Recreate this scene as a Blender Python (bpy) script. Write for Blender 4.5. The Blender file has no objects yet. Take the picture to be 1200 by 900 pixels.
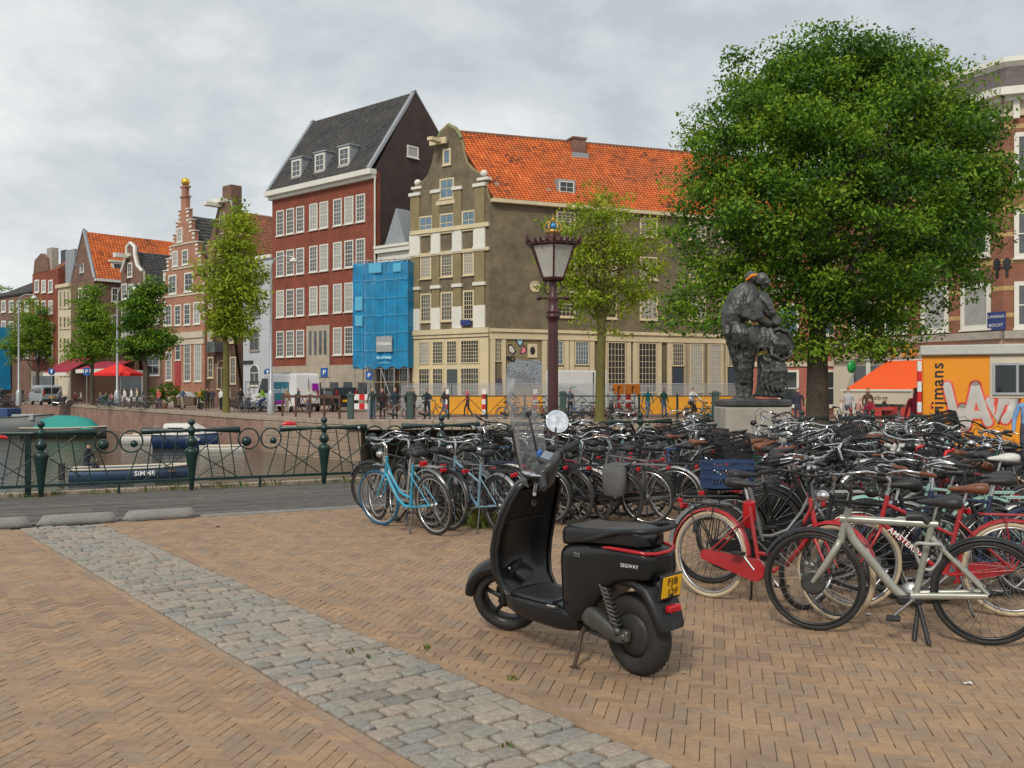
import bpy, math, random
import numpy as np
from mathutils import Vector, Matrix, noise as mnoise
R = math.radians
random.seed(7); rng = np.random.default_rng(7)
SC = bpy.context.scene
COL = SC.collection
PI = math.pi

# ---------------------------------------------------------------- camera, sky, sun, exposure
F = 1150.0; CH = 1.7; HY = 455.0          # focal length in photo pixels, camera height, horizon row
cam_d = bpy.data.cameras.new('camera'); cam = bpy.data.objects.new('camera', cam_d); COL.objects.link(cam)
cam.location = (0, 0, CH); cam.rotation_euler = (R(90), 0, 0)
cam_d.sensor_width = 36; cam_d.lens = 36*F/1200; cam_d.shift_y = 5/1200
cam_d.clip_start = 0.1; cam_d.clip_end = 3000
SC.camera = cam
SUN_EL, SUN_AZ = 42, 200                   # azimuth clockwise from the view axis
world = bpy.data.worlds.new('World'); SC.world = world; world.use_nodes = True
nt = world.node_tree; N = nt.nodes; N.clear()
def nn(t, **k):
    n = N.new(t)
    for a, b in k.items(): setattr(n, a, b)
    return n
o_ = nn('ShaderNodeOutputWorld'); bg = nn('ShaderNodeBackground'); bg.inputs[1].default_value = 0.1
sky = nn('ShaderNodeTexSky'); sky.sky_type = 'NISHITA'; sky.sun_disc = False
sky.sun_elevation = R(SUN_EL); sky.sun_rotation = R(SUN_AZ)
tc = nn('ShaderNodeTexCoord'); mp = nn('ShaderNodeMapping'); mp.inputs['Scale'].default_value = (1.0, 1.0, 1.9)
mp.inputs['Location'].default_value = (.35, .1, .2)
n1 = nn('ShaderNodeTexNoise'); n1.inputs['Scale'].default_value = 3.6; n1.inputs['Detail'].default_value = 10; n1.inputs['Roughness'].default_value = .58
n1.inputs['Distortion'].default_value = .1
rp = nn('ShaderNodeValToRGB'); cr = rp.color_ramp
cr.elements[0].position = .36; cr.elements[0].color = (3.75, 4.1, 4.35, 1)
cr.elements[1].position = .63; cr.elements[1].color = (6.4, 6.42, 6.35, 1)
e = cr.elements.new(.48); e.color = (4.75, 5.0, 5.1, 1)
mx = nn('ShaderNodeMix'); mx.data_type = 'RGBA'; mx.inputs[0].default_value = .95
L = nt.links.new
L(tc.outputs['Generated'], mp.inputs[0]); L(mp.outputs[0], n1.inputs['Vector']); L(n1.outputs['Fac'], rp.inputs[0])
L(sky.outputs[0], mx.inputs[6]); L(rp.outputs[0], mx.inputs[7]); L(mx.outputs[2], bg.inputs[0]); L(bg.outputs[0], o_.inputs[0])
sd = bpy.data.lights.new('sun', 'SUN'); sd.energy = 1.5; sd.angle = R(11); sd.color = (1, .93, .82)
sun = bpy.data.objects.new('sun', sd); COL.objects.link(sun)
_sv = Vector((math.sin(R(SUN_AZ))*math.cos(R(SUN_EL)), math.cos(R(SUN_AZ))*math.cos(R(SUN_EL)), math.sin(R(SUN_EL))))
sun.rotation_euler = _sv.to_track_quat('Z', 'Y').to_euler()
vs = SC.view_settings; vs.view_transform = 'Standard'; vs.look = 'None'; vs.exposure = 0.52; vs.gamma = 1; vs.use_curve_mapping = False
SC.cycles.max_bounces = 6; SC.cycles.diffuse_bounces = 3; SC.cycles.glossy_bounces = 3
SC.cycles.transparent_max_bounces = 12; SC.cycles.transmission_bounces = 4
try:
    SC.cycles.use_denoising = True
except Exception: pass

# ---------------------------------------------------------------- helpers
def X(px, z): return (px-600)*z/F                   # photo column at depth z -> world x
def H(py, z): return CH+(HY-py)*z/F                 # photo row at depth z -> height
class MB:
    def __init__(s): s.v=[]; s.f=[]; s.m=[]; s.s=[]; s.r=[]; s.cr=0.0
    def add(s, vs, fs, mi=0, sm=False, M=None):
        b=len(s.v)
        if M is not None: vs=[tuple(M@Vector(p)) for p in vs]
        s.v.extend(vs); s.f.extend([tuple(b+i for i in f) for f in fs]); n=len(fs)
        s.m.extend([mi]*n); s.s.extend([sm]*n); s.r.extend([s.cr]*n); return s
    def box(s, x0,x1,y0,y1,z0,z1, mi=0, M=None):
        return s.add([(x0,y0,z0),(x1,y0,z0),(x1,y1,z0),(x0,y1,z0),(x0,y0,z1),(x1,y0,z1),(x1,y1,z1),(x0,y1,z1)],
            [(0,3,2,1),(4,5,6,7),(0,1,5,4),(1,2,6,5),(2,3,7,6),(3,0,4,7)], mi, False, M)
    def bbox(s, x0,x1,y0,y1,z0,z1, b=.02, mi=0, M=None):     # box with chamfered edges
        xs=[(x0,x0+b),(x1,x1-b)]; ys=[(y0,y0+b),(y1,y1-b)]; zs=[(z0,z0+b),(z1,z1-b)]
        v=[]; ix={}
        for i in (0,1):
            for j in (0,1):
                for k in (0,1):
                    for ax in range(3):
                        ix[i,j,k,ax]=len(v)
                        v.append((xs[i][0 if ax==0 else 1], ys[j][0 if ax==1 else 1], zs[k][0 if ax==2 else 1]))
        f=[]
        for a in (0,1):
            f.append([ix[a,j,k,0] for j,k in ((0,0),(1,0),(1,1),(0,1))]); f.append([ix[i,a,k,1] for i,k in ((0,0),(1,0),(1,1),(0,1))]); f.append([ix[i,j,a,2] for i,j in ((0,0),(1,0),(1,1),(0,1))])
        for a in (0,1):
            for c in (0,1):
                f.append([ix[a,c,0,0],ix[a,c,1,0],ix[a,c,1,1],ix[a,c,0,1]]); f.append([ix[a,0,c,0],ix[a,1,c,0],ix[a,1,c,2],ix[a,0,c,2]]); f.append([ix[0,a,c,1],ix[1,a,c,1],ix[1,a,c,2],ix[0,a,c,2]])
                for d in (0,1): f.append([ix[a,c,d,0],ix[a,c,d,1],ix[a,c,d,2]])
        return s.add(v,f,mi,False,M)
    def tube(s, pts, r, n=8, mi=0, closed=False, cap=True, M=None, sm=True, flat=1.0):
        P=[Vector(p) for p in pts]; k=len(P)
        rs=[r]*k if not hasattr(r,'__len__') else r
        T=[]
        for i in range(k):
            if closed: t=P[(i+1)%k]-P[i-1]
            else: t=P[min(i+1,k-1)]-P[max(i-1,0)]
            T.append(t.normalized() if t.length>1e-9 else Vector((0,0,1)))
        u=T[0].orthogonal().normalized()
        if abs(T[0].z)<.9: u=(Vector((0,0,1))-T[0]*T[0].z).normalized()
        v=[]
        for i in range(k):
            u=(u-T[i]*u.dot(T[i]))
            u=u.normalized() if u.length>1e-6 else T[i].orthogonal().normalized()
            w=T[i].cross(u)
            for j in range(n):
                a=2*PI*j/n; v.append(tuple(P[i]+u*(math.cos(a)*rs[i]*flat)+w*(math.sin(a)*rs[i])))
        f=[]
        for i in range(k if closed else k-1):
            for j in range(n):
                a=i*n+j; b=i*n+(j+1)%n; c=((i+1)%k)*n+(j+1)%n; d=((i+1)%k)*n+j
                f.append((a,b,c,d))
        s.add(v,f,mi,sm,M)
        if cap and not closed:
            s.add(v[:n],[tuple(range(n-1,-1,-1))],mi,False,M); s.add(v[-n:],[tuple(range(n))],mi,False,M)
        return s
    def lathe(s, prof, n=16, mi=0, M=None, sm=True, cap=True, a0=0.0):
        v=[]; k=len(prof)
        for r,z in prof:
            for j in range(n): a=2*PI*j/n+a0; v.append((r*math.cos(a), r*math.sin(a), z))
        f=[(i*n+j,i*n+(j+1)%n,(i+1)*n+(j+1)%n,(i+1)*n+j) for i in range(k-1) for j in range(n)]
        s.add(v,f,mi,sm,M)
        if cap:
            if prof[0][0]>1e-4: s.add(v[:n],[tuple(range(n-1,-1,-1))],mi,False,M)
            if prof[-1][0]>1e-4: s.add(v[-n:],[tuple(range(n))],mi,False,M)
        return s
    def loft(s, rings, mi=0, sm=True, cap=True, closed=True, M=None):
        n=len(rings[0]); v=[tuple(p) for r in rings for p in r]; f=[]
        for i in range(len(rings)-1):
            for j in range(n if closed else n-1):
                f.append((i*n+j,i*n+(j+1)%n,(i+1)*n+(j+1)%n,(i+1)*n+j))
        s.add(v,f,mi,sm,M)
        if cap: s.add(v[:n],[tuple(range(n-1,-1,-1))],mi,False,M); s.add(v[-n:],[tuple(range(n))],mi,False,M)
        return s
    def prism(s, poly, y0, y1, mi=0, M=None):                # polygon in x,z pulled along y
        n=len(poly); v=[(x,y0,z) for x,z in poly]+[(x,y1,z) for x,z in poly]
        f=[tuple(range(n)),tuple(range(2*n-1,n-1,-1))]+[(i,i+n,(i+1)%n+n,(i+1)%n) for i in range(n)]
        return s.add(v,f,mi,False,M)
    def zprism(s, poly, z0, z1, mi=0):                       # polygon in x,y pulled up
        n=len(poly); v=[(x,y,z0) for x,y in poly]+[(x,y,z1) for x,y in poly]
        f=[tuple(range(n-1,-1,-1)),tuple(range(n,2*n))]+[(i,(i+1)%n,(i+1)%n+n,i+n) for i in range(n)]
        return s.add(v,f,mi)
    def ball(s, c, r, n=12, m=8, mi=0, M=None):
        rx,ry,rz=(r,r,r) if not hasattr(r,'__len__') else r
        rings=[[(c[0]+rx*math.sin(PI*i/m)*math.cos(2*PI*j/n), c[1]+ry*math.sin(PI*i/m)*math.sin(2*PI*j/n), c[2]-rz*math.cos(PI*i/m)) for j in range(n)] for i in range(m+1)]
        rings[0]=[(c[0]+(p[0]-c[0])*.01,c[1]+(p[1]-c[1])*.01,c[2]-rz) for p in rings[1]]; rings[-1]=[(c[0]+(p[0]-c[0])*.01,c[1]+(p[1]-c[1])*.01,c[2]+rz) for p in rings[-2]]
        return s.loft(rings,mi,True,True,True,M)
    def slab(s, a,b,c,d, t, mi=0):                           # thick quad
        A,B,C_,D=[Vector(p) for p in (a,b,c,d)]; nrm=(B-A).cross(D-A).normalized()*t
        v=[tuple(p) for p in (A,B,C_,D,A-nrm,B-nrm,C_-nrm,D-nrm)]
        return s.add(v,[(0,1,2,3),(7,6,5,4),(0,4,5,1),(1,5,6,2),(2,6,7,3),(3,7,4,0)],mi)
    def mesh(s, name, mats=()):
        me=bpy.data.meshes.new(name); me.from_pydata([tuple(p) for p in s.v],[],s.f)
        n=len(me.polygons)
        if n==len(s.f):
            me.polygons.foreach_set('material_index',s.m); me.polygons.foreach_set('use_smooth',s.s)
            at=me.attributes.new('rnd','FLOAT','FACE'); at.data.foreach_set('value',s.r)
        for m in mats: me.materials.append(m)
        me.update(); return me
    def obj(s, name, mats, parent=None, loc=None):
        if not isinstance(mats,(list,tuple)): mats=[mats]
        return link(name, s.mesh(name,mats), parent, loc)
def link(name, me, parent=None, loc=None, mats=None):
    o=bpy.data.objects.new(name, me); COL.objects.link(o)
    if parent is not None: o.parent=parent
    if loc is not None: o.location=loc
    if mats:
        for i,m in enumerate(mats):
            if m is not None and i<len(o.material_slots): o.material_slots[i].link='OBJECT'; o.material_slots[i].material=m
    return o
def tag(o, label=None, cat=None, group=None, kind=None):
    if label: o['label']=label
    if cat: o['category']=cat
    if group: o['group']=group
    if kind: o['kind']=kind
    return o
def thing(name, label, cat, loc=(0,0,0), rz=0, group=None):
    o=bpy.data.objects.new(name,None); COL.objects.link(o); o.location=loc; o.rotation_euler=(0,0,rz); o.empty_display_size=.2
    return tag(o,label,cat,group)
def text(name, body, size, mat, parent, M, ext=.003, align='CENTER', shear=0, bold=0):
    c=bpy.data.curves.new(name,'FONT'); c.body=body; c.size=size; c.extrude=ext; c.align_x=align; c.align_y='CENTER'; c.shear=shear; c.offset=bold
    c.resolution_u=3; c.space_character=1.12
    c.materials.append(mat); q=bpy.data.objects.new(name,c); COL.objects.link(q)
    me=bpy.data.meshes.new_from_object(q.evaluated_get(bpy.context.evaluated_depsgraph_get())); bpy.data.objects.remove(q); me.name=name
    if not me.materials: me.materials.append(mat)
    o=bpy.data.objects.new(name,me); COL.objects.link(o); o.parent=parent; o.matrix_local=M; return o
def TXT(x,y,z, rz=0, rx=90, ry=0):                        # upright text facing local -y
    return Matrix.Translation((x,y,z))@Matrix.Rotation(R(rz),4,'Z')@Matrix.Rotation(R(rx),4,'X')@Matrix.Rotation(R(ry),4,'Z')
def ORD(i): return ['first','second','third','fourth','fifth','sixth','seventh','eighth','ninth','tenth','eleventh','twelfth','thirteenth','fourteenth','fifteenth','sixteenth','seventeenth','eighteenth','nineteenth','twentieth'][i]

# ---------------------------------------------------------------- materials
MATS={}
def mat(name, col, rough=.6, metal=0.0, var=.12, scale=6, bump=0.0, bscale=60, spec=.5, coord='Object', streak=1.0, rnd=None, emit=None, hue=None, dirt=0, alpha=1, trans=0):
    if name in MATS: return MATS[name]
    m=bpy.data.materials.new(name); m.use_nodes=True; t=m.node_tree; b=t.nodes['Principled BSDF']; l=t.links.new
    c=list(col)+[1]
    b.inputs['Roughness'].default_value=rough; b.inputs['Metallic'].default_value=metal; b.inputs['Specular IOR Level'].default_value=spec
    tcn=t.nodes.new('ShaderNodeTexCoord'); src=tcn.outputs['Object']
    if coord=='World': src=t.nodes.new('ShaderNodeNewGeometry').outputs['Position']
    mpn=t.nodes.new('ShaderNodeMapping'); mpn.inputs['Scale'].default_value=(1,1,streak); l(src,mpn.inputs[0])
    last=None
    if rnd:                                                # palette picked per piece by its own value
        a=t.nodes.new('ShaderNodeAttribute'); a.attribute_name='rnd'
        rr=t.nodes.new('ShaderNodeValToRGB'); k=len(rnd); el=rr.color_ramp.elements
        el[0].position=0; el[0].color=list(rnd[0])+[1]; el[1].position=1; el[1].color=list(rnd[-1])+[1]
        for i in range(1,k-1): q=el.new(i/(k-1)); q.color=list(rnd[i])+[1]
        l(a.outputs['Fac'],rr.inputs[0]); last=rr.outputs[0]
    if var>0:
        nz=t.nodes.new('ShaderNodeTexNoise'); nz.inputs['Scale'].default_value=scale; nz.inputs['Detail'].default_value=5; nz.inputs['Roughness'].default_value=.62
        l(mpn.outputs[0],nz.inputs['Vector'])
        mr=t.nodes.new('ShaderNodeMapRange'); mr.inputs[1].default_value=.3; mr.inputs[2].default_value=.7; mr.inputs[3].default_value=1-var; mr.inputs[4].default_value=1+var
        l(nz.outputs['Fac'],mr.inputs[0])
        mu=t.nodes.new('ShaderNodeMix'); mu.data_type='RGBA'; mu.blend_type='MULTIPLY'; mu.inputs[0].default_value=1
        if last is not None: l(last,mu.inputs[6])
        else: mu.inputs[6].default_value=c
        l(mr.outputs[0],mu.inputs[7]); last=mu.outputs[2]
    if dirt>0:
        nz=t.nodes.new('ShaderNodeTexNoise'); nz.inputs['Scale'].default_value=scale*.13; nz.inputs['Detail'].default_value=6; nz.inputs['Roughness'].default_value=.7
        l(mpn.outputs[0],nz.inputs['Vector'])
        mr=t.nodes.new('ShaderNodeMapRange'); mr.inputs[1].default_value=.42; mr.inputs[2].default_value=.62; mr.inputs[3].default_value=0; mr.inputs[4].default_value=dirt
        l(nz.outputs['Fac'],mr.inputs[0])
        mu=t.nodes.new('ShaderNodeMix'); mu.data_type='RGBA'
        l(mr.outputs[0],mu.inputs[0])
        if last is not None: l(last,mu.inputs[6])
        else: mu.inputs[6].default_value=c
        g=sum(col)/3*.55; mu.inputs[7].default_value=(g*1.06,g,g*.94,1) if hue is None else list(hue)+[1]; last=mu.outputs[2]
    if last is not None: l(last,b.inputs['Base Color'])
    else: b.inputs['Base Color'].default_value=c
    if bump>0:
        nb=t.nodes.new('ShaderNodeTexNoise'); nb.inputs['Scale'].default_value=bscale; nb.inputs['Detail'].default_value=4
        l(mpn.outputs[0],nb.inputs['Vector'])
        bp=t.nodes.new('ShaderNodeBump'); bp.inputs['Strength'].default_value=bump; bp.inputs['Distance'].default_value=.02
        l(nb.outputs['Fac'],bp.inputs['Height']); l(bp.outputs[0],b.inputs['Normal'])
    if emit: b.inputs['Emission Color'].default_value=list(emit)+[1]; b.inputs['Emission Strength'].default_value=1
    b.inputs['Alpha'].default_value=alpha; b.inputs['Transmission Weight'].default_value=trans
    MATS[name]=m; return m
def brickmat(name, c1, c2, mortar, sc=1.0, var=.2, dirt=.35, rough=.85):
    m=mat(name, c1, rough, var=var, scale=2.2, dirt=0, bump=0)
    t=m.node_tree; l=t.links.new; b=t.nodes['Principled BSDF']
    tcn=t.nodes.new('ShaderNodeTexCoord'); sp=t.nodes.new('ShaderNodeSeparateXYZ'); l(tcn.outputs['Object'],sp.inputs[0])
    ad=t.nodes.new('ShaderNodeMath'); l(sp.outputs[0],ad.inputs[0]); l(sp.outputs[1],ad.inputs[1])
    cb=t.nodes.new('ShaderNodeCombineXYZ'); l(ad.outputs[0],cb.inputs[0]); l(sp.outputs[2],cb.inputs[1])
    bk=t.nodes.new('ShaderNodeTexBrick'); bk.inputs['Color1'].default_value=list(c1)+[1]; bk.inputs['Color2'].default_value=list(c2)+[1]; bk.inputs['Mortar'].default_value=list(mortar)+[1]
    bk.inputs['Scale'].default_value=1; bk.inputs['Brick Width'].default_value=.21*sc; bk.inputs['Row Height'].default_value=.065*sc; bk.inputs['Mortar Size'].default_value=.008*sc; bk.inputs['Bias'].default_value=0
    l(cb.outputs[0],bk.inputs['Vector'])
    nz=t.nodes.new('ShaderNodeTexNoise'); nz.inputs['Scale'].default_value=.8; nz.inputs['Detail'].default_value=10; nz.inputs['Roughness'].default_value=.7; l(tcn.outputs['Object'],nz.inputs['Vector'])
    mr=t.nodes.new('ShaderNodeMapRange'); mr.inputs[1].default_value=.35; mr.inputs[2].default_value=.7; mr.inputs[3].default_value=1-dirt; mr.inputs[4].default_value=1+var
    l(nz.outputs['Fac'],mr.inputs[0])
    mu=t.nodes.new('ShaderNodeMix'); mu.data_type='RGBA'; mu.blend_type='MULTIPLY'; mu.inputs[0].default_value=1
    l(bk.outputs[0],mu.inputs[6]); l(mr.outputs[0],mu.inputs[7]); l(mu.outputs[2],b.inputs['Base Color'])
    return m
def glassmat(name, col, rough=.03, var=.3):
    m=mat(name,col,rough,var=var,scale=1.7,spec=.6,bump=.16,bscale=2.2); return m
G_DARK=glassmat('window_glass_dark',(.035,.042,.045)); G_MID=glassmat('window_glass_mid',(.09,.10,.105)); G_CURT=glassmat('window_glass_curtained',(.34,.34,.32),.15,.15); G_BLUE=glassmat('window_glass_blue',(.12,.20,.27))
GL=[G_DARK,G_DARK,G_MID,G_MID,G_CURT]
CREAM=mat('cream_paint',(.66,.55,.34),.5,var=.10,scale=1.5,dirt=.25); WHITE=mat('white_paint',(.72,.70,.62),.45,var=.06,scale=2,dirt=.15)
STONE=mat('grey_stone',(.36,.33,.28),.8,var=.2,scale=2.5,bump=.2,bscale=12); BLACKM=mat('black_paint',(.012,.013,.014),.35,var=.2); DGREEN=mat('dark_green_paint',(.008,.030,.026),.33,var=.25,scale=7,bump=.08,bscale=30)
RUB=mat('tyre_rubber',(.022,.021,.020),.75,var=.3,scale=10,dirt=.3,hue=(.07,.055,.04)); CHR=mat('chrome',(.62,.62,.62),.22,1.0,var=.15,scale=20); ALU=mat('dull_aluminium',(.42,.42,.42),.4,.9,var=.2,scale=15)
BLKP=mat('black_plastic',(.02,.02,.021),.5,var=.2,scale=12); REDL=mat('red_lens',(.42,.012,.02),.15,var=.1); SKIN=mat('skin',(.50,.29,.20),.55,var=.1)
STEELD=mat('dark_steel',(.10,.10,.10),.45,.8,var=.25,scale=12); GALV=mat('galvanised_steel',(.40,.42,.43),.45,.5,var=.15)
# ================================================================ SETTING
UX=Vector((.886,.463)); VX=Vector((-.463,.886))             # along / across the near bridge
def W(u,v,z=0.0): return (u*UX.x+v*VX.x, u*UX.y+v*VX.y, z)
URZ=math.atan2(.463,.886)
SAND=mat('joint_sand',(.165,.125,.088),.95,var=.3,scale=14,coord='World')
BRICKP=mat('paving_brick',(.4,.24,.14),.82,var=.16,scale=22,coord='World',bump=.25,bscale=90,dirt=.5,hue=(.19,.145,.108),
    rnd=[(.22,.15,.10),(.30,.19,.113),(.335,.212,.122),(.375,.24,.14),(.30,.21,.143),(.39,.243,.126)])
COBM=mat('granite_cobble',(.3,.28,.25),.72,var=.25,scale=30,coord='World',bump=.5,bscale=70,dirt=.3,hue=(.22,.195,.155),
    rnd=[(.20,.185,.16),(.32,.28,.225),(.27,.255,.225),(.36,.305,.24),(.23,.228,.21),(.34,.27,.215),(.30,.275,.24)])
KERBM=mat('concrete_kerb',(.24,.235,.215),.88,var=.25,scale=9,bump=.5,bscale=50,dirt=.5)
PLANKM=mat('weathered_plank',(.16,.145,.125),.85,var=.3,scale=5,streak=1,bump=.3,bscale=25,rnd=[(.07,.062,.055),(.11,.098,.085),(.09,.083,.076),(.135,.12,.105)],coord='World')
STREETM=mat('street_brick',(.29,.20,.155),.88,var=.2,scale=1.6,coord='World',bump=.1,bscale=9,dirt=.3)
QUAYM=brickmat('quay_brick',(.36,.20,.145),(.29,.155,.115),(.30,.23,.19),1.6,.2,.35)
QSTONE=mat('quay_stone',(.36,.27,.20),.85,var=.3,scale=1.5,bump=.2,bscale=8,dirt=.5,hue=(.16,.13,.10))
COPING=mat('coping_stone',(.36,.29,.22),.85,var=.25,scale=2.5,bump=.2,bscale=10)

def struct(o): return tag(o,kind='structure')
plaza=struct(MB().add([W(-60,-40,-.0105),W(60,-40,-.0105),W(60,13.45,-.0105),W(-60,13.45,-.0105)],[(0,1,2,3)]).obj('pavement',SAND))
# --- cobble strip frame
SD=Vector((-.5976,.8018)); SN=Vector((.8018,.5976)); NL,NR=2.30,3.22
def clip(poly, a, b, c):                                      # keep a*x+b*y<=c
    out=[]
    for i in range(len(poly)):
        p,q=poly[i],poly[(i+1)%len(poly)]; dp=a*p[0]+b*p[1]-c; dq=a*q[0]+b*q[1]-c
        if dp<=0: out.append(p)
        if dp*dq<0: t=dp/(dp-dq); out.append((p[0]+(q[0]-p[0])*t,p[1]+(q[1]-p[1])*t))
    return out
BW=.070; GAP=.0029; CHF=.0028
ba=R(90-11.5); bx=(math.cos(ba),math.sin(ba)); by=(-bx[1],bx[0])
def bpoly(cx,cy,hl,hw,dx,dy):                                 # rectangle, long axis (dx,dy)
    return [(cx+dx*a*hl-dy*b*hw, cy+dy*a*hl+dx*b*hw) for a,b in ((-1,-1),(1,-1),(1,1),(-1,1))]
def brick_into(mb, poly, z=0.0, tilt=(0,0), dep=.011):
    n=len(poly); cx=sum(p[0] for p in poly)/n; cy=sum(p[1] for p in poly)/n
    top=[]
    for p in poly:
        d=math.hypot(p[0]-cx,p[1]-cy); k=max(0,1-CHF*1.3/max(d,.01))
        x=cx+(p[0]-cx)*k; y=cy+(p[1]-cy)*k; top.append((x,y,z+tilt[0]*(x-cx)+tilt[1]*(y-cy)))
    mid=[(p[0],p[1],z-.005) for p in poly]; low=[(p[0],p[1],-dep) for p in poly]
    f=[tuple(range(n))]+[(n+i,n+(i+1)%n,(i+1)%n,i) for i in range(n)]+[(2*n+i,2*n+(i+1)%n,n+(i+1)%n,n+i) for i in range(n)]
    mb.add(top+mid+low,f)
cands=[]
K=int(16/BW)
for b in range(-K,K):
    a0=b%6
    for k in range(-K//6-1,K//6+1):
        a=a0+6*k
        for hor in (0,1):
            if hor: gx,gy=(a+1.5)*BW,(b+.5)*BW; ax=bx
            else: gx,gy=(b+.5)*BW,(((b+1)%6)+6*k+1.5)*BW; ax=by
            x=gx*bx[0]+gy*by[0]; y=gx*bx[1]+gy*by[1]+8
            if y<3.4 or abs(x)>.56*y+.9: continue
            vv=x*VX.x+y*VX.y
            if vv>13.5: continue
            n_=x*SN.x+y*SN.y
            if NL+.02<n_<NR-.02: continue
            cands.append((y+.15*abs(x),x,y,ax))
cands.sort(key=lambda c:c[0])
bvar=[]
for i in range(14):
    mb=MB(); mb.cr=(i+.5)/14; brick_into(mb,bpoly(0,0,1.5*BW-GAP/2,BW/2-GAP/2,1,0)); bvar.append(mb.mesh('brick',[BRICKP]))
rest=MB(); nb=0
def patch(x,y): return mnoise.noise(Vector((x*.55,y*.55,3.3)))
for _,x,y,ax in cands:
    n_=x*SN.x+y*SN.y; vv=x*VX.x+y*VX.y
    edge=(NL-.40<n_<NR+.40) or vv>13.2
    r_=min(1,max(0,.5+.36*random.uniform(-1,1)+.34*patch(x,y)))
    dz=random.uniform(-.0022,.0012); tl=(random.uniform(-.012,.012),random.uniform(-.012,.012))
    infr=abs(X(600,1)+x)<.53*y and y>4.3
    if not edge and infr and nb<300:
        o=link('brick',bvar[int(r_*13.99)],plaza,(x,y,dz)); o.rotation_euler=(tl[0],tl[1],math.atan2(ax[1],ax[0])); nb+=1
    else:
        p=bpoly(x,y,1.5*BW-GAP/2,BW/2-GAP/2,ax[0],ax[1])
        if edge:
            if n_<(NL+NR)/2: p=clip(p,SN.x,SN.y,NL-.083)
            else: p=clip(p,-SN.x,-SN.y,-(NR+.083))
            p=clip(p,VX.x,VX.y,13.40) if len(p)>2 else p
            if len(p)<3: continue
        rest.cr=r_; brick_into(rest,p,dz,tl)
# border courses beside the cobbles
for nn_ in (NL-.042,NR+.042):
    t=2.2
    while t<13.0:
        c=SD*(t+.1)+SN*nn_; 
        if c.x*VX.x+c.y*VX.y<13.25:
            rest.cr=min(1,max(0,.5+.4*random.uniform(-1,1))); brick_into(rest,bpoly(c.x,c.y,.1-GAP/2,.038,SD.x,SD.y),random.uniform(-.002,.002))
        t+=.2
tag(rest.obj('brick_field',BRICKP,plaza),kind='stuff')
# cobbles
cob=struct(MB().add([tuple(SD*2+SN*NL)+(-.008,),tuple(SD*2+SN*NR)+(-.010,),tuple(SD*13.1+SN*NR)+(-.010,),tuple(SD*13.1+SN*NL)+(-.010,)],[(0,1,2,3)]).obj('cobble_path',SAND))
def cobble(mb, cx,cy,hl,hw, dx,dy, h, seed):
    rr=random.Random(seed); rings=[]; n=14
    offs=[rr.uniform(.91,1.05) for _ in range(n)]
    for k,(sc,z) in enumerate(((1.0,-.02),(1.0,-.001),(.95,.006),(.80,.0085))):
        ring=[]
        for j in range(n):
            a=2*PI*(j+.5)/n; c,s=math.cos(a),math.sin(a); e=2/8.0
            x=math.copysign(abs(c)**e,c)*hl*sc*offs[j]; y=math.copysign(abs(s)**e,s)*hw*sc*offs[(j*3)%n]
            zz=z+h+(rr.uniform(-.0025,.0025) if k>1 else 0)
            ring.append((cx+dx*x-dy*y, cy+dy*x+dx*y, zz))
        rings.append(ring)
    mb.loft(rings,0,True,False); top=rings[-1]; c=(cx,cy,top[0][2]+.002)
    mb.add(top+[c],[(j,(j+1)%n,n) for j in range(n)],0,True)
cobs=[]; t=2.3; row=0
while t<12.95:
    dep=random.uniform(.115,.15); n_=NL+.003
    first=True
    while n_<NR-.04:
        ln=random.uniform(.15,.235)*(0.55 if first and row%2 else 1); first=False
        if n_+ln>NR-.07: ln=NR-n_-.003
        c=SD*(t+dep/2)+SN*(n_+ln/2); cobs.append((c.y,c.x,c.y,ln/2-.0055,dep/2-.0055)); n_+=ln
    t+=dep; row+=1
cobs=[c for c in cobs if c[1]*VX.x+c[2]*VX.y<13.25]
cobs.sort(); nc=0; crest=MB()
vis=[c for c in cobs if c[2]>4.3 and abs(c[1])<.53*c[2]][:300]; visset=set(vis)
for c in cobs:
    h=random.uniform(-.006,.008); rot=random.uniform(-.09,.09); d=(SN.x*math.cos(rot)-SN.y*math.sin(rot), SN.y*math.cos(rot)+SN.x*math.sin(rot))
    if c in visset:
        mb=MB(); mb.cr=random.random(); cobble(mb,0,0,c[3],c[4],d[0],d[1],h,random.random()); mb.obj('cobble',COBM,cob,(c[1],c[2],0))
    else: crest.cr=random.random(); cobble(crest,c[1],c[2],c[3],c[4],d[0],d[1],h,random.random())
tag(crest.obj('cobble_field',COBM,cob),kind='stuff')
# kerb blocks at the deck edge
def kerbblock(u0,u1,label):
    mb=MB(); k=(u1-u0)/2; rings=[]
    for i in range(13):
        s=-1+i/6; e=max(.03,(1-abs(s)**22))**.5
        rings.append([(s*k, .13*e*c, max(0,.125*e*h)) for c,h in ((-1,0),(-.95,.45),(-.72,.82),(-.3,1),(.3,1),(.72,.82),(.95,.45),(1,0))])
    mb.loft(rings,0,True,True); o=mb.obj('kerb_block',KERBM); o.location=W((u0+u1)/2,13.46,0); o.rotation_euler=(0,0,URZ)
    tag(o,label,'kerb block','kerb blocks along the deck edge')
def uof(px,v):                                               # position along the bridge where a photo column meets line v
    k=(px-600)/F; return (k*v*VX.y-v*VX.x)/(UX.x-k*UX.y)
kerbblock(uof(-60,13.4),uof(38,13.4),'rounded concrete kerb block cut off at the picture edge')
kerbblock(uof(43,13.4),uof(140,13.4),'rounded concrete kerb block at the head of the cobble strip')
kerbblock(uof(144,13.4),uof(232,13.4),'rounded concrete kerb block, last before the flat stone edging')
mb=MB(); ue=uof(232,13.4)+.05
while ue<20:
    mb.cr=random.random(); mb.bbox(ue,ue+1.15,13.38,13.58,-.1,.012,.006,0); ue+=1.16
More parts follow.
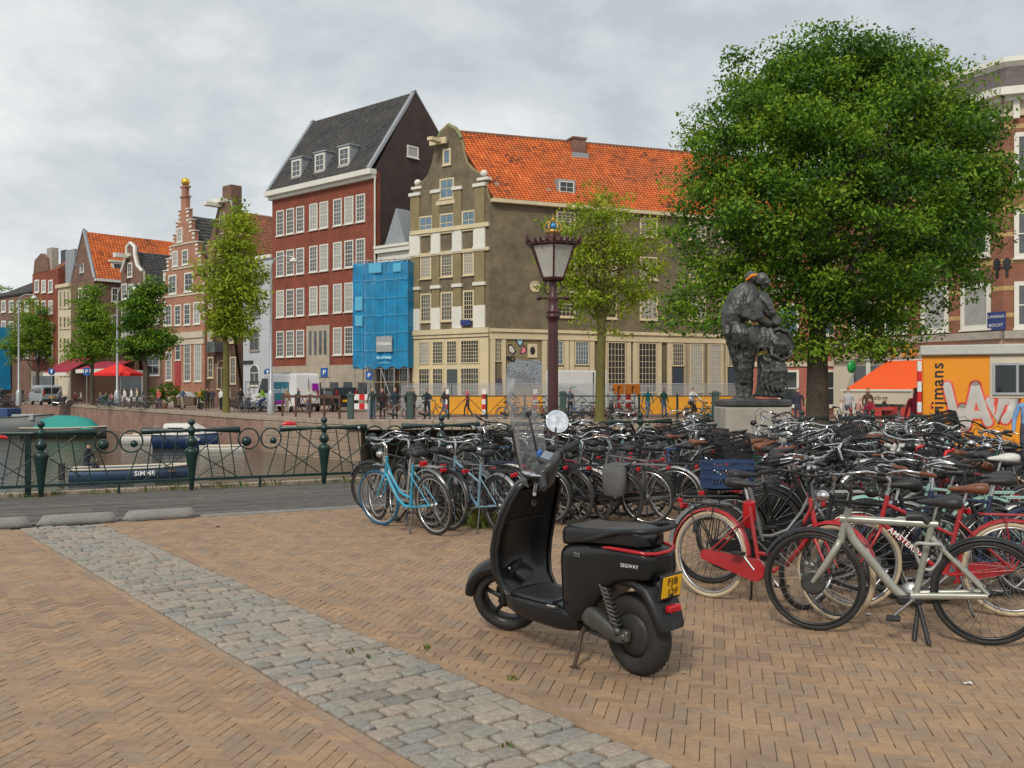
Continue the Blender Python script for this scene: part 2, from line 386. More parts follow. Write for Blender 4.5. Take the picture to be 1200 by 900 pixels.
o=struct(mb.obj('kerb_edging',KERBM)); o.rotation_euler=(0,0,URZ)
# plank deck between kerb and railing
dk=struct(MB().box(-30,60,13.40,17.2,-.35,-.012).obj('bridge_deck',PLANKM)); dk.rotation_euler=(0,0,URZ)
mb=MB(); v=13.59
while v<16.98:
    u=-30+random.uniform(0,3); w=random.choice((.14,.16,.18))
    while u<26:
        ln=random.uniform(2.5,5); mb.cr=random.random(); z=random.uniform(-.004,.006)
        mb.bbox(u,u+ln-.01,v,v+w-.012,-.02,.006+z,.004); u+=ln
    v+=w
tag(mb.obj('plank_field',PLANKM,dk),kind='stuff')
mb=MB().box(-30,15,17.2,17.42,-.9,.05); o=struct(mb.obj('bridge_edge_beam',COPING)); o.rotation_euler=(0,0,URZ)
mb=MB().box(-30,15,12.0,12.2,-3,-.4); o=struct(mb.obj('bridge_abutment_wall',QUAYM)); o.rotation_euler=(0,0,URZ)
# far land
QP=[Vector(q) for q in ((-8.3,50.),(-14.6,57.8),(-26.2,73.8),(-40.,93.),(-58,118),(-76,146),(-110,200))]
SPOLY=[W(15,17.2)[:2],(9,50),(-8.3,50)]+[tuple(q) for q in QP[1:]]+[(-330,480),(500,480),(500,60),W(60,17.2)[:2]]
street=struct(MB().add([(x,y,0) for x,y in SPOLY],[tuple(range(len(SPOLY)))[::-1]]).obj('street',STREETM))
terr=struct(MB().add([(-2000,150,-2.6),(2000,150,-2.6),(2000,2500,-2.6),(-2000,2500,-2.6)],[(0,1,2,3)]).obj('ground',STREETM))
# water
wm=bpy.data.materials.new('canal_water'); wm.use_nodes=True; t=wm.node_tree; b=t.nodes['Principled BSDF']
b.inputs['Base Color'].default_value=(.060,.054,.032,1); b.inputs['Roughness'].default_value=.09; b.inputs['IOR'].default_value=1.33
g=t.nodes.new('ShaderNodeNewGeometry'); bp=t.nodes.new('ShaderNodeBump'); bp.inputs['Strength'].default_value=.8; bp.inputs['Distance'].default_value=.10
nz=t.nodes.new('ShaderNodeTexNoise'); nz.inputs['Scale'].default_value=1.1; nz.inputs['Detail'].default_value=5; nz.inputs['Roughness'].default_value=.55; nz.inputs['Distortion'].default_value=.6
t.links.new(g.outputs['Position'],nz.inputs['Vector']); t.links.new(nz.outputs['Fac'],bp.inputs['Height']); t.links.new(bp.outputs[0],b.inputs['Normal'])
WL=-2.0
struct(MB().add([(-160,5,WL),(60,5,WL),(60,260,WL),(-160,260,WL)],[(0,1,2,3)]).obj('canal_water',wm))
# quay walls
def wallseg(mb,p,q,z0,z1,th):
    d=(q-p).normalized(); n=Vector((d.y,-d.x)); 
    if n.y>0: n=-n
    a=[p,q,q-n*th,p-n*th]; mb.zprism([tuple(k) for k in (a if (d.x*(-n.y)+d.y*n.x)>0 else a[::-1])],z0,z1)
mb=MB(); mc=MB()
for i in range(1,len(QP)-1):
    wallseg(mb,QP[i],QP[i+1],-3,-.17,.6)
for i in range(0,len(QP)-1):
    d=(QP[i+1]-QP[i]).normalized(); L_=(QP[i+1]-QP[i]).length; n=Vector((d.y,-d.x)); n=-n if n.y>0 else n
    k=max(1,int(L_/2.2)); 
    for j in range(k):
        p=QP[i]+d*(L_*j/k)+n*.06; q=QP[i]+d*(L_*(j+1)/k-.02)+n*.06; mc.cr=random.random(); wallseg(mc,p,q,-.17+.004*(j%2),.06+.004*(j%3),.62)
qw=tag(mb.obj('quay_wall',QUAYM),'pink brick canal quay wall curving away behind the moored boats','wall'); 
tag(mc.obj('coping',COPING,qw))
# stone block pier of the far bridge
d=(QP[1]-QP[0]).normalized(); L_=(QP[1]-QP[0]).length
mb=MB(); wallseg(mb,QP[0],QP[1],-3,-.17,.6)
sw=mb.obj('bridge_pier_wall',SAND); tag(sw,'weathered stone block pier wall at the far bridge end','wall')
bl=[MB().bbox(-.5,.5,-.05,.05,0,.42,.025).mesh('stone_block',[QSTONE])]
rz=math.atan2(d.y,d.x)
for r_ in range(5):
    z=-2.35+r_*.43; s=.0; k=0
    while s<L_-.3:
        w=random.uniform(.8,1.35); w=min(w,L_-s)
        o=link('stone_block',bl[0],sw,tuple(QP[0]+d*(s+w/2)+Vector((d.y,-d.x))*(.02 if d.x<0 else .02)*(-1))+(z,)); o.rotation_euler=(0,0,rz); o.scale=(w-.02,1,1); s+=w
mb=MB(); mb.box(-8.3,-7.7,50,57,-3,-.1); mb.box(-8.3,20,57,57.4,-3,-.1); mb.box(-8.3,9.2,50,57,-.16,-.06); 
o=mb.obj('far_bridge',QSTONE); tag(o,'low far bridge with worn concrete edge beside the stone pier','bridge')
mc=MB()
for i in range(8): mc.bbox(-8.4+i*2.2,-8.4+i*2.2+2.19,49.85,50.35,-.42,.1+.006*(i%2),.03)
mc.obj('edge_beam',COPING,o)
mb=MB(); p,q=Vector(W(15,17.2)[:2]),Vector((9,50.)); mb.zprism([tuple(p),tuple(q),(q.x+.6,q.y),(p.x+.6,p.y)],-3,.02)
tag(mb.obj('bank_wall',QUAYM),'brick canal bank wall hidden behind the parked bicycles','wall')

# ---------------------------------------------------------------- near bridge railing
RV=16.94
rail=thing('bridge_railing','dark green iron bridge railing with vase posts, scrolls and lattice bars','railing')
rail.location=W(0,RV,0); rail.rotation_euler=(0,0,URZ)
us=[W(0,0)]
vp=[(.022,0),(.035,.03),(.05,.2),(.085,.5),(.108,.63),(.108,.67),(.085,.70),(.05,.715),(.04,.735),(.06,.75),(.085,.79),(.088,.82),(.075,.86),(.045,.89),(.033,.92),(.045,.935),(.045,.95)]
vp2=[(.05,.95),(.07,.985),(.07,1.01),(.05,1.05),(.03,1.065),(.026,1.09),(.05,1.105),(.06,1.135),(.052,1.165),(.03,1.185),(.0,1.19)]
post_me=MB().lathe(vp,18).lathe(vp2,14).mesh('vase_post',[DGREEN])
SP=2.26; u0=uof(48,RV)
cone=lambda s:[(s*.07,0,1.0),(s*.16,0,1.0),(s*.17,0,1.0),(s*.8,0,1.0)]
def ring(cx,cz,r,t): return [(cx+r*math.cos(2*PI*i/20),0,cz+r*math.sin(2*PI*i/20)) for i in range(20)]
m_hr=[MB().tube([(s*.06,0,1.0),(s*.14,0,1.0),(s*.15,0,1.0),(s*.78,0,1.0),(s*.79,0,1.0)],[.03,.03,.022,.058,.045],12).mesh('top_rail',[DGREEN]) for s in (1,-1)]
m_sc=[MB().tube(ring(s*.94,.84,.175,.014),.014,8,closed=True).ball((s*.90,0,.80),.088 if s>0 else .06,14,10).mesh('scroll',[DGREEN]) for s in (1,-1)]
m_bt=MB().box(0,SP,-.02,.02,.16,.205).mesh('bottom_rail',[DGREEN]); m_leg=MB().box(-.02,.02,-.02,.02,0,.165).mesh('foot',[DGREEN])
bars={}
def bar(x0,z0,x1,z1,loc,y=0,r=.0095):
    key=(round(x0,2),z0,round(x1,2),z1)
    if key not in bars: bars[key]=MB().tube([(x0,y,z0),(x1,y,z1)],r,6).mesh('bar',[DGREEN])
    link('bar',bars[key],rail,loc)
nposts=11
for i in range(-1,nposts):
    u=u0+i*SP
    link('vase_post',post_me,rail,(u,0,0))
    for k,s in enumerate((1,-1)):
        if (i==nposts-1 and s==1): continue
        link('top_rail',m_hr[k],rail,(u,0,0)); link('scroll',m_sc[k],rail,(u,0,0))
        for a,bq in ((.22,.34),(.42,.54),(.62,.72)): bar(s*a,.97,s*bq,.2,(u,0,0),.012)
        bar(s*.84,.68,s*1.0,.2,(u,0,0),.012); bar(s*.1,.22,s*.8,.72,(u,0,0),-.012); bar(s*.12,.6,s*.75,.2,(u,0,0),-.012); bar(s*.5,.95,s*.10,.62,(u,0,0),-.012)
    if i<nposts-1: link('bottom_rail',m_bt,rail,(u,0,0)); link('foot',m_leg,rail,(u+SP/2,0,0))
o=MB().bbox(-.045,.045,-.045,.045,0,1.02,.01).obj('end_post',DGREEN,rail,(u0-.18,0.1,0))
# stickers on the rail
o=MB().lathe([(.022,0),(.022,.003)],12,M=Matrix.Translation((u0+2*SP+.62,-.062,1.0))@Matrix.Rotation(R(90),4,'X')).obj('round_sticker',WHITE,rail)
# red life-ring float resting on the rail
mb=MB(); mb.tube([(-.12,0,0),(-.09,0,.02),(0,0,.03),(.09,0,.02),(.12,0,0)],[.02,.045,.05,.045,.02],10)
o=mb.obj('red_float',mat('red_gloss',(.55,.03,.03),.25)); o.location=W(u0+2*SP-.62,RV,1.055); o.rotation_euler=(0,0,URZ); tag(o,'small red and white float lying on the green rail','float')
MB().tube([(-.11,-.02,-.012),(.11,-.02,-.012)],.016,8).obj('white_band',WHITE,o)
o=MB().tube([(-.12,0,0),(-.09,0,.02),(0,0,.03),(.09,0,.02),(.12,0,0)],[.015,.03,.03,.03,.015],10).obj('red_lamp',MATS['red_gloss']); o.location=W(u0-.08,RV-.09,.93); o.rotation_euler=(0,0,URZ); o.location.x-=.45; o.location.y-=.22
tag(o,'small red lamp bar fixed to the rail near the picture edge','lamp')
# ================================================================ BUILDINGS
class Face:
    def __init__(s, root, P, e):
        s.root=root; s.P=Vector(P); s.e=Vector(e).normalized(); s.rz=math.atan2(s.e.y,s.e.x); s.n=Vector((-s.e.y,s.e.x))
    def s_of(s,px):
        k=(px-600)/F; return (k*s.P.y-s.P.x)/(s.e.x-k*s.e.y)
    def at(s,px,py):
        a=s.s_of(px); z=s.P.y+a*s.e.y; return a, H(py,z)
    def poly(s,pts): return [s.at(*p) for p in pts]
    def put(s,o,x=0,y=0,z=0):
        w=s.P+s.e*x+s.n*y; o.parent=s.root; r=s.root.location; o.location=(w.x-r.x,w.y-r.y,z); o.rotation_euler=(0,0,s.rz); return o
    def mk(s,mb,name,mats,x=0,y=0,z=0): return s.put(mb.obj(name,mats),x,y,z)
WC={}
def win(face,x,z,w,h,nx=2,ny=3,frame=WHITE,glass=None,arch=0,t=.07,y=0,sill=True,name='window',m=.03,sash=True):
    w=round(w*20)/20; h=round(h*20)/20; key=(w,h,nx,ny,arch,t,sill,m,sash)
    if key not in WC:
        b=MB(); d=-.07
        if arch:
            k=10; ro=[(w/2*math.cos(PI*i/k),h-w/2+w/2*math.sin(PI*i/k)) for i in range(k+1)]; ri=[((w/2-t)*math.cos(PI*i/k),h-w/2+(w/2-t)*math.sin(PI*i/k)) for i in range(k+1)]
            o=[(w/2,0)]+ro+[(-w/2,0)]; i_=[(w/2-t,0)]+ri+[(-w/2+t,0)]
            for a in range(len(o)-1): b.prism([o[a],o[a+1],i_[a+1],i_[a]],d,.0)
            b.box(-w/2,w/2,d,0,0,t); b.box(-t/3,t/3,d+.01,0,t,h-w/2); b.box(-w/2+t,w/2-t,d+.01,0,h-w/2-.03,h-w/2+.03)
            gp=[(w/2-t,t)]+[(p[0],p[1]) for p in ri]+[(-w/2+t,t)]; gl=MB().prism(gp,-.02,-.004)
        else:
            b.box(-w/2,-w/2+t,d,0,0,h); b.box(w/2-t,w/2,d,0,0,h); b.box(-w/2+t,w/2-t,d,0,0,t); b.box(-w/2+t,w/2-t,d,0,h-t,h)
            for i in range(1,nx): q=-w/2+t+(w-2*t)*i/nx; b.box(q-m/2,q+m/2,d+.02,-.012,t,h-t)
            for j in range(1,ny):
                q=t+(h-2*t)*j/ny; mm=m*(1.8 if (sash and j==ny//2) else 1)
                b.box(-w/2+t,w/2-t,d+.015,-.010,q-mm/2,q+mm/2)
            gl=MB().box(-w/2+t*.8,w/2-t*.8,-.03,-.006,t*.8,h-t*.8)
        if sill: b.box(-w/2-.06,w/2+.06,-.14,0,-.08,.0)
        WC[key]=(b.mesh(name,[WHITE]),gl.mesh('glass',[G_DARK]))
    a,g=WC[key]; o=link(name,a,None,None,[frame]); face.put(o,x,-y,z)
    link('glass',g,o,None,[glass or random.choice(GL)]); return o
def pwin(face,x0,x1,y0,y1,**k):                             # window from its photo outline
    s0,_=face.at(x0,y1); s1,_=face.at(x1,y1); sm,z0=face.at((x0+x1)/2,y1); _,z1=face.at((x0+x1)/2,y0)
    return win(face,sm,z0,s1-s0,z1-z0,**k)
def house(name,label,P,cat='house',group='gabled houses along the far quay'):
    return thing(name,label,cat,(P[0],P[1],0),0,group)
def tiles(face,A,B,C,D,nu,nv,m,name='roof_tiles',amp=.05,parent=None):
    A,B,C,D=[Vector(p) for p in (A,B,C,D)]; nrm=(B-A).cross(D-A).normalized(); mb=MB()
    for j in range(nv):
        for i in range(nu):
            mb.cr=min(1,max(0,random.random()*.6+.2+.5*mnoise.noise(Vector((i*.13,j*.22,nu)))))
            def pt(u,v,o): 
                lo=A.lerp(B,u); hi=D.lerp(C,u); return tuple(lo.lerp(hi,v)+nrm*o)
            u0,u1=i/nu,(i+.96)/nu; v0,v1=j/nv,(j+1.04)/nv; um=(u0+u1)/2
            jt=random.uniform(-.008,.008)
            vs=[pt(u0,v0,.07+jt),pt(um,v0,.07+amp+jt),pt(u1,v0,.06+jt),pt(u0,v1,.02),pt(um,v1,.02+amp),pt(u1,v1,.012),pt(u0,v0,.0),pt(um,v0,.0),pt(u1,v0,.0)]
            mb.add(vs,[(0,1,4,3),(1,2,5,4),(6,7,1,0),(7,8,2,1)],0,False)
    o=face.mk(mb,name,[m]); tag(o,kind='stuff'); return o
ORANGE_T=mat('orange_roof_tile',(.5,.12,.03),.7,var=.25,scale=2,rnd=[(.20,.055,.025),(.54,.115,.025),(.68,.16,.03),(.60,.13,.03),(.70,.21,.05)],dirt=.35,hue=(.22,.09,.04))
ORANGE_T2=mat('faded_roof_tile',(.35,.12,.06),.75,var=.25,scale=2,rnd=[(.20,.085,.05),(.36,.13,.06),(.42,.15,.07)],dirt=.3)
SLATE=mat('dark_roof_tile',(.055,.053,.055),.6,var=.3,scale=3,rnd=[(.035,.034,.036),(.06,.058,.06),(.085,.08,.078)],dirt=.25,hue=(.10,.085,.06))
LEAD=mat('lead_flashing',(.30,.32,.34),.55,.2,var=.15)
OLIVE=brickmat('olive_brown_brick',(.19,.15,.088),(.155,.122,.072),(.19,.16,.105),1.3,.25,.4)
OLIVEF=mat('olive_wall',(.25,.20,.10),.85,var=.15,scale=1.2,dirt=.2)
REDB=brickmat('red_brick',(.30,.068,.036),(.24,.050,.028),(.20,.08,.05),1.2,.15,.3)
DKBR=brickmat('dark_brown_brick',(.072,.046,.038),(.058,.038,.032),(.06,.045,.038),1.2,.15,.35)
BRN=brickmat('brown_brick',(.22,.115,.075),(.17,.09,.06),(.2,.13,.1),1.2,.2,.3)
PINKB=brickmat('pink_red_brick',(.44,.19,.11),(.37,.15,.09),(.40,.25,.19),1.3,.15,.25)
CREAMW=mat('cream_stucco',(.60,.53,.40),.75,var=.1,scale=1,dirt=.2); GREYW=mat('pale_grey_stucco',(.50,.53,.56),.75,var=.08,scale=.8,dirt=.15)
RBRICK=brickmat('right_brick',(.30,.115,.065),(.25,.09,.05),(.26,.14,.1),1.2,.15,.25); YBAND=mat('yellow_brick_band',(.46,.31,.13),.8,var=.2,scale=3)
STONEB=mat('pale_stone_base',(.42,.36,.28),.8,var=.15,scale=1.2,dirt=.2)

# ---- B1: olive corner warehouse with orange roof
C=Vector((-1.64,70.)); eg=Vector((.815,-.579)).normalized(); el=Vector((.92,.391)).normalized(); LB=30.
b1=thing('corner_warehouse','olive brown corner warehouse with orange tiled roof and bell gable','building',(C.x,C.y,0))
fg=Face(b1,C,eg); fl=Face(b1,C,el)
GW=-fg.s_of(483); EA=15.25
A_=C-eg*GW; D_=C+el*LB; B_=A_+el*LB
mb=MB(); mb.zprism([(p.x-C.x,p.y-C.y) for p in (C,D_,B_,A_)],0,EA); mb.obj('wall',OLIVE,b1)
gpx=[(482.5,250),(482.5,240),(485,222),(488,216),(495,213),(501.7,205),(506.7,190),(509,176),(511,166),(515,161),(518,154),(525,147.5),(532,152),(536.7,161),(540,167),(541.7,178),(545,190),(551.7,198),(560,203),(565,205),(568,208),(570,226),(571.7,235)]
gp=fg.poly(gpx); gp=[(0,EA-1)]+[(-GW,EA-1)]+gp
o=fg.mk(MB().prism(gp,-.02,.45),'gable_wall',[OLIVE])
gm=-GW*.47; RH=20.6
ridge0=Vector((gm,0,RH))
# roof built in the long-side frame: eave front, ridge, eave back
def inl(p,z): q=p-C; return (q.dot(fl.e),q.dot(fl.n),z)
e0=inl(C+el*.25,EA+.02); e1=inl(C+el*LB,EA+.02); M0=C-eg*(GW*.5); r0=inl(M0+el*.3,RH); r1=inl(M0+el*LB,RH+.5); k0=inl(A_+el*.25,EA+.02); k1=inl(A_+el*LB,EA+.02)
off=lambda p,d:(p[0],p[1]+d,p[2]-.05)
o=fl.mk(MB().slab(off(e0,-.35),off(e1,-.35),r1,r0,.15).slab(r0,r1,k1,k0,.15),'roof',[ORANGE_T])
tiles(fl,off(e0,-.35),off(e1,-.35),r1,r0,96,30,ORANGE_T)
fl.mk(MB().tube([r0,r1],.14,8),'ridge_tiles',[ORANGE_T2])
fl.mk(MB().box(.1,LB,-.42,.0,EA-.28,EA-.02),'gutter',[CREAM])
# roof chimney, dormer
def onroof(px,py,face,e0,r0):                               # point on the front roof slope under a photo pixel
    best=None
    for i in range(101):
        t=i/100; y=e0[1]+(r0[1]-e0[1])*t; z=e0[2]+(r0[2]-e0[2])*t; P=face.P+face.n*y
        f2=Face(face.root,P,face.e); s=f2.s_of(px); zz=H(py,P.y+s*face.e.y)
        if best is None or abs(zz-z)<best[0]: best=(abs(zz-z),s,y,z)
    return best[1:]
s,y,z=onroof(676,176,fl,e0,r0); fl.mk(MB().bbox(s-.55,s+.55,y-.5,y+.5,z-1.2,z+.75,.05,0).box(s-.62,s+.62,y-.57,y+.57,z+.75,z+.9),'chimney',[BRN])
fl.mk(MB().box(s-.7,s+.7,y-.65,y+.65,z-1.2,z-.35),'chimney_flashing',[LEAD])
s,y,z=onroof(663,232,fl,e0,r0); d=fl.mk(MB().box(s-.75,s+.75,y-.1,y+1.6,z-.1,z+1.35),'dormer',[LEAD]); win(fl,s,z,1.2,1.2,2,3,y=-(y-.1))
for px,py in ((581,221),(642,228)): s,y,z=onroof(px,py,fl,e0,r0); fl.mk(MB().box(s-.16,s+.16,y-.2,y+.2,z-.2,z+.42),'roof_vent',[STONE])
# gable front bands, pilasters and windows
for a,bq in ((482.5,572),): pass
def band(face,x0,x1,py_at_x1,h,mat_,proud=.12,name='string_course',zz=None):
    s0=face.s_of(x0); s1,z=face.at(x1,py_at_x1); z=z if zz is None else zz
    return face.mk(MB().box(s0,s1,-proud,.0,z-h/2,z+h/2),name,[mat_])
z3=fg.at(569,265)[1]; z2=fg.at(569,290)[1]; z1_=fg.at(569,332)[1]; zg=fg.at(569,386)[1]
fg.mk(MB().box(-GW-.05,.06,-.22,0,z3-.05,z3+.25).box(-GW-.05,.06,-.16,0,z3-1.75,z3-1.5),'cornice',[CREAM])
fg.mk(MB().box(-GW-.1,.1,-.3,0,zg-.25,zg+.12).box(-GW-.02,.05,-.2,0,zg-.5,zg-.28),'ground_cornice',[CREAM])
for i,px in enumerate((487,511.5,536.5,562.5)):
    x=fg.s_of(px); w=.52 if i in (0,3) else .44
    fg.mk(MB().box(x-w,x+w,-.14,0,z3-1.5,z3-.06),'white_pilaster_block',[WHITE]); fg.mk(MB().box(x-w,x+w,-.15,0,zg+.15,zg+1.75),'white_pilaster_block',[WHITE])
    fg.mk(MB().box(x-w+.08,x+w-.08,-.10,0,zg+1.75,z3-1.76),'pilaster',[OLIVEF]); fg.mk(MB().box(x-w+.08,x+w-.08,-.1,0,z3+.25,z3+3.0),'pilaster',[OLIVEF])
    for zz in (z1_,z2,z3+3.0): fg.mk(MB().box(x-w-.03,x+w+.03,-.2,0,zz-.12,zz+.12),'pilaster_cap',[WHITE])
x=fg.s_of
for (a,bq) in ((493,506),(517,531),(543,556)):
    for (t_,bt) in ((342,376),(297,324)): 
        s,zb=fg.at(531,bt); _,zt=fg.at(531,t_); win(fg,(x(a)+x(bq))/2,zb,x(bq)-x(a),zt-zb,4,6,frame=CREAM,t=.12)
    s,zb=fg.at(531,271.5); _,zt=fg.at(531,249); win(fg,(x(a)+x(bq))/2,zb,x(bq)-x(a)+.25,zt-zb,2,2,frame=CREAM,t=.12,glass=G_BLUE)
pwin(fg,516,532.5,209,233,nx=2,ny=2,frame=CREAM,t=.12,y=.02,glass=G_BLUE); pwin(fg,519.5,529,174,193.5,nx=1,ny=1,frame=CREAM,t=.14,y=.02,glass=G_BLUE)
fg.mk(MB().box(x(512),x(534),-.12,0,fg.at(525,234.6)[1]-.3,fg.at(525,234.6)[1]),'attic_sill',[CREAM])
fg.mk(MB().box(x(508),x(527),-.5,-.3,fg.at(520,167)[1]-.2,fg.at(520,167)[1]+.25).box(x(516),x(522),-1.5,0,fg.at(520,167)[1]-.1,fg.at(520,167)[1]+.14),'hoist_beam',[CREAM])
for px,py in ((488.5,214),(566,203)): s,z=fg.at(px,py); fg.mk(MB().ball((s,.1,z),(.28,.25,.26),10,8).box(s-.5,s+.5,-.1,.4,z-.5,z-.3),'scroll_ornament',[WHITE])
s,z=fg.at(525,147); fg.mk(MB().tube([(s-1.2,.1,z-1.1),(s-.7,.1,z-.35),(s,.1,z+.05),(s+.7,.1,z-.35),(s+1.2,.1,z-1.1)],.16,8),'gable_coping',[mat('mossy_coping',(.22,.22,.10),.85,var=.3)])
cop=[(p[0],.2,p[1]) for p in fg.poly(gpx[2:])]; fg.mk(MB().tube(cop,.17,6),'gable_edge',[OLIVEF])
fg.mk(MB().box(x(541),x(553),-.16,-.1,zg+.35,zg+.75),'street_name_plate',[mat('blue_sign',(.03,.05,.18),.4)])
# ground-floor shopfront of the gable side: cream frame with glazed bays
zt=zg-.55
fg.mk(MB().box(-GW+.1,.0,-.1,0,.9,zt),'shopfront',[CREAM])
for a,bq in ((492,505),(508,521),(524.5,537),(541,563)):
    s0,s1=x(a),x(bq); _,zb=fg.at(a,424); win(fg,(s0+s1)/2,2.55+.95,s1-s0,zt-.15-3.5,4 if bq-a<14 else 7,6,frame=CREAM,t=.08,y=.1,sill=False,sash=False)
    if a!=524.5: win(fg,(s0+s1)/2,1.1,s1-s0,2.1,4 if bq-a<14 else 7,5,frame=CREAM,t=.08,y=.1,sill=False,sash=False)
s0,s1=x(525),x(537); d=fg.mk(MB().bbox(s0,s1,-.16,-.1,.3,3.1,.02),'door',[mat('grey_green_door',(.07,.085,.085),.4)]); fg.mk(MB().box(-GW,.0,-.3,0,0,.9),'plinth',[STONE])
# long side: ground floor band, bays, upper windows
xl=fl.s_of; _,zl=fl.at(640,389.5)
fl.mk(MB().box(0,LB,-.3,0,zl-.05,zl+.18).box(0,LB,-.18,0,zl-.55,zl-.08),'ground_cornice',[CREAM])
fl.mk(MB().box(.0,LB,-.16,0,0,.75),'plinth',[STONE])
fl.mk(MB().box(xl(574),xl(579),-.2,0,.75,zl-.56).box(xl(588),xl(592),-.14,0,.75,zl-.56),'corner_pier',[CREAM])
pwin(fl,579.5,588,391,424,nx=4,ny=6,frame=CREAM,sill=False,sash=False,y=.02); fl.mk(MB().box(xl(579.5),xl(588),-.1,0,.75,zl-3.4),'shutter',[mat('purple_graffiti_shutter',(.06,.05,.08),.6,var=.6,scale=3)])
fl.mk(MB().box(xl(592),xl(638.5),-.04,0,.75,zl-.56),'painted_panel',[OLIVEF])
bays=[(641,660,1),(673,690,1),(711,733,0),(747,769,0),(787,801,2),(807.5,823,0),(829.5,845,0),(852,862,2),(872,892,0)]
for a,bq,kd in bays:
    s0,s1=xl(a),xl(bq); w=s1-s0; zb=1.35 if kd==0 else 3.4
    fl.mk(MB().box(s0-.42,s0-.05,-.12,0,.75,zl-.56).box(s1+.05,s1+.42,-.12,0,.75,zl-.56),'bay_post',[CREAM])
    win(fl,(s0+s1)/2,zb,w,zl-.6-zb,5,8 if kd==0 else 5,frame=CREAM,t=.09,y=.05,sill=False,sash=False,glass=G_BLUE if kd==1 else (G_CURT if a>805 and a<850 else None))
    if kd==2: fl.mk(MB().bbox(s0+.1,s1-.1,-.1,0,.3,3.3,.02),'door',[mat('slate_blue_door',(.035,.05,.07),.4)])
    if kd==1: fl.mk(MB().box(s0,s1,-.05,0,.75,3.3),'bay_panel',[CREAM])
for px in (663,712,760,817,852,886):
    for t_,bt in ((343,373),(299,326),(254,276)):
        s,zb=fl.at(760,bt+2); _,zt_=fl.at(760,t_+2); win(fl,xl(px),zb,1.55,zt_-zb,4,6,frame=CREAM,t=.12)
s,z=fl.at(627,336); fl.mk(MB().lathe([(.0,0),(.42,0),(.42,.05),(.34,.05),(.34,.02)],16,M=Matrix.Translation((s,-.0,z))@Matrix.Rotation(R(90),4,'X')),'round_window',[CREAM,G_DARK])
s,z=fl.at(623.5,411); fl.mk(MB().box(s-.38,s+.38,-.1,-.04,z-.5,z+.5),'oval_window_panel',[CREAM]); fl.mk(MB().lathe([(0,0),(.2,0),(.2,.02)],14,M=Matrix.Translation((s,-.1,z))@Matrix.Scale(1.5,4,(0,0,1))@Matrix.Rotation(R(90),4,'X')),'oval_window',[G_DARK])
# graffiti on the painted panel
gm_=mat('graffiti_paint',(.4,.45,.5),.6,var=.5,scale=3.2,dirt=0); 
t=gm_.node_tree; vo=t.nodes.new('ShaderNodeTexNoise'); vo.inputs['Scale'].default_value=3.4; vo.inputs['Detail'].default_value=3; vo.inputs['Distortion'].default_value=3.5; tc2=t.nodes.new('ShaderNodeTexCoord'); t.links.new(tc2.outputs['Object'],vo.inputs['Vector'])
rm=t.nodes.new('ShaderNodeValToRGB'); rm.color_ramp.interpolation='CONSTANT'; els=rm.color_ramp.elements
for i,(p_,c_) in enumerate(((0,(.03,.03,.04)),(.41,(.33,.44,.5)),(.47,(.03,.03,.04)),(.50,(.42,.48,.52)),(.555,(.12,.13,.16)),(.58,(.42,.32,.36)),(.64,(.24,.36,.40)))):
    q=els[i] if i<2 else els.new(p_); q.position=p_; q.color=c_+(1,)
t.links.new(vo.outputs['Fac'],rm.inputs[0]); t.links.new(rm.outputs[0],t.nodes['Principled BSDF'].inputs['Base Color'])
gpx2=[(593,452),(591,440),(594,428),(598,424),(606,421),(618,423),(630,421),(637,427),(638,440),(636,452)]
fl.mk(MB().prism(fl.poly(gpx2),-.052,-.042),'graffiti',[gm_])
BLKG=mat('black_spray',(.015,.015,.018),.7); 
for nm,c_,pp in (('graffiti_leaf',(.35,.62,.75),[(605,397),(612,396),(612,401),(609,405),(606,401)]),('graffiti_leaf',(.62,.55,.50),[(596,406),(599,405),(603,411),(601,414),(597,412)]),('graffiti_leaf',(.75,.22,.28),[(610,413),(613,406),(616,410),(615,413),(611,414)])):
    q=fl.poly(pp); cx=sum(p[0] for p in q)/len(q); cz=sum(p[1] for p in q)/len(q)
    ps=[(cx+(p[0]-cx)*1.45,cz+(p[1]-cz)*1.45) for p in q]
    g_=fl.mk(MB().prism(ps,-.046,-.041),nm,[BLKG]); fl.mk(MB().prism(q,-.054,-.047),nm+'_fill',[mat('spray_%d'%int(c_[0]*100),c_,.6)])
for i,(px,ch) in enumerate(((593.5,'R'),(597,'K'),(600.5,'G'))):
    s,z=fl.at(px,421); text('tag_lettering','PKG'[i],.55,BLKG,b1,Matrix.Translation((fl.P.x-C.x,fl.P.y-C.y,0))@Matrix.Rotation(fl.rz,4,'Z')@TXT(s,-.06,z),.004,bold=.02)

# ---- B2: red brick building with dark roof
Rc=Vector((-10.7,76.8)); er=Vector((.749,-.663)).normalized(); es=Vector((.663,.749)).normalized(); DP=11.; ER=18.7
b2=thing('red_brick_warehouse','tall red brick building with dark steep roof and white sash windows','building',(Rc.x,Rc.y,0))
fr=Face(b2,Rc,er); fs=Face(b2,Rc,es); WR=-fr.s_of(319)
fr.mk(MB().box(-WR,0,0,.5,3.6,ER),'front_wall',[REDB]); fr.mk(MB().box(-WR,0,-.03,.5,0,3.6),'stone_base',[STONEB])
fr.mk(MB().box(-WR+.002,-.002,.5,DP,0,ER),'wall',[DKBR])
AP=(4.3,25.9)
for x0 in (-.45,-WR): fr.mk(MB().add([(x0,.0,ER),(x0,DP,ER),(x0,AP[0],AP[1]),(x0+.45,.0,ER),(x0+.45,DP,ER),(x0+.45,AP[0],AP[1])],[(0,1,2),(5,4,3),(0,2,5,3),(1,4,5,2),(0,3,4,1)]),'gable_wall',[DKBR])
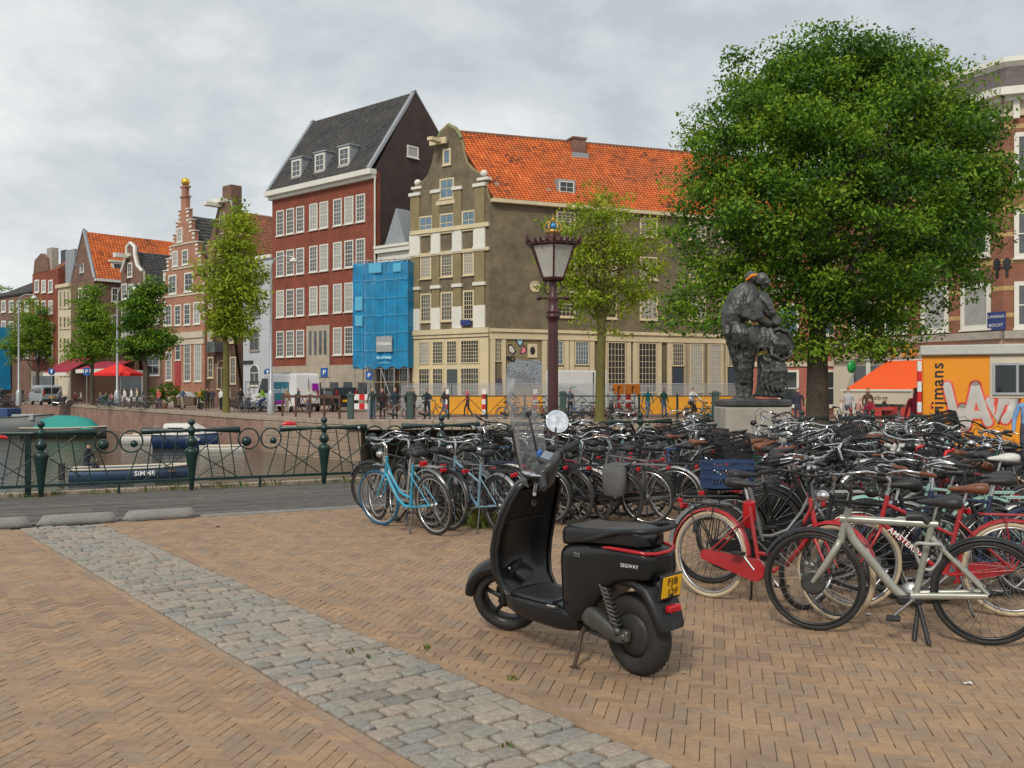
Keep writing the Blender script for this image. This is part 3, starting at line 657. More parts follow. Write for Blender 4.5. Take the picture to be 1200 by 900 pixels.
rA,rB,rC,rD=(-WR+.3,-.55,ER+.1),(-.3,-.55,ER+.1),(-.3,AP[0],AP[1]-.05),(-WR+.3,AP[0],AP[1]-.05)
fr.mk(MB().slab(rA,rB,rC,rD,.15).slab(rD,rC,(-.3,DP,ER),(-WR+.3,DP,ER),.15),'roof',[SLATE]); tiles(fr,rA,rB,rC,rD,56,34,SLATE,amp=.04)
fr.mk(MB().box(-WR-.3,.15,-.7,0,ER-.3,ER+.12).box(-WR-.15,.1,-.35,0,ER-.6,ER-.3),'cornice',[WHITE])
for x0 in (-.22,-WR+.05): fr.mk(MB().slab((x0-.2,-.6,ER+.22),(x0+.2,-.6,ER+.22),(x0+.2,AP[0],AP[1]+.15),(x0-.2,AP[0],AP[1]+.15),.2).slab((x0-.2,AP[0],AP[1]+.15),(x0+.2,AP[0],AP[1]+.15),(x0+.2,DP,ER+.1),(x0-.2,DP,ER+.1),.2),'verge_coping',[LEAD])
fr.mk(MB().tube([(.06,-.1,3),(.06,-.1,ER-.6)],.07,8),'downpipe',[WHITE])
xr=fr.s_of
hts=[(fr.at(328.8,t_)[1],fr.at(328.8,b_)[1]) for t_,b_ in ((247,276.4),(294,324),(340.5,372),(388,418.5))]
for r_,(zt_,zb) in enumerate(hts):
    for i,px in enumerate((328.8,340.5,352.2,367.8,380,396,409.4,422.9)):
        if r_==3 and i in (3,4): continue
        win(fr,xr(px),zb,1.12,zt_-zb,3,6,frame=WHITE,t=.11,glass=random.choice([G_CURT,G_MID,G_CURT,G_DARK]),y=0)
fr.mk(MB().bbox(xr(360),xr(387),-.12,0,2.6,hts[3][0]+.25,.03),'stone_portal',[STONEB])
for px in (365,371,377,382.5): fr.mk(MB().box(xr(px)-.16,xr(px)+.16,-.16,-.12,hts[3][1]+.1,hts[3][0]-.2),'portal_window',[G_MID])
for px in (372,392,408,425): fr.mk(MB().box(xr(px)-.55,xr(px)+.55,-.06,-.03,.9,2.2),'basement_window',[G_DARK])
fr.mk(MB().box(xr(333),xr(340),-.07,-.03,.1,2.4),'door',[mat('dark_door',(.03,.03,.032),.4)])
for px in (346.5,374,402.5):
    x0=xr(px); d=fr.mk(MB().box(x0-.75,x0+.75,.1,2.4,ER+.9,ER+2.6).box(x0-.85,x0+.85,.0,2.5,ER+2.6,ER+2.72),'dormer',[LEAD]); win(fr,x0,ER+1.0,1.3,1.5,2,3,t=.14,y=-.1,glass=G_MID)
s,z=fs.at(483.5,178.5); win(fs,s,z-.45,1.25,.95,1,1,t=.12)
# ---- B3: small house behind netting
f3P=A_+Vector((-.05,.05)); b3=thing('netted_house','narrow white-corniced house wrapped behind blue scaffold netting','house',(f3P.x,f3P.y,0))
e3=(Vector((A_.x,A_.y))-Rc).normalized(); f3=Face(b3,(A_.x-.1,A_.y+.07),e3); W3=(Vector((A_.x,A_.y))-Rc).length-.25
f3.mk(MB().box(-W3,0,.4,9,0,12.6),'wall',[BRN]); f3.mk(MB().box(-W3-.05,0,-.2,.4,12.2,12.55).box(-W3,0,.1,.4,11.5,12.2).box(-W3-.05,.0,-.3,.4,12.55,12.75),'cornice',[WHITE])
f3.mk(MB().slab((-W3,.3,12.7),(0,.3,12.7),(0,4,16),(-W3,4,16),.15),'roof',[SLATE])
f3.mk(MB().prism([(-W3*.52-1.2,12.75),(-W3*.52+1.2,12.75),(-W3*.52+.1,15.6)],.25,3.5),'dormer',[LEAD])
for zz in (1.2,4.6,8):
    for q in (.28,.72): win(f3,-W3*q,zz,1.1,2.2,2,3,y=-.4)
# scaffold with netting
NETP=Vector((X(478,73.2),73.2)); NETL=Vector((X(413.5,75.2),75.2)); en=(NETP-NETL).normalized(); NW=(NETP-NETL).length
sc=thing('scaffold','blue netted scaffold tower in front of the narrow house','scaffold',(NETP.x,NETP.y,0)); fn=Face(sc,NETP,en)
zt_,zb=H(307,74.0),H(431,74.0)
netm=mat('blue_net',(.008,.25,.50),.75,var=.28,scale=.9,bump=.3,bscale=3,alpha=.82)
mb=MB(); nx_,nz_=22,20; v=[]; f=[]
for j in range(nz_+1):
    for i in range(nx_+1):
        xx=-NW*i/nx_; zz=zb+(zt_-zb)*j/nz_; yy=-.12*abs(math.sin(PI*i*4/nx_))-.08*mnoise.noise(Vector((i*.6,j*.4,0)))
        v.append((xx,yy,zz+.12*math.sin(i*1.3)*(j==0)))
for j in range(nz_):
    for i in range(nx_): f.append((j*(nx_+1)+i,j*(nx_+1)+i+1,(j+1)*(nx_+1)+i+1,(j+1)*(nx_+1)+i))
mb.add(v,f,0,True)
for x0 in (0,-NW): mb.add([(x0,0,zb),(x0,1.6,zb),(x0,1.6,zt_),(x0,0,zt_)],[(0,1,2,3)])
fn.mk(mb,'net',[netm])
SEAM=mat('net_seam',(.10,.42,.62),.7)
for i in range(1,5): fn.mk(MB().tube([(-NW*i/5,-.16,zb+.05),(-NW*i/5+.03,-.17,(zb+zt_)/2),(-NW*i/5,-.16,zt_)],.018,5),'net_seam',[SEAM])
for i in range(1,6): fn.mk(MB().tube([(0,-.15,zb+(zt_-zb)*i/6),(-NW*.5,-.2,zb+(zt_-zb)*i/6-.05),(-NW,-.15,zb+(zt_-zb)*i/6)],.018,5),'net_seam',[SEAM])
for a,bq,c_,d_ in ((-.10,-.24,.90,.98),(-.45,-.68,.90,.99),(-.80,-.93,.55,.68),(-.80,-.93,.40,.50)): fn.mk(MB().box(NW*bq,NW*a,-.215,-.205,zb+(zt_-zb)*c_,zb+(zt_-zb)*d_),'net_patch',[SEAM])
for i in range(5):
    for y0 in (.15,1.3): fn.mk(MB().tube([(-NW*i/4*.96-.1,y0,0),(-NW*i/4*.96-.1,y0,zt_+.3)],.045,6),'pole',[GALV])
for zz in np.arange(2.2,zt_,2.05):
    fn.mk(MB().box(-NW,0,.1,1.35,zz-.05,zz),'platform',[mat('scaffold_board',(.4,.33,.22),.8)]); fn.mk(MB().tube([(-NW,.12,zz+1),(0,.12,zz+1)],.04,6),'guard_rail',[GALV])
fn.mk(MB().tube([(-NW*.25,.1,.1),(-NW*.5,.1,zb)],.04,6).tube([(-NW*.75,.1,zb),(-NW*.5,.1,.1)],.04,6),'brace',[GALV])
s0,zq=fn.at(443,412.5); s1,zw=fn.at(461.5,394); sg=fn.mk(MB().box(s0,s1,-.26,-.2,zq,zw),'sign_board',[mat('grey_board',(.33,.34,.34),.6)])
LW=mat('white_lettering',(.8,.8,.8),.5); LB_=mat('light_blue_lettering',(.45,.75,.85),.5)
Mn=Matrix.Translation((0,0,0))@Matrix.Rotation(fn.rz,4,'Z')
text('sign_lettering','STEIGERS',.27,LW,sc,Mn@TXT((s0+s1)/2,-.28,(zq+zw)/2),.005,bold=.012); text('sign_lettering','03-479000',.26,LB_,sc,Mn@TXT((s0+s1)/2,-.3,zq-.45),.005,bold=.012); text('sign_lettering','www.steigers.nl',.14,LB_,sc,Mn@TXT((s0+s1)/2,-.3,zq-.8),.005)

# ---- the row on the left
Lr=Rc-er*WR; ew=Vector((.731,-.682)).normalized()
def rowhouse(name,label,px0,px1): 
    P=Lr; f0=Face(type('o',(),{'location':Vector((0,0,0))})(),Lr,ew); s1=f0.s_of(px1); s0=f0.s_of(px0); Q=Lr+ew*s1
    r=house(name,label,Q); return r,Face(r,Q,ew),s1-s0
def gablehouse(name,label,px0,px1,outline,m,roofm,ridge_px,depth=14,eave_py=None,base=None,tile=None):
    r,f,w=rowhouse(name,label,px0,px1); op=f.poly(outline); ev=min(op[0][1],op[-1][1])
    f.mk(MB().prism([(0,0),(-w,0)]+op,-.02,.4),'front_wall',[m]); f.mk(MB().box(-w+.02,-.02,.4,depth,0,ev-.3),'wall',[m])
    cx=f.s_of(ridge_px); zt=max(p[1] for p in op)-.9
    a,b_,c_,d_=(-.02,.4,ev-.3),(-.02,depth,ev-.3),(cx,depth,zt),(cx,.4,zt)
    f.mk(MB().slab(a,b_,c_,d_,.15).slab((-w,depth,ev-.3),(-w,.4,ev-.3),d_,c_,.15),'roof',[roofm])
    tiles(f,a,b_,c_,d_,int(depth/.3),18,roofm)
    f.mk(MB().tube([(p[0],.15,p[1]) for p in op],.13,6),'gable_coping',[STONE])
    return r,f,w
# H1 pale grey
r,f,w=rowhouse('grey_stucco_house','pale grey plastered house with round-arched windows beside the red building',285,319)
zt=f.at(302,302)[1]; f.mk(MB().box(-w,0,0,11,0,zt),'wall',[GREYW]); f.mk(MB().box(-w-.02,0,-.2,0,zt-.2,zt+.1),'cornice',[WHITE])
for a in ((293.7,305,346,372),(293,304,386,411)): pwin(f,*a,arch=1,glass=G_DARK,frame=STONE)
f.mk(MB().box(f.s_of(290),f.s_of(307),-.05,0,0,.01),'step',[STONE]); pwin(f,293,304,427,452,arch=1,glass=G_DARK,name='arched_door')
f.mk(MB().box(f.s_of(283),f.s_of(297),-.15,-.05,f.at(290,424.5)[1]-.12,f.at(290,424.5)[1]+.14),'name_board',[BLACKM])
# H2 brown gable
r,f,w=gablehouse('brown_gable_house','brown brick gable house with hoist beam and faded orange roof',240,285,[(284.9,292),(282,283),(276,264),(272.7,248),(269,236),(257,236),(254,250),(250,267),(244.7,287),(240.1,289)],BRN,ORANGE_T2,263)
for a in ((258,264,248,264),(256,265,273,298)): pwin(f,*a,arch=1,frame=CREAM,y=.02)
for a in ((244.5,249.5,309,326),(244,249,385,402),(244,250.5,418,443),(270,277,418,450),(268,274,385,402),(268,274,330,350),(256,264,330,350),(244.5,249.5,345,362)): pwin(f,*a,nx=2,ny=3,frame=CREAM,t=.12)
pwin(f,255,264.5,422,456,arch=1,frame=CREAM,name='arched_door',glass=G_MID)
s,z=f.at(263,228); f.mk(MB().bbox(s-.75,s+.75,.2,1.4,z-1.5,z+.9,.05),'chimney',[BRN]); s,z=f.at(258,240); f.mk(MB().box(s-.35,s+.35,-1.6,.2,z-.25,z+.1).box(s-1.2,s+1,-.5,.3,z+.1,z+.5),'hoist_beam',[WHITE])
f.mk(MB().box(f.s_of(254),f.s_of(264),-1.1,0,f.at(259,413)[1],f.at(259,401)[1]),'wall_case',[G_MID])
x0=f.s_of(285); d=f.mk(MB().box(.1,1.8,5.6,7.2,15.4,17.6),'dormer',[WHITE]); 
f.mk(MB().box(-.9,.1,9,10,19,20.6).box(-.9,.1,11,12,19,20.6),'rear_chimney',[BRN])
# H3 step gable
r,f,w=rowhouse('step_gable_house','pink brick step gable house with white quoins and gilded ball',192,240)
zs=13.5; cx=-w*.5; steps=[(w/2,zs),(w/2*.83,zs+1.15),(w/2*.68,zs+2.3),(w/2*.53,zs+3.45),(w/2*.38,zs+4.6),(w/2*.25,zs+5.7),(w/2*.13,zs+7.0)]
pl=[]
for i,(hw,z) in enumerate(steps):
    pl.append((cx+hw,z)); 
    if i<len(steps)-1: pl.append((cx+steps[i+1][0],z))
pr=pl+[(2*cx-p[0],p[1]) for p in pl[::-1]]
f.mk(MB().prism([(0,0),(-w,0)]+pr[::-1],-.02,.4) if False else MB().prism([(-w,0),(0,0)]+pr,-.02,.4),'front_wall',[PINKB]); f.mk(MB().box(-w+.02,-.02,.4,13,0,zs-.6),'wall',[BRN])
a,b_,c_,d_=(-.02,.4,zs-.6),(-.02,13,zs-.6),(cx,13,zs+5.2),(cx,.4,zs+5.2)
f.mk(MB().slab(a,b_,c_,d_,.15).slab((-w,13,zs-.6),(-w,.4,zs-.6),d_,c_,.15),'roof',[SLATE]); tiles(f,a,b_,c_,d_,40,16,SLATE)
q=MB()
for i,(hw,z) in enumerate(steps):
    for sg in (1,-1):
        for k in range(3): q.box(cx+sg*hw-(.42 if sg>0 else -.0)-(0 if sg>0 else 0),cx+sg*hw+(.03 if sg>0 else .42),-.07,0,z-.35-k*.42,z-.15-k*.42) if hw>.7 else None
        if i<len(steps)-1: q.box(cx+sg*hw-.55,cx+sg*hw+.55,-.1,.45,z,z+.08) if False else q.box(min(cx+sg*hw,cx+sg*steps[i+1][0])-.08,max(cx+sg*hw,cx+sg*steps[i+1][0])+.08,-.1,.45,z,z+.1)
for k in range(12):
    for sx in (-.04,-w-.02): q.box(sx-.4 if sx>-1 else sx,sx+.06 if sx>-1 else sx+.46,-.07,0,8+k*.45,8.22+k*.45)
f.mk(q,'quoins',[WHITE])
f.mk(MB().box(cx-.35,cx+.35,-.05,.4,zs+7,zs+8.1).box(cx-.5,cx+.5,-.12,.5,zs+7.9,zs+8.1).box(cx-.6,cx+.6,-.12,.5,zs+6.95,zs+7.1),'pinnacle',[PINKB]); f.mk(MB().ball((cx,.18,zs+8.5),.42,12,8),'gilded_ball',[mat('gilding',(.75,.48,.06),.3,.7)])
for a in ((194,201.5,357.5,382),(205,212.5,357,381.5),(216,223.5,356,381),(227,235,354,380)): pwin(f,*a,nx=2,ny=4,t=.14)
for a in ((198,207.3,322,345),(216.5,226.5,319,342)): pwin(f,*a,nx=2,ny=3,t=.16)
for a in ((202.5,209,294.5,312.5),(214,221,292.5,310.5)): pwin(f,*a,nx=2,ny=3,t=.14,y=.02)
pwin(f,208,214.5,267,284,nx=2,ny=3,t=.14,y=.02)
for a in ((216,224,399,447),(228,236.5,398,447),(195,201.5,412,446)): pwin(f,*a,nx=3,ny=7,t=.12)
f.mk(MB().box(f.s_of(206),f.s_of(212),-.1,0,.6,f.at(209,424)[1]),'red_door',[mat('red_door_paint',(.36,.02,.02),.35)]); pwin(f,206,212,400,422,nx=1,ny=2)
for zz in (f.at(215,346)[1],f.at(215,314)[1],f.at(215,286)[1]): f.mk(MB().box(-w if zz<13 else cx-2.2,0 if zz<13 else cx+2.2,-.1,0,zz-.07,zz+.1),'string_course',[CREAMW])
zz=f.at(220,393)[1]; f.mk(MB().box(-w,0,-.25,0,zz-.3,zz+.3).box(-w,0,-.12,0,zz-.9,zz-.3),'cornice',[CREAMW]); f.mk(MB().box(-w,0,-.08,0,0,.8),'plinth',[STONE])
# filler + H4 bell gable
r,f,w=rowhouse('low_brown_house','low brown brick house half hidden behind the dark green street tree',168,192)
f.mk(MB().box(-w,0,0,12,0,12),'wall',[BRN]); f.mk(MB().slab((-w,0,12),(0,0,12),(0,5,14),(-w,5,14),.15),'roof',[SLATE])
for a in ((171,177,335,352),(181,187,335,352),(171,177,362,380),(181,187,362,380),(171,187,405,440)): pwin(f,*a,nx=2,ny=3)
r,f,w=gablehouse('bell_gable_house','dark brown bell gable house with white trimmed neck and hoist beam',141.5,168,[(168,334),(167.3,319),(161,311),(158.3,299),(158,289),(153.3,284.6),(149.4,289),(149,296),(147,306),(142.5,319),(141.6,334)],DKBR if False else BRN,SLATE,153.3)
f.mk(MB().tube([(p[0],-.05,p[1]) for p in f.poly([(167.3,318),(161,311),(158.3,299),(158,289),(153.3,284.6),(149.4,289),(149,296),(147,306),(142.5,319)])],.17,6),'white_gable_trim',[WHITE])
pwin(f,150,155.5,308,325,nx=2,ny=3,t=.14,y=.02); s,z=f.at(151,300); f.mk(MB().box(s-.3,s+.3,-1.6,0,z-.25,z+.2).box(s-1.5,s+.6,-.3,0,z-.1,z+.25),'hoist_beam',[WHITE])
for y0,y1 in ((332.5,351),(359.5,378),(386,405)):
    for a in ((143,149),(150.5,156.5),(158,164)): pwin(f,a[0],a[1],y0,y1,nx=2,ny=3,t=.14)
f.mk(MB().box(-w,0,-.1,0,.3,3.6),'shopfront',[WHITE]); f.mk(MB().box(-w+.3,-.3,-.14,-.1,.8,3.2),'shop_window',[G_DARK])
# H5 orange-roofed corner house
f0=Face(type('o',(),{'location':Vector((0,0,0))})(),Lr,ew); P5=Lr+ew*f0.s_of(110); 
r=house('orange_roof_house','brown corner house with bright orange tiled roof above the red awnings',P5); f=Face(r,P5,ew); w=-f.s_of(83); ep=Vector((.682,.731)); f2=Face(r,P5,ep)
EV=f.at(110,326)[1]; f.mk(MB().box(-w,0,0,26,0,EV),'wall',[BRN]); pk=f.at(98,269.5); 
f.mk(MB().prism([(0,EV),(pk[0],pk[1]),(-w,EV)],-.02,.4),'gable_wall',[BRN]); a,b_,c_,d_=(0.3,.2,EV),(0.3,26,EV),(pk[0],26,pk[1]-.2),(pk[0],.2,pk[1]-.2)
f.mk(MB().slab(a,b_,c_,d_,.15).slab((-w,26,EV),(-w,.2,EV),d_,c_,.15),'roof',[ORANGE_T]); tiles(f,a,b_,c_,d_,70,24,ORANGE_T)
f.mk(MB().tube([(0.1,.05,EV),(pk[0],.05,pk[1]),(-w,.05,EV)],.22,6),'gable_coping',[LEAD]); f2.mk(MB().box(0,26,-.4,0,EV-.3,EV),'gutter',[WHITE])
for q in ((94.3,98.8,309,319.5),(92.5,97.2,337,355),(100,105,337,355),(92.5,97.2,371,390),(100,105,371,390)): pwin(f,*q,nx=2,ny=3,t=.16,y=.02)
for q in ((130.5,138.5,337,354),(130.5,138.5,369,385)): pwin(f2,*q,nx=2,ny=2,glass=G_DARK,t=.14)
d=f2.mk(MB().box(2.2,4.6,.4,3.2,EV+.3,EV+2.1).box(2.0,4.8,.2,3.3,EV+2.1,EV+2.3),'dormer',[WHITE]); win(f2,3.4,EV+.35,2.0,1.6,2,2,y=-.4,glass=G_MID)
s,z=f.at(92,301); f.mk(MB().box(pk[0]-.15,pk[0]+.15,-1.2,0,pk[1]-4.2,pk[1]-3.9),'hoist_beam',[LEAD])
# red fascia + awnings sit below; H6 cream, H7, H8, H9
r,f,w=rowhouse('cream_house','narrow cream stucco house with tall windows between brown houses',68,83); zt=f.at(75,334)[1]
f.mk(MB().box(-w,0,0,14,0,zt),'wall',[CREAMW]); f.mk(MB().box(-w-.1,.1,-.3,0,zt-.3,zt+.1),'cornice',[CREAM]); f.mk(MB().box(-w+.6,-.4,.6,4,zt,zt+4.2),'dormer',[LEAD]); 
for y0,y1 in ((340,361),(370,385),(395,410),(418,440)):
    for a in ((70,73),(74.5,77.8),(79,82)): pwin(f,a[0],a[1],y0,y1,nx=1,ny=2,t=.16,frame=CREAM,glass=G_MID)
r,f,w=rowhouse('stepped_brown_house','red brown brick house with small round-topped gable dormer and orange roof end',38,68); zt=f.at(53,318)[1]
f.mk(MB().box(-w,0,0,14,0,zt),'wall',[REDB]); f.mk(MB().prism([(-w*.95,zt),(-w*.35,zt),(-w*.4,zt+1.6),(-w*.65,zt+2.3),(-w*.9,zt+1.6)],-.05,.5),'gable_wall',[BRN]); f.mk(MB().slab((-w*.4,0,zt),(0,0,zt),(0,6,zt+4),(-w*.4,6,zt+4),.2),'roof',[ORANGE_T]); f.mk(MB().box(-w*.5,-w*.3,.2,1,zt,zt+2.8),'chimney',[STONE])
for y0,y1 in ((328,343),(352,368),(378,394),(404,420)):
    for a in ((41,46),(49,54),(57,62)): pwin(f,a[0],a[1],y0,y1,nx=2,ny=3,t=.2)
f.mk(MB().box(-w,0,-.15,0,.2,3.8),'shopfront',[CREAMW]); f.mk(MB().box(-w+.6,-.6,-.2,-.15,.6,3.2),'shop_window',[G_DARK])
r,f,w=rowhouse('low_dark_roof_house','low brick house with dark tiled roof and chimney at the picture edge',-6,38); zt=f.at(20,345)[1]
f.mk(MB().box(-w,0,0,14,0,zt),'wall',[BRN]); a,b_,c_,d_=(-w,-.2,zt),(0,-.2,zt),(0,7,zt+3.4),(-w,7,zt+3.4); f.mk(MB().slab(a,b_,c_,d_,.2),'roof',[SLATE]); tiles(f,a,b_,c_,d_,40,14,SLATE); f.mk(MB().box(-w*.3,-w*.2,5,6.5,zt+1,zt+6),'chimney',[BLACKM])
for y0,y1 in ((352,366),(376,392),(402,420)):
    for a in ((2,7),(11,16),(20,25),(29,34)): pwin(f,a[0],a[1],y0,y1,nx=2,ny=3,t=.2)
bn=f.mk(MB().box(f.s_of(-6),f.s_of(14.5),-1.6,-.2,1.5,9.5),'blue_site_net',[netm])
r,f,w=rowhouse('edge_brick_house','plain brick house cut off by the picture edge',-60,-6); f.mk(MB().box(-w,0,0,14,0,13),'wall',[BRN]); f.mk(MB().slab((-w,0,13),(0,0,13),(0,7,16),(-w,7,16),.2),'roof',[SLATE])

# ---- right-hand brick corner building
P0=Vector((X(1176,45),45.)); e_r=Vector((.454,-.891)).normalized()
rb=thing('banded_brick_building','brown brick corner building with yellow bands and slate mansard roof','building',(P0.x,P0.y,0)); fa=Face(rb,P0,e_r); eb=Vector((.94,-.342)).normalized(); fb=Face(rb,P0,eb)
WA=-fa.s_of(985)+.5; ZB=fa.at(1150,396)[1]; ZC=fa.at(1160,138)[1]
fp=[P0,P0+eb*12,P0+eb*12+Vector((8,14)),P0-e_r*WA+Vector((9,6)),P0-e_r*WA]
mb=MB(); mb.zprism([(p.x-P0.x,p.y-P0.y) for p in fp],ZB,ZC); mb.obj('wall',RBRICK,rb); mb=MB(); mb.zprism([(p.x-P0.x,p.y-P0.y) for p in fp],0,ZB); mb.obj('ground_floor_wall',CREAMW,rb)
for fc,x0,x1 in ((fa,-WA,.0),(fb,.0,12)):
    fc.mk(MB().box(x0,x1+.02,-.35,0,ZB-.1,ZB+.25).box(x0,x1,-.2,0,ZB-.9,ZB-.75),'string_course',[STONE]); fc.mk(MB().box(x0,x1,-.12,0,ZB-.74,ZB-.11),'fascia',[mat('pinkish_fascia',(.55,.36,.27),.6)])
    fc.mk(MB().box(x0,x1,-.12,0,ZC-.15,ZC+.7),'frieze',[CREAMW]); fc.mk(MB().box(x0-.2,x1+.3,-.75,0,ZC+.7,ZC+1.05).box(x0,x1+.1,-.4,0,ZC+.5,ZC+.7),'cornice',[WHITE])
    k=0
    for zz in np.arange(ZB+.9,ZC-.4,1.23): fc.mk(MB().box(x0,x1,-.015,0,zz,zz+.2),'yellow_band',[YBAND])
    xx=x0+.5
    while xx<x1: fc.mk(MB().box(xx-.13,xx+.13,-.3,0,ZC-.3,ZC+.5),'bracket',[WHITE]); xx+=1.9
# mansard
mz0,mz1=ZC+1.05,fa.at(1168,66)[1]
def inb(p): return (p.x-P0.x,p.y-P0.y)
ctr=P0+Vector((6,8)); lo=[P0,P0+eb*7.5,P0+eb*7.5+Vector((8,14)),P0-e_r*3.4+Vector((9,6)),P0-e_r*3.4]
ms=MB(); ra=[inb(p)+(mz0,) for p in lo]; rb2=[(lambda q:(q[0],q[1],mz1))(inb(p+(ctr-p)*.13)) for p in lo]
ms.loft([ra,rb2],0,False,True); ms.obj('mansard_roof',mat('slate_grey',(.105,.085,.08),.7,var=.25,scale=2.5,streak=3,bump=.3,bscale=7),rb)
rt=[(q[0]*1.0,q[1],mz1) for q in rb2]; tt=MB(); cxx=(sum(q[0] for q in rt)/5,sum(q[1] for q in rt)/5)
big=lambda k,z:[(cxx[0]+(q[0]-cxx[0])*k,cxx[1]+(q[1]-cxx[1])*k,z) for q in rt]
tt.loft([big(1.03,mz1-.35),big(1.08,mz1-.1),big(1.08,mz1+.12)],0,False,True); tt.obj('roof_trim',WHITE,rb)
fa.mk(MB().box(-5.2,-3.6,.5,3,mz0-.2,mz1+.1).box(-5.4,-3.5,.3,3.1,mz1+.1,mz1+.35),'parapet_block',[CREAMW]); fa.mk(MB().tube([(-3.3,.3,mz0),(-3.3,.35,mz1)],.08,6),'downpipe',[WHITE])
fa.mk(MB().box(-WA,-5,1.5,6,ZC,ZC+3.0),'rear_roof',[SLATE]); fa.mk(MB().box(-9.5,-8.6,2,3,ZC+3,ZC+5.6),'chimney',[BRN])
for px0,px1,y0,y1,g_ in ((1127,1161.5,332,386,G_CURT),(1080,1112,337,389,G_CURT),(1036,1064,342,391,G_DARK),(1000,1022,346,393,G_DARK),(1128,1160.5,248,302,G_MID),(1082,1111,258,308,G_MID),(1036,1062,268,315,G_MID),(1128,1160,160,217,G_MID),(1082,1110,172,228,G_MID)):
    o=pwin(fa,px0,px1,y0,y1,nx=1,ny=1,t=.2,glass=g_,y=.03); s,z=fa.at((px0+px1)/2,y0-4); fa.mk(MB().prism([(s-1.05,z-.1),(s+1.05,z-.1),(s+.8,z+.35),(s,z+.55),(s-.8,z+.35)],-.06,0),'brick_arch',[BRN]); fa.mk(MB().box(s-.16,s+.16,-.12,0,z+.05,z+.62),'keystone',[WHITE])
for y0,y1 in ((330,385),(245,302),(155,214)): pwin(fb,1188,1220,y0,y1,nx=1,ny=2,t=.2,glass=G_MID,y=.03)
for px,py in ((1169,314),(1180,313)): s,z=fa.at(px,py) if px<1176 else fb.at(px,py); fc=fa if px<1176 else fb; fc.mk(MB().prism([(s-.06,z-.45),(s+.06,z-.45),(s+.06,z-.1),(s+.22,z),(s+.1,z+.1),(s+.2,z+.28),(s,z+.45),(s-.2,z+.28),(s-.1,z+.1),(s-.22,z),(s-.06,z-.1)],-.06,0),'wall_anchor',[BLACKM])
s,z=fa.at(1172.5,376); sp=fa.mk(MB().box(s-.62,s+.3,-.1,-.04,z-.42,z+.42),'street_name_plate',[MATS['blue_sign']])
Ma=Matrix.Rotation(fa.rz,4,'Z'); text('plate_lettering','ELANDSGR.',.17,LW,rb,Ma@TXT(s-.16,-.11,z+.2),.003); text('plate_lettering','BOCHT',.2,LW,rb,Ma@TXT(s-.16,-.11,z-.2),.003)
for px in (1008,1030,1052,1075,1100): fa.mk(MB().box(fa.s_of(px)-.55,fa.s_of(px)+.55,-.06,0,.6,2.9),'shop_window',[G_MID])
for px in (1000,1019,1041,1063.5): fa.mk(MB().box(fa.s_of(px)-.13,fa.s_of(px)+.13,-.12,0,0,3.2),'shop_post',[WHITE])
s,z=fa.at(1060,412); text('shop_sign_lettering',"'t Tu",.85,mat('amber_sign',(.55,.25,.02),.4),rb,Ma@TXT(s,-.25,z),.04,shear=.2,bold=.03)
s,z=fa.at(1016,430); fa.mk(MB().lathe([(.0,-.04),(.24,-.04),(.24,.04),(0,.04)],14,M=Matrix.Translation((s-.4,-.7,z))@Matrix.Rotation(R(75),4,'Z')@Matrix.Scale(1.4,4,(0,0,1))@Matrix.Rotation(R(90),4,'X')),'round_bar_sign',[mat('green_sign',(.01,.28,.05),.35)])
fa.mk(MB().box(s-.42,s-.38,-.7,0,z+.55,z+.6),'sign_bracket',[BLACKM])
# awning
s0,s1=fa.s_of(1003)+1.3,fa.s_of(1088)+1.3; _,za=fa.at(1050,423); zo=za-1.55
aw=fa.mk(MB().slab((s0+1.0,-.1,za),(s1,-.1,za),(s1,-2.6,zo),(s0+.4,-2.6,zo),.04),'awning',[mat('orange_awning',(.82,.10,.012),.7,var=.05)])
fa.mk(MB().box(s0+.4,s1,-2.68,-2.6,zo-.62,zo),'awning_valance',[CREAMW]); fa.mk(MB().box(s0+.3,s1,-2.75,-2.6,zo,zo+.1).box(s0+1,s1,-.2,0,za,za+.14),'awning_bar',[WHITE])
text('awning_lettering',"d' Smalbrug",.3,mat('grey_lettering',(.12,.1,.08),.5),rb,Ma@TXT((s0*.35+s1*.65)-.6,-2.7,zo-.32),.003,shear=.3)
# ---- pink-red house at the back behind the big tree
pbP=Vector((X(992,58.),58.)); r=thing('pink_red_house','salmon red brick house with pale bands seen through the tree','house',(pbP.x,pbP.y,0)); f=Face(r,pbP,(.97,-.24))
SALM=brickmat('salmon_brick',(.44,.13,.09),(.38,.10,.07),(.42,.2,.15),1.3,.15,.2)
f.mk(MB().box(-5.4,0,0,9,0,12),'wall',[SALM]); 
for zz in (3.0,4.1,7.4): f.mk(MB().box(-5.4,0,-.1,0,zz,zz+.3),'string_course',[CREAMW])
for i in range(2):
    for zz,hh,g_ in ((4.8,2.0,G_BLUE),(8.2,2.0,G_MID),(.6,2.2,G_DARK)): win(f,-1.2-i*2.1,zz,1.2,hh,1,2,t=.14,glass=g_)
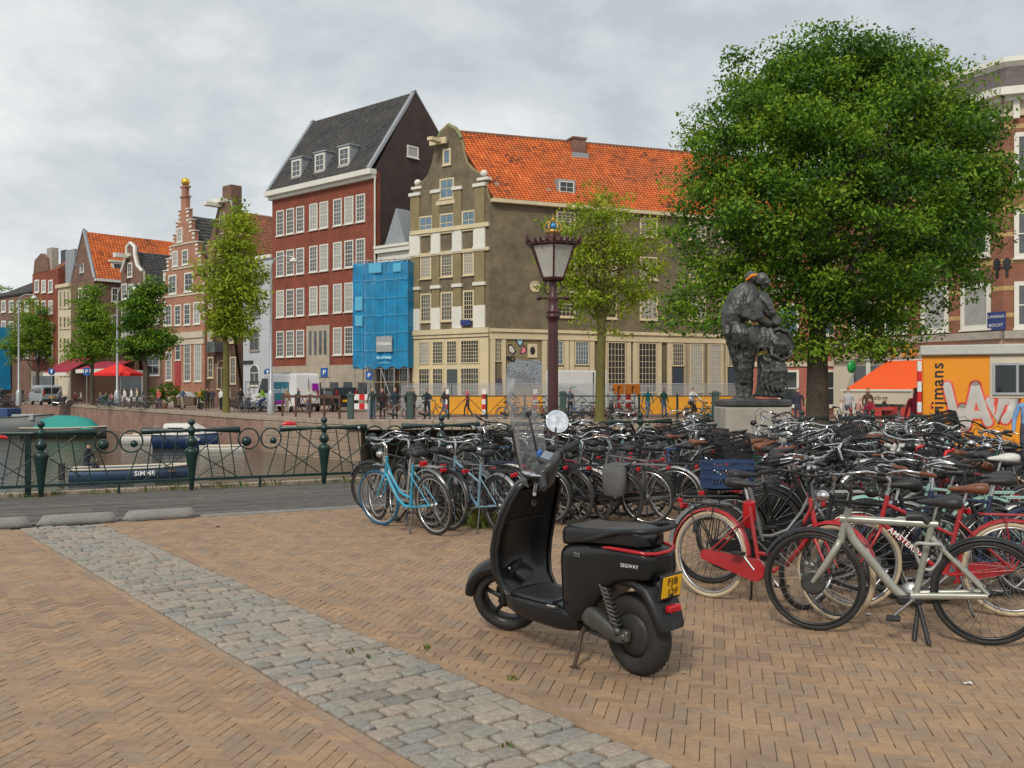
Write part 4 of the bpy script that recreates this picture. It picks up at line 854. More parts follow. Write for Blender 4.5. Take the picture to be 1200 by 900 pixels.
# ================================================================ TREES
def leafmat(name, cols, tr=.35):
    m=mat(name,cols[1],.5,var=.12,scale=3,rnd=cols,spec=.3); t=m.node_tree; b=t.nodes['Principled BSDF']; o=t.nodes['Material Output']
    tl=t.nodes.new('ShaderNodeBsdfTranslucent'); mxs=t.nodes.new('ShaderNodeMixShader'); mxs.inputs[0].default_value=tr
    src=b.inputs['Base Color'].links[0].from_socket; t.links.new(src,tl.inputs[0]); t.links.new(b.outputs[0],mxs.inputs[1]); t.links.new(tl.outputs[0],mxs.inputs[2]); t.links.new(mxs.outputs[0],o.inputs[0]); return m
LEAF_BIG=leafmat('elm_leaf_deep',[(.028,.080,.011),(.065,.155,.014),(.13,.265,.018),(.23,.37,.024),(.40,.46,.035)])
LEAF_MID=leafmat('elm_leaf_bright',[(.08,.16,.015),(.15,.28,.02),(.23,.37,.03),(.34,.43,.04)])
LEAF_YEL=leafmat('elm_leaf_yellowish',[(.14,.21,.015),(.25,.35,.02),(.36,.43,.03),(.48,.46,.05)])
BARK=mat('bark',(.07,.055,.04),.9,var=.35,scale=9,bump=.5,bscale=25); BARKG=mat('mossy_bark',(.13,.115,.03),.9,var=.3,scale=5,bump=.4,bscale=20)
def crown_mesh(name, clumps, per, ls, m, rs, up=.45, core=None):
    """leaf quads gathered in clumps: (x,y,z,radius)"""
    r=np.random.default_rng(rs); n=len(clumps)*per; c=np.array(clumps)
    ci=np.repeat(np.arange(len(clumps)),per)
    d=r.normal(size=(n,3)); d/=np.linalg.norm(d,axis=1)[:,None]; rad=c[ci,3]*r.random(n)**.45
    d2=d*np.array([1.2,1.2,.6]); p=c[ci,:3]+d2*rad[:,None]
    nm=r.normal(size=(n,3))*.75+np.array([0,0,up])+d*.45; nm/=np.linalg.norm(nm,axis=1)[:,None]
    t=np.cross(nm,r.normal(size=(n,3))); t/=np.linalg.norm(t,axis=1)[:,None]; bt=np.cross(nm,t)
    s=ls*r.uniform(.6,1.35,n)[:,None]
    tip=p+t*s; tail=p-t*s*.9; a=p+bt*s*.48-nm*s*.12; b=p-bt*s*.48-nm*s*.12
    v=np.stack([tail,a,tip,b],1).reshape(-1,3)
    me=bpy.data.meshes.new(name); me.vertices.add(4*n); me.vertices.foreach_set('co',v.ravel()); me.loops.add(4*n); me.loops.foreach_set('vertex_index',np.arange(4*n,dtype=np.int32))
    me.polygons.add(n); me.polygons.foreach_set('loop_start',np.arange(0,4*n,4,dtype=np.int32)); me.polygons.foreach_set('loop_total',np.full(n,4,dtype=np.int32))
    me.update(calc_edges=True)
    cr_=r.random(len(clumps))*.62-.06; val=np.clip(cr_[ci]+r.random(n)*.42+(.2*(rad/c[ci,3])*d[:,2])-.04,0,1)  # leaves lighter towards clump tops: young growth, and top light painted into the colour
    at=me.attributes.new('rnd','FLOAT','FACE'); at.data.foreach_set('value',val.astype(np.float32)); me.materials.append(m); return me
def limb(mb,p,q,r0,r1,seed,k=5):
    rr=random.Random(seed); p=Vector(p); q=Vector(q); L_=(q-p).length; pts=[]
    for i in range(k+1):
        t=i/k; w=p.lerp(q,t); 
        if 0<i<k: w+=Vector((rr.uniform(-1,1),rr.uniform(-1,1),rr.uniform(-.3,.6)))*L_*.05
        pts.append(w)
    mb.tube(pts,[r0+(r1-r0)*i/k for i in range(k+1)],7); return pts
def tree(name,label,loc,trunk_h,top,tr,lobes,nclump,per,ls,crad,leafm,barkm,seed,shell=.55,group=None,lean=0,nl=9):
    """lobes: (x,y,z,rx,ry,rz) ellipsoids local to the tree; clumps fill them, denser near the outside"""
    rr=random.Random(seed); t=thing(name,label,'tree',loc,0,group); cl=[]; tot=sum(l[3]*l[4]*l[5] for l in lobes)
    for l in lobes:
        k=max(4,int(nclump*l[3]*l[4]*l[5]/tot))
        for _ in range(k):
            d=Vector((rr.gauss(0,1),rr.gauss(0,1),rr.gauss(0,1))).normalized(); q=rr.uniform(shell,1.0) if rr.random()<.75 else rr.uniform(0,shell)
            q*=rr.uniform(.9,1.07)
            cl.append((l[0]+d.x*l[3]*q,l[1]+d.y*l[4]*q,l[2]+d.z*l[5]*q,crad*rr.uniform(.65,1.3)))
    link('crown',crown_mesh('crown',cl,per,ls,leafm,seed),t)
    mb=MB(); base=[(0,0,-.02),(.0,0,.15),(lean*.3,0,trunk_h*.5),(lean,0,trunk_h)]
    mb.tube(base,[tr*1.5,tr*1.08,tr,tr*.85],12); tip=Vector((lean,0,trunk_h))
    ld=limb(mb,tip,(lean*1.5,0,top*.86),tr*.8,tr*.12,seed)
    mb.obj('trunk',barkm,t); lm=MB()
    order=sorted(cl,key=lambda c:rr.random())[:nl*4]
    for i in range(nl):
        c=order[i]; z0=trunk_h+(top-trunk_h)*.55*rr.random()**1.3; k=min(1,(z0-trunk_h)/(top*.86-trunk_h)); p=tip.lerp(Vector((lean*1.5,0,top*.86)),k)
        pts=limb(lm,p,(c[0]*.92,c[1]*.92,max(c[2],z0+.3)),tr*.45*(1-k*.6),tr*.07,seed+i)
        for j in range(3):
            c2=min(order[nl:],key=lambda q:(Vector(q[:3])-pts[2+j]).length+rr.random()*1.5); limb(lm,pts[2+j],c2[:3],tr*.15,tr*.04,seed+i*7+j,4)
    lm.obj('limbs',barkm,t); return t
def pxlobes(z0,cx,L): # photo outline ellipses (px,py,rx,ry,depth offset) -> lobes local to a trunk at column cx
    return [((a-cx)*z0/F,dy,H(b,z0),rx*z0/F,min(rx,ry)*z0/F*.9 if dz is None else dz,ry*z0/F) for a,b,rx,ry,dy,dz in L]
TZ=27.
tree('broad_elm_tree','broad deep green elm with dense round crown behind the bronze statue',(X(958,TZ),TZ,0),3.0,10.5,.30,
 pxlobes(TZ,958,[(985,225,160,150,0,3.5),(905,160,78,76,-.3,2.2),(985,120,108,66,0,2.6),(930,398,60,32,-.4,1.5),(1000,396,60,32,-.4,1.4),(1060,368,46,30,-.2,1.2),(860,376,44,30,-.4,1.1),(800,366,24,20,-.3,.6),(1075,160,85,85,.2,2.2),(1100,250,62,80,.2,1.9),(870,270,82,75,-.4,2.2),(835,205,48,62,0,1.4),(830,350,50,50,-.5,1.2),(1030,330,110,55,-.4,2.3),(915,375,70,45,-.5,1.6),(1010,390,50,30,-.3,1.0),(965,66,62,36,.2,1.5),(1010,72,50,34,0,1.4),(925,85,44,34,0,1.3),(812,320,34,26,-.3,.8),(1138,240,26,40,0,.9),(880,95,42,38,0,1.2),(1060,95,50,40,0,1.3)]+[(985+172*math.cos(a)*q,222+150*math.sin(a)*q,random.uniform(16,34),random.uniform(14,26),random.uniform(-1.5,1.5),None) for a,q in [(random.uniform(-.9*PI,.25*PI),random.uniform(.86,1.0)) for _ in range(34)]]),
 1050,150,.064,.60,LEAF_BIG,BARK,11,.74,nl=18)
TZ=49.
tree('young_street_elm','slender light green elm with mossy trunk before the olive warehouse',(X(703,TZ),TZ,.05),4.6,12,.24,
 pxlobes(TZ,703,[(705,255,42,38,0,1.9),(690,290,62,35,0,2.1),(735,300,50,45,0,2.0),(675,330,40,36,0,1.6),(745,345,40,28,0,1.4),(700,350,60,28,0,1.8),(665,262,28,15,0,.8),(760,285,28,18,0,.8),(640,262,16,12,0,.6),(690,380,34,12,0,.8),(720,390,34,10,.2,.8),(650,300,26,24,0,1.0),(768,320,26,28,0,1.0),(652,342,24,18,0,.8),(768,272,24,16,0,.8),(705,228,28,16,0,.9)]),
 380,34,.10,.58,LEAF_YEL,BARKG,21,.35,nl=20,lean=.1)
def qz(px):                                                  # depth of the quay edge under a photo column
    for i in range(len(QP)-1):
        f_=Face(type('o',(),{'location':Vector((0,0,0))})(),QP[i],(QP[i+1]-QP[i])); s=f_.s_of(px)
        if 0<=s<=(QP[i+1]-QP[i]).length: return QP[i].y+f_.e.y*s
    return 120
STG='street trees along the far quay'
for px,dz,L,lab,lm,sd_,th in (
 (265,3,[(275,285,26,40,0,None),(268,330,36,36,0,None),(285,345,26,30,0,None),(258,375,24,26,0,None),(275,385,28,22,0,None),(280,255,16,22,0,None),(300,320,14,24,0,None)],'tall yellow green street tree in front of the brown gable house',LEAF_YEL,31,4.8),
 (172,3,[(170,345,20,26,0,None),(165,370,24,26,0,None),(178,400,30,22,0,None),(160,405,24,18,0,None),(185,340,10,16,0,None)],'dark green street tree in front of the bell gable house',LEAF_BIG,32,3.2),
 (108,3,[(105,360,20,28,0,None),(112,385,28,24,0,None),(98,410,24,18,0,None),(122,405,22,18,0,None),(110,340,12,14,0,None)],'bright green street tree beside the red awning',LEAF_MID,33,3.2),
 (44,4,[(40,375,26,30,0,None),(35,400,34,24,0,None),(55,395,24,24,0,None),(20,410,20,18,0,None),(60,415,16,14,0,None)],'wide green street tree over the silver parked van',LEAF_MID,34,3.4),
 (5,5,[(0,350,20,24,0,None),(5,380,26,26,0,None),(-15,365,24,30,0,None),(12,405,16,14,0,None)],'green street tree cut off by the picture edge',LEAF_MID,35,3.6)):
    z0=qz(px)+dz; tree('street_tree',lab,(X(px,z0),z0,0),th,H(min(l[1]-l[3] for l in L),z0),.22,pxlobes(z0,px,L),230,60,.135,.80,lm,BARKG if px==265 else BARK,sd_,.4,STG,nl=8)

# ================================================================ BICYCLES
WR_=.35
def wheel_meshes():
    t=MB(); n=40; rings=[]
    for i in range(n):
        a=2*PI*i/n; rings.append([((.331+.0195*math.cos(b))*math.cos(a),.0195*math.sin(b),(.331+.0195*math.cos(b))*math.sin(a)) for b in [2*PI*j/8 for j in range(8)]])
    v=[p for r in rings for p in r]; f=[(i*8+j,i*8+(j+1)%8,((i+1)%n)*8+(j+1)%8,((i+1)%n)*8+j) for i in range(n) for j in range(8)]; t.add(v,f,0,True)
    rm=MB(); prof=[(.316,-.013),(.318,.013),(.300,.011),(.297,0),(.300,-.011)]; v=[(r*math.cos(2*PI*i/n),y,r*math.sin(2*PI*i/n)) for i in range(n) for r,y in prof]; k=5
    rm.add(v,[(i*k+j,i*k+(j+1)%k,((i+1)%n)*k+(j+1)%k,((i+1)%n)*k+j) for i in range(n) for j in range(k)],0,True)
    sp=MB(); sp.lathe([(.012,-.05),(.012,-.034),(.028,-.032),(.028,-.028),(.014,-.024),(.014,.024),(.028,.028),(.028,.032),(.012,.034),(.012,.05)],10,M=Matrix.Rotation(R(90),4,'X'))
    for i in range(28):
        a=2*PI*i/28; b=a+(.9 if i%4<2 else -.9); y=.03 if i%2 else -.03
        sp.tube([(.026*math.cos(b),y,.026*math.sin(b)),(.30*math.cos(a),0,.30*math.sin(a))],.0016,3,cap=False)
    return t.mesh('tyre',[RUB]),rm.mesh('rim',[ALU]),sp.mesh('wheel',[ALU])
TYRE,RIM,SPOKE=wheel_meshes()
HT,HB=(.865,0,.875),(.915,0,.67); AX=(Vector(HB)-Vector(HT)).normalized()
def guard(c,a0,a1,w=.028,r=.372,n=14):
    mb=MB(); rings=[]
    for i in range(n+1):
        a=R(a0+(a1-a0)*i/n); rings.append([(c+ (r+dr)*math.cos(a), y, WR_+(r+dr)*math.sin(a)) for y,dr in ((-w,-.016),(-w*.6,.002),(0,.008),(w*.6,.002),(w,-.016))])
    mb.loft(rings,0,True,False,False); return mb
def bikeparts(kind):
    p={}; fr_=MB(); r=.0185
    BBk=(.46,0,.285)
    if kind=='step':
        fr_.tube([(.335,0,.82),BBk],.0175,8); fr_.tube([HT,HB],.02,8)
        fr_.tube([HB,(.82,0,.52),(.70,0,.36),(.58,0,.29),BBk],r,8); fr_.tube([(.88,0,.80),(.79,0,.62),(.66,0,.46),(.52,0,.41),(.43,0,.41)],.015,8)
    elif kind=='diamond':
        fr_.tube([(.335,0,.82),BBk],r,8); fr_.tube([HT,HB],.02,8); fr_.tube([(.87,0,.83),(.352,0,.77)],.0145,8); fr_.tube([HB,BBk],.017,8)
    elif kind=='slant':
        fr_.tube([(.335,0,.82),BBk],r,8); fr_.tube([HT,HB],.02,8); fr_.tube([(.875,0,.81),(.385,0,.58)],.0145,8); fr_.tube([HB,BBk],.017,8)
    elif kind=='fat':
        fr_.tube([(.925,0,.80),(.30,0,.79)],.0275,12); fr_.tube([(.89,0,.785),(.84,0,.66),(.58,0,.34),(.50,0,.27)],[.024,.03,.03,.028],12); fr_.tube([(.34,0,.785),(.44,0,.30)],.022,12); fr_.tube([HT,(.895,0,.74)],.026,10)
        for s in (-1,1): fr_.tube([(.47,s*.03,.30),(0,s*.062,.34)],[.018,.014],8,flat=1.4); fr_.tube([(.345,s*.02,.70),(0.0,s*.062,.35)],[.018,.013],8)
    if kind!='fat':
        for s in (-1,1):
            fr_.tube([BBk,(.40,s*.045,.295),(0,s*.06,WR_)],.009,6); fr_.tube([(.365,s*.015,.70),(.33,s*.04,.66),(0,s*.06,WR_)],.0075,6)
    p['frame']=fr_.mesh('frame',[BLACKM])
    fk=MB(); fw=.022 if kind=='fat' else .011
    if kind=='fat': fk.tube([HT,HB],.024,10)
    fk.tube([(.91,0,.69),(.925,0,.635)],.02 if kind!='fat' else .03,8)
    for s in (-1,1): fk.tube([(.925,s*.02,.645),(.93,s*.045,.62),(1.0,s*.052,.50),(1.06,s*.055,.405),(1.10,s*.055,WR_)],[fw,fw*1.1,fw,fw*.85,fw*.7],8)
    p['fork']=fk.mesh('fork',[BLACKM])
    p['front_mudguard']=guard(1.1,25,150).mesh('mudguard',[BLACKM]); p['rear_mudguard']=guard(0,5,178).mesh('mudguard',[BLACKM])
    if kind=='fat': p['front_mudguard']=guard(1.1,25,118,.03).mesh('mudguard',[BLACKM]); p['rear_mudguard']=guard(0,40,165,.03).mesh('mudguard',[BLACKM])
    sd=MB(); rings=[]
    for x,hw,z0,z1 in ((-.14,.05,.93,.965),(-.13,.085,.905,.985),(-.09,.10,.90,.99),(-.03,.085,.905,.98),(.04,.045,.915,.965),(.10,.026,.92,.958),(.135,.02,.925,.952),(.145,.01,.93,.945)):
        rings.append([(.29+x,hw*math.copysign(abs(math.cos(a))**.7,math.cos(a)),(z0+z1)/2+(z1-z0)/2*math.copysign(abs(math.sin(a))**.7,math.sin(a))) for a in [2*PI*j/12 for j in range(12)]])
    sd.loft(rings); p['saddle']=sd.mesh('saddle',[BLKP])
    p['seat_post']=MB().tube([(.335,0,.80),(.30,0,.92)],.0125,8).mesh('seat_post',[ALU])
    for hk in ('dutch','flat','drop'):
        hb=MB(); hb.tube([HT,(.85,0,.99),(.858,0,1.02)],.012,8); hb.tube([(.848,0,.985),(.90,0,1.04)],.014,8)
        c=(.90,0,1.04)
        if hk=='dutch': sd_=[[(.90,0,1.04),(.905,s*.10,1.045),(.89,s*.2,1.075),(.83,s*.265,1.09),(.74,s*.285,1.075),(.62,s*.275,1.055)] for s in (-1,1)]; g=lambda s:[(.735,s*.285,1.075),(.61,s*.275,1.053)]
        elif hk=='flat': sd_=[[(.90,0,1.04),(.90,s*.12,1.05),(.86,s*.22,1.06),(.80,s*.32,1.05)] for s in (-1,1)]; g=lambda s:[(.86,s*.22,1.06),(.795,s*.325,1.05)]
        else: sd_=[[(.90,0,1.04),(.91,s*.18,1.045),(.96,s*.21,1.05),(1.02,s*.215,1.03),(1.035,s*.215,.97),(1.0,s*.215,.92),(.90,s*.215,.905)] for s in (-1,1)]; g=lambda s:[(.93,s*.2,1.05),(1.02,s*.215,1.03),(1.035,s*.215,.97),(1.0,s*.215,.92),(.89,s*.215,.905)]
        for q in sd_: hb.tube(q,.011,8)
        for s in (-1,1): hb.tube([(.84,s*.24,1.08),(.80,s*.235,1.06),(.72,s*.25,1.045)],.005,5)
        p['bar_'+hk]=hb.mesh('handlebar',[CHR]); p['grip_'+hk]=[MB().tube(g(s),.0165,8).mesh('grip',[BLKP]) for s in (-1,1)]
    ca=MB()
    for s in (-1,1): ca.tube([(.22,s*.05,.755),(-.26,s*.06,.755)],.006,5); ca.tube([(-.20,s*.06,.752),(0,s*.065,WR_)],.005,5); ca.tube([(.05,s*.06,.752),(0,s*.065,WR_)],.005,5)
    for x in (.2,.05,-.1,-.25): ca.tube([(x,-.06,.757),(x,.06,.757)],.006,5)
    ca.tube([(.2,0,.757),(-.25,0,.757)],.006,5); p['carrier']=ca.mesh('carrier',[BLACKM])
    cg=MB(); pl=[]
    for a in range(-90,91,20): pl.append((.46+.088*math.cos(R(a)),.285+.088*math.sin(R(a))))
    for a in range(90,271,30): pl.append((.0+.042*math.cos(R(a)),WR_+.042*math.sin(R(a))))
    cg.prism(pl,-.085,-.062); p['chain_guard']=cg.mesh('chain_guard',[BLACKM])
    ck=MB(); ck.tube([(.46,-.075,.285),(.46,.075,.285)],.016,8); ck.lathe([(.0,-.062),(.09,-.062),(.09,-.056),(0,-.056)],16,M=Matrix.Translation((.46,0,.285))@Matrix.Rotation(R(-90),4,'X')@Matrix.Translation((0,0,0)))
    for s in (-1,1): ck.tube([(.46,s*.08,.285),(.46+s*.12,s*.085,.285-s*.12)],.011,6)
    p['crank']=ck.mesh('crank',[ALU]); p['pedal']=[MB().bbox(-.045,.045,0 if s>0 else -.09,.09 if s>0 else 0,-.012,.012,.005).mesh('pedal',[BLKP]) for s in (-1,1)]
    p['kickstand']=MB().tube([(.36,.05,.29),(.30,.15,.03),(.285,.165,.012)],.010,6).mesh('kickstand',[STEELD])
    p['tail_light']=MB().bbox(-.30,-.265,-.045,.045,.70,.745,.008).mesh('tail_light',[REDL])
    p['lamp']=MB().ball((.985,0,.90),(.055,.045,.045),10,8).tube([(.89,0,.86),(.96,0,.89)],.008,5).mesh('headlamp',[BLACKM])
    return p
BP={k:bikeparts(k) for k in ('step','diamond','slant','fat')}
def crate_mesh(lx=.40,ly=.30,h=.26,t=.012):
    mb=MB(); mb.box(-lx/2,lx/2,-ly/2,ly/2,0,t)
    def side(M,L_):
        for zz in (0.0,.085,.17,h-.03): mb.box(-L_/2,L_/2,-t/2,t/2,zz,zz+.03,0,M)
        n=int(L_/.03)
        for i in range(n+1): x=-L_/2+L_*i/n; mb.box(x-.005,x+.005,-t/2+.002,t/2-.002,.0,h,0,M)
    for s in (-1,1): side(Matrix.Translation((0,s*ly/2,0)),lx); side(Matrix.Translation((s*lx/2,0,0))@Matrix.Rotation(R(90),4,'Z'),ly)
    return mb
CABLE=MB().tube([(.80,.24,1.07),(.93,.20,1.12),(1.0,.08,1.06),(.96,.02,.92),(.91,.02,.78)],.0035,4).tube([(.80,-.24,1.07),(.94,-.18,1.10),(.99,-.05,1.03),(.94,-.02,.90),(.84,-.02,.62)],.0035,4).mesh('brake_cable',[BLKP]); LOCK=MB().tube([(.36+.085*math.cos(a),.05*math.sin(a)+.03,.60+.10*math.sin(a)+.03*math.cos(2*a)) for a in [2*PI*i/14 for i in range(14)]],.012,6,closed=True).mesh('chain_lock',[BLKP])
CRATE=crate_mesh().mesh('crate',[BLKP])
def bag_mesh(s):
    mb=MB(); rings=[]
    for z,hl,hw in ((.40,.11,.045),(.43,.135,.065),(.60,.15,.07),(.74,.15,.06),(.765,.13,.04)): rings.append([(-.02+hl*math.copysign(abs(math.cos(a))**.5,math.cos(a)),s*.13+hw*math.copysign(abs(math.sin(a))**.5,math.sin(a)),z) for a in [2*PI*j/14 for j in range(14)]])
    return mb.loft(rings)
BAG=[bag_mesh(s).box(-.15,.12,min(0,s*.15),max(0,s*.15),.762,.775).mesh('pannier',[BLKP]) for s in (-1,1)]
PAINT={}
def paint(n):
    D={'black':(.014,.014,.015),'grey':(.16,.165,.17),'silver':(.45,.45,.44),'green':(.015,.075,.05),'blue':(.03,.10,.28),'red':(.42,.012,.018),'turquoise':(.02,.36,.55),'lightblue':(.19,.34,.44),'white':(.62,.62,.60),'brown':(.10,.045,.02),'cream':(.55,.47,.33),'sage':(.34,.345,.30),'yellow':(.6,.4,.03),'navy':(.02,.035,.09),'mint':(.30,.52,.45),'darkred':(.20,.012,.02)}
    return mat('bike_paint_'+n,D[n],.3,.25 if n in('silver','sage') else 0,var=.15,scale=9,spec=.5,dirt=.45 if n!='sage' else .15)
SADB=mat('brown_leather',(.16,.055,.025),.45,var=.2); CREAMT=mat('cream_tyre',(.52,.42,.28),.7,var=.15,dirt=.3,hue=(.25,.2,.14)); BLUET=mat('blue_tyre',(.015,.10,.19),.6,var=.15); WHITEP=mat('white_plastic',(.62,.6,.56),.45); BLUEC=mat('blue_crate',(.022,.05,.125),.45,var=.15); GREENC=mat('green_canvas',(.02,.10,.045),.8,var=.2,scale=8); GREYC=mat('grey_canvas',(.40,.40,.38),.8); REDC=mat('red_plastic',(.5,.012,.015),.4); PALEBL=mat('pale_teal',(.02,.30,.24),.5)
SPK=[ALU,STEELD]; cloth_bag=mat('charcoal_canvas',(.10,.10,.10),.85,var=.2)
def bike(kind,rear,head,colour,label,group=None,bar='dutch',tyre=None,saddle=None,lean=None,steer=None,carrier=True,guards=True,chain=True,fork=None,guardm=None,crate=None,bag=None,basket=None,stand=True,gripm=None,light=True,scale=1.0,lift=0,name='bicycle',rimm=None,crate_at='rear',pitch=0,ftyre=None):
    """rear = rear tyre contact point (x,y); head = direction of travel, clockwise from the view axis"""
    lean=random.uniform(-7,9) if lean is None else lean; steer=random.uniform(-28,28) if steer is None else steer
    P=BP[kind]; t=thing(name,label,'bicycle',(rear[0],rear[1],lift),0,group); t.rotation_euler=(R(-lean),R(-pitch),R(90-head)); t.scale=(scale,)*3
    pm=paint(colour); fm=paint(fork) if fork else pm; gm=guardm or (pm if random.random()<.4 else BLACKM)
    S=Matrix.Translation(HT)@Matrix.Rotation(R(-steer),4,AX)@Matrix.Translation(-Vector(HT))
    def part(n,me,mm,st=False,par=t,M=None):
        o=link(n,me,par,None,[mm]); 
        if M is not None or st: o.matrix_local=(S if st else Matrix())@(M or Matrix())
        return o
    part('frame',P['frame'],pm); part('fork',P['fork'],fm,True)
    for x,st in ((0,False),(1.1,True)):
        w=part('wheel',SPOKE,random.choice(SPK),st,t,Matrix.Translation((x,0,WR_))@Matrix.Rotation(random.random()*6,4,'Y')); part('tyre',TYRE,(ftyre if st and ftyre else None) or tyre or RUB,False,w); part('rim',RIM,rimm or random.choice([ALU,ALU,CHR,STEELD]),False,w)
    if guards: part('mudguard',P['front_mudguard'],gm,True); part('mudguard',P['rear_mudguard'],gm)
    part('saddle',P['saddle'],saddle or BLKP); part('seat_post',P['seat_post'],ALU)
    hb=part('handlebar',P['bar_'+bar],BLACKM if bar=='flat' and kind=='fat' else (MATS['chrome'] if random.random()<.75 else BLACKM),True)
    for g in P['grip_'+bar]: part('grip',g,gripm or BLKP,False,hb)
    if carrier: part('carrier',P['carrier'],pm if random.random()<.3 else BLACKM)
    if chain: part('chain_guard',P['chain_guard'],pm if colour in('red','turquoise') else BLACKM)
    c=part('crank',P['crank'],ALU)
    for k,s in ((0,-1),(1,1)): part('pedal',P['pedal'][k],BLKP,False,c,Matrix.Translation((.46+s*.12,s*.085,.285-s*.12)))
    part('brake_cable',CABLE,BLKP,True)
    if random.random()<.3: part('chain_lock',LOCK,random.choice([BLKP,GREYC,paint('navy'),BLKP]),False)
    if stand: part('kickstand',P['kickstand'],STEELD)
    if light and carrier: part('tail_light',P['tail_light'],REDL)
    if kind!='fat' : part('headlamp',P['lamp'],BLACKM if random.random()<.6 else CHR,True)
    if crate: part('crate',CRATE,crate,crate_at=='front',t,Matrix.Translation((-.03 if crate_at=='rear' else 1.08,0,.772 if crate_at=='rear' else .80)))
    if bag:
        for b in BAG: part('pannier',b,bag)
    return t
def rc(px,py): z=CH*F/(py-HY); return (X(px,z),z)             # ground point under a photo pixel
def head_of(r,f): return math.degrees(math.atan2(f[0]-r[0],f[1]-r[1]))
PARKG='bicycles parked in the crowded racks'
# --- the ones that can be told apart
ra,fa_=rc(1157,756),rc(947,738); o=bike('fat',ra,head_of(ra,fa_),'sage','pale grey aluminium bicycle with fat straight frame tubes, parked broadside before the racks',bar='flat',lean=3,steer=-8,carrier=False,chain=False,guardm=BLACKM,stand=False,light=False,scale=1.0,rimm=BLACKM)
MB().bbox(.40,.56,-.05,.05,.235,.30,.015).bbox(-.02,.46,-.07,-.045,.30,.345,.01).obj('motor_case',BLKP,o)
for s in (-.02,.05): MB().tube([(.42,s+.02,.25),(.45 if s<0 else .36,s+.12,.02)],[.014,.017],8).obj('kickstand',BLKP,o)
MB().lathe([(.07,-.006),(.085,-.006),(.085,.006),(.07,.006)],20,M=Matrix.Translation((1.1,.04,WR_))@Matrix.Rotation(R(90),4,'X')).obj('brake_disc',STEELD,o)
MB().tube([(.36,0,.80),(.40,.0,.84),(.5,0,.83)],.035,10).obj('frame_lock',BLKP,o); MB().tube([(.305,0,.79),(.29,0,.90)],.016,8).obj('seat_clamp',BLKP,o)
r1=(1.60,7.98); o=bike('step',r1,head_of(r1,(2.36,7.20)),'red','red step-through bicycle with cream tyres and red carrier beside the scooter',tyre=CREAMT,guardm=paint('red'),saddle=BLKP,lean=4,steer=-12,gripm=BLKP)
MB().tube([(.33,.02,.80),(.32,.05,.66),(.30,.06,.60)],[.05,.055,.03],8).obj('saddle_cover',REDC,o)
r2=(3.72,7.30); f2_=(2.66,7.58); o=bike('slant',r2,head_of(r2,f2_),'red','red bicycle with white AMSTERDAM lettering behind the pale grey bicycle',tyre=CREAMT,guardm=paint('red'),saddle=SADB,lean=-3,steer=14,gripm=SADB)
text('frame_lettering','AMSTERDAM',.058,LW,o,Matrix.Translation((.72,.022,.505))@Matrix.Rotation(R(180),4,'Z')@Matrix.Rotation(R(90),4,'X')@Matrix.Rotation(R(-40),4,'Z'),.001,bold=.001)
bike('diamond',(3.35,7.75),-100,'black','black roadster with cream tyres squeezed behind the lettered red bicycle',None,tyre=None,lean=-2)
rb_,fb_=rc(511,627),rc(446,615); o=bike('step',rb_,head_of(rb_,fb_),'turquoise','bright turquoise bicycle with blue front tyre at the plaza edge of the racks',lean=6,steer=10,guardm=BLACKM,saddle=BLKP,carrier=False,chain=False,guards=False,light=False,ftyre=BLUET)
fc=MB(); 
for s in (-1,1): fc.tube([(.98,s*.10,.72),(1.30,s*.12,.72),(1.33,s*.11,.80)],.007,5); fc.tube([(1.25,s*.12,.72),(1.1,s*.06,.36)],.006,5)
for i in range(5): fc.tube([(1.0+i*.075,-.11,.722),(1.0+i*.075,.11,.722)],.006,5)
fc.tube([(1.33,-.11,.80),(1.33,.11,.80)],.007,5); fc.obj('front_carrier',BLACKM,o); MB().bbox(.10,.155,-.05,.05,.80,.86,.012).obj('tail_light',REDL,o)
bike('step',(-.98,11.95),-44,'silver','silver bicycle with pale mudguards leaning beside the turquoise bicycle',lean=4,guardm=ALU,saddle=BLKP)
bike('diamond',(-1.05,12.6),-48,'black','black bicycle with wide carrier behind the turquoise bicycle, nearest the railing',lean=3)
bike('slant',(-.10,11.35),-38,'lightblue','light blue bicycle with silver mudguards standing next to the turquoise bicycle',lean=5,guardm=ALU,saddle=BLKP)
bike('diamond',(-.45,12.05),-40,'grey','grey roadster between the light blue and the turquoise bicycles',lean=-4,saddle=BLKP)
bike('step',(-.05,12.55),-52,'navy','dark navy step-through bicycle behind the light blue bicycle, by the railing',lean=3)
bike('step',(.45,12.3),-58,'black','black bicycle with green canvas pannier bags behind the scooter windscreen',bag=GREENC,lean=4,stand=True)
bike('diamond',(.95,12.15),-60,'black','black bicycle with white rear mudguard tip beside the green bagged bicycle',lean=2,guardm=WHITEP)
bike('step',(1.30,12.05),-62,'black','black bicycle carrying grey and white canvas pannier bags',bag=cloth_bag,lean=3)
bike('diamond',(2.05,12.35),-66,'grey','dark grey bicycle with bright chrome rims beside the grey bagged bicycle',lean=2,guardm=ALU,rimm=CHR)
bike('step',(2.05,9.15),80,'black','black bicycle with blue plastic crate on its rear carrier',crate=BLUEC,lean=3,bar='dutch')
bike('step',(1.75,8.55),88,'grey','grey bicycle with chrome bars directly behind the red cream-tyred one',lean=2)
bike('diamond',(2.9,8.2),100,'black','black roadster standing between the red bicycle and the blue crate bicycle',lean=5)
o=bike('diamond',(4.9,9.3),-98,'darkred','dark red racing bicycle with red drop handlebars and white saddle',bar='drop',gripm=REDC,saddle=WHITEP,carrier=False,guards=False,chain=False,lean=1,steer=5,lift=.10)
bike('step',(2.35,13.6),70,'black','black bicycle with brown leather saddle behind the grey bagged bicycle',saddle=SADB,lean=2)
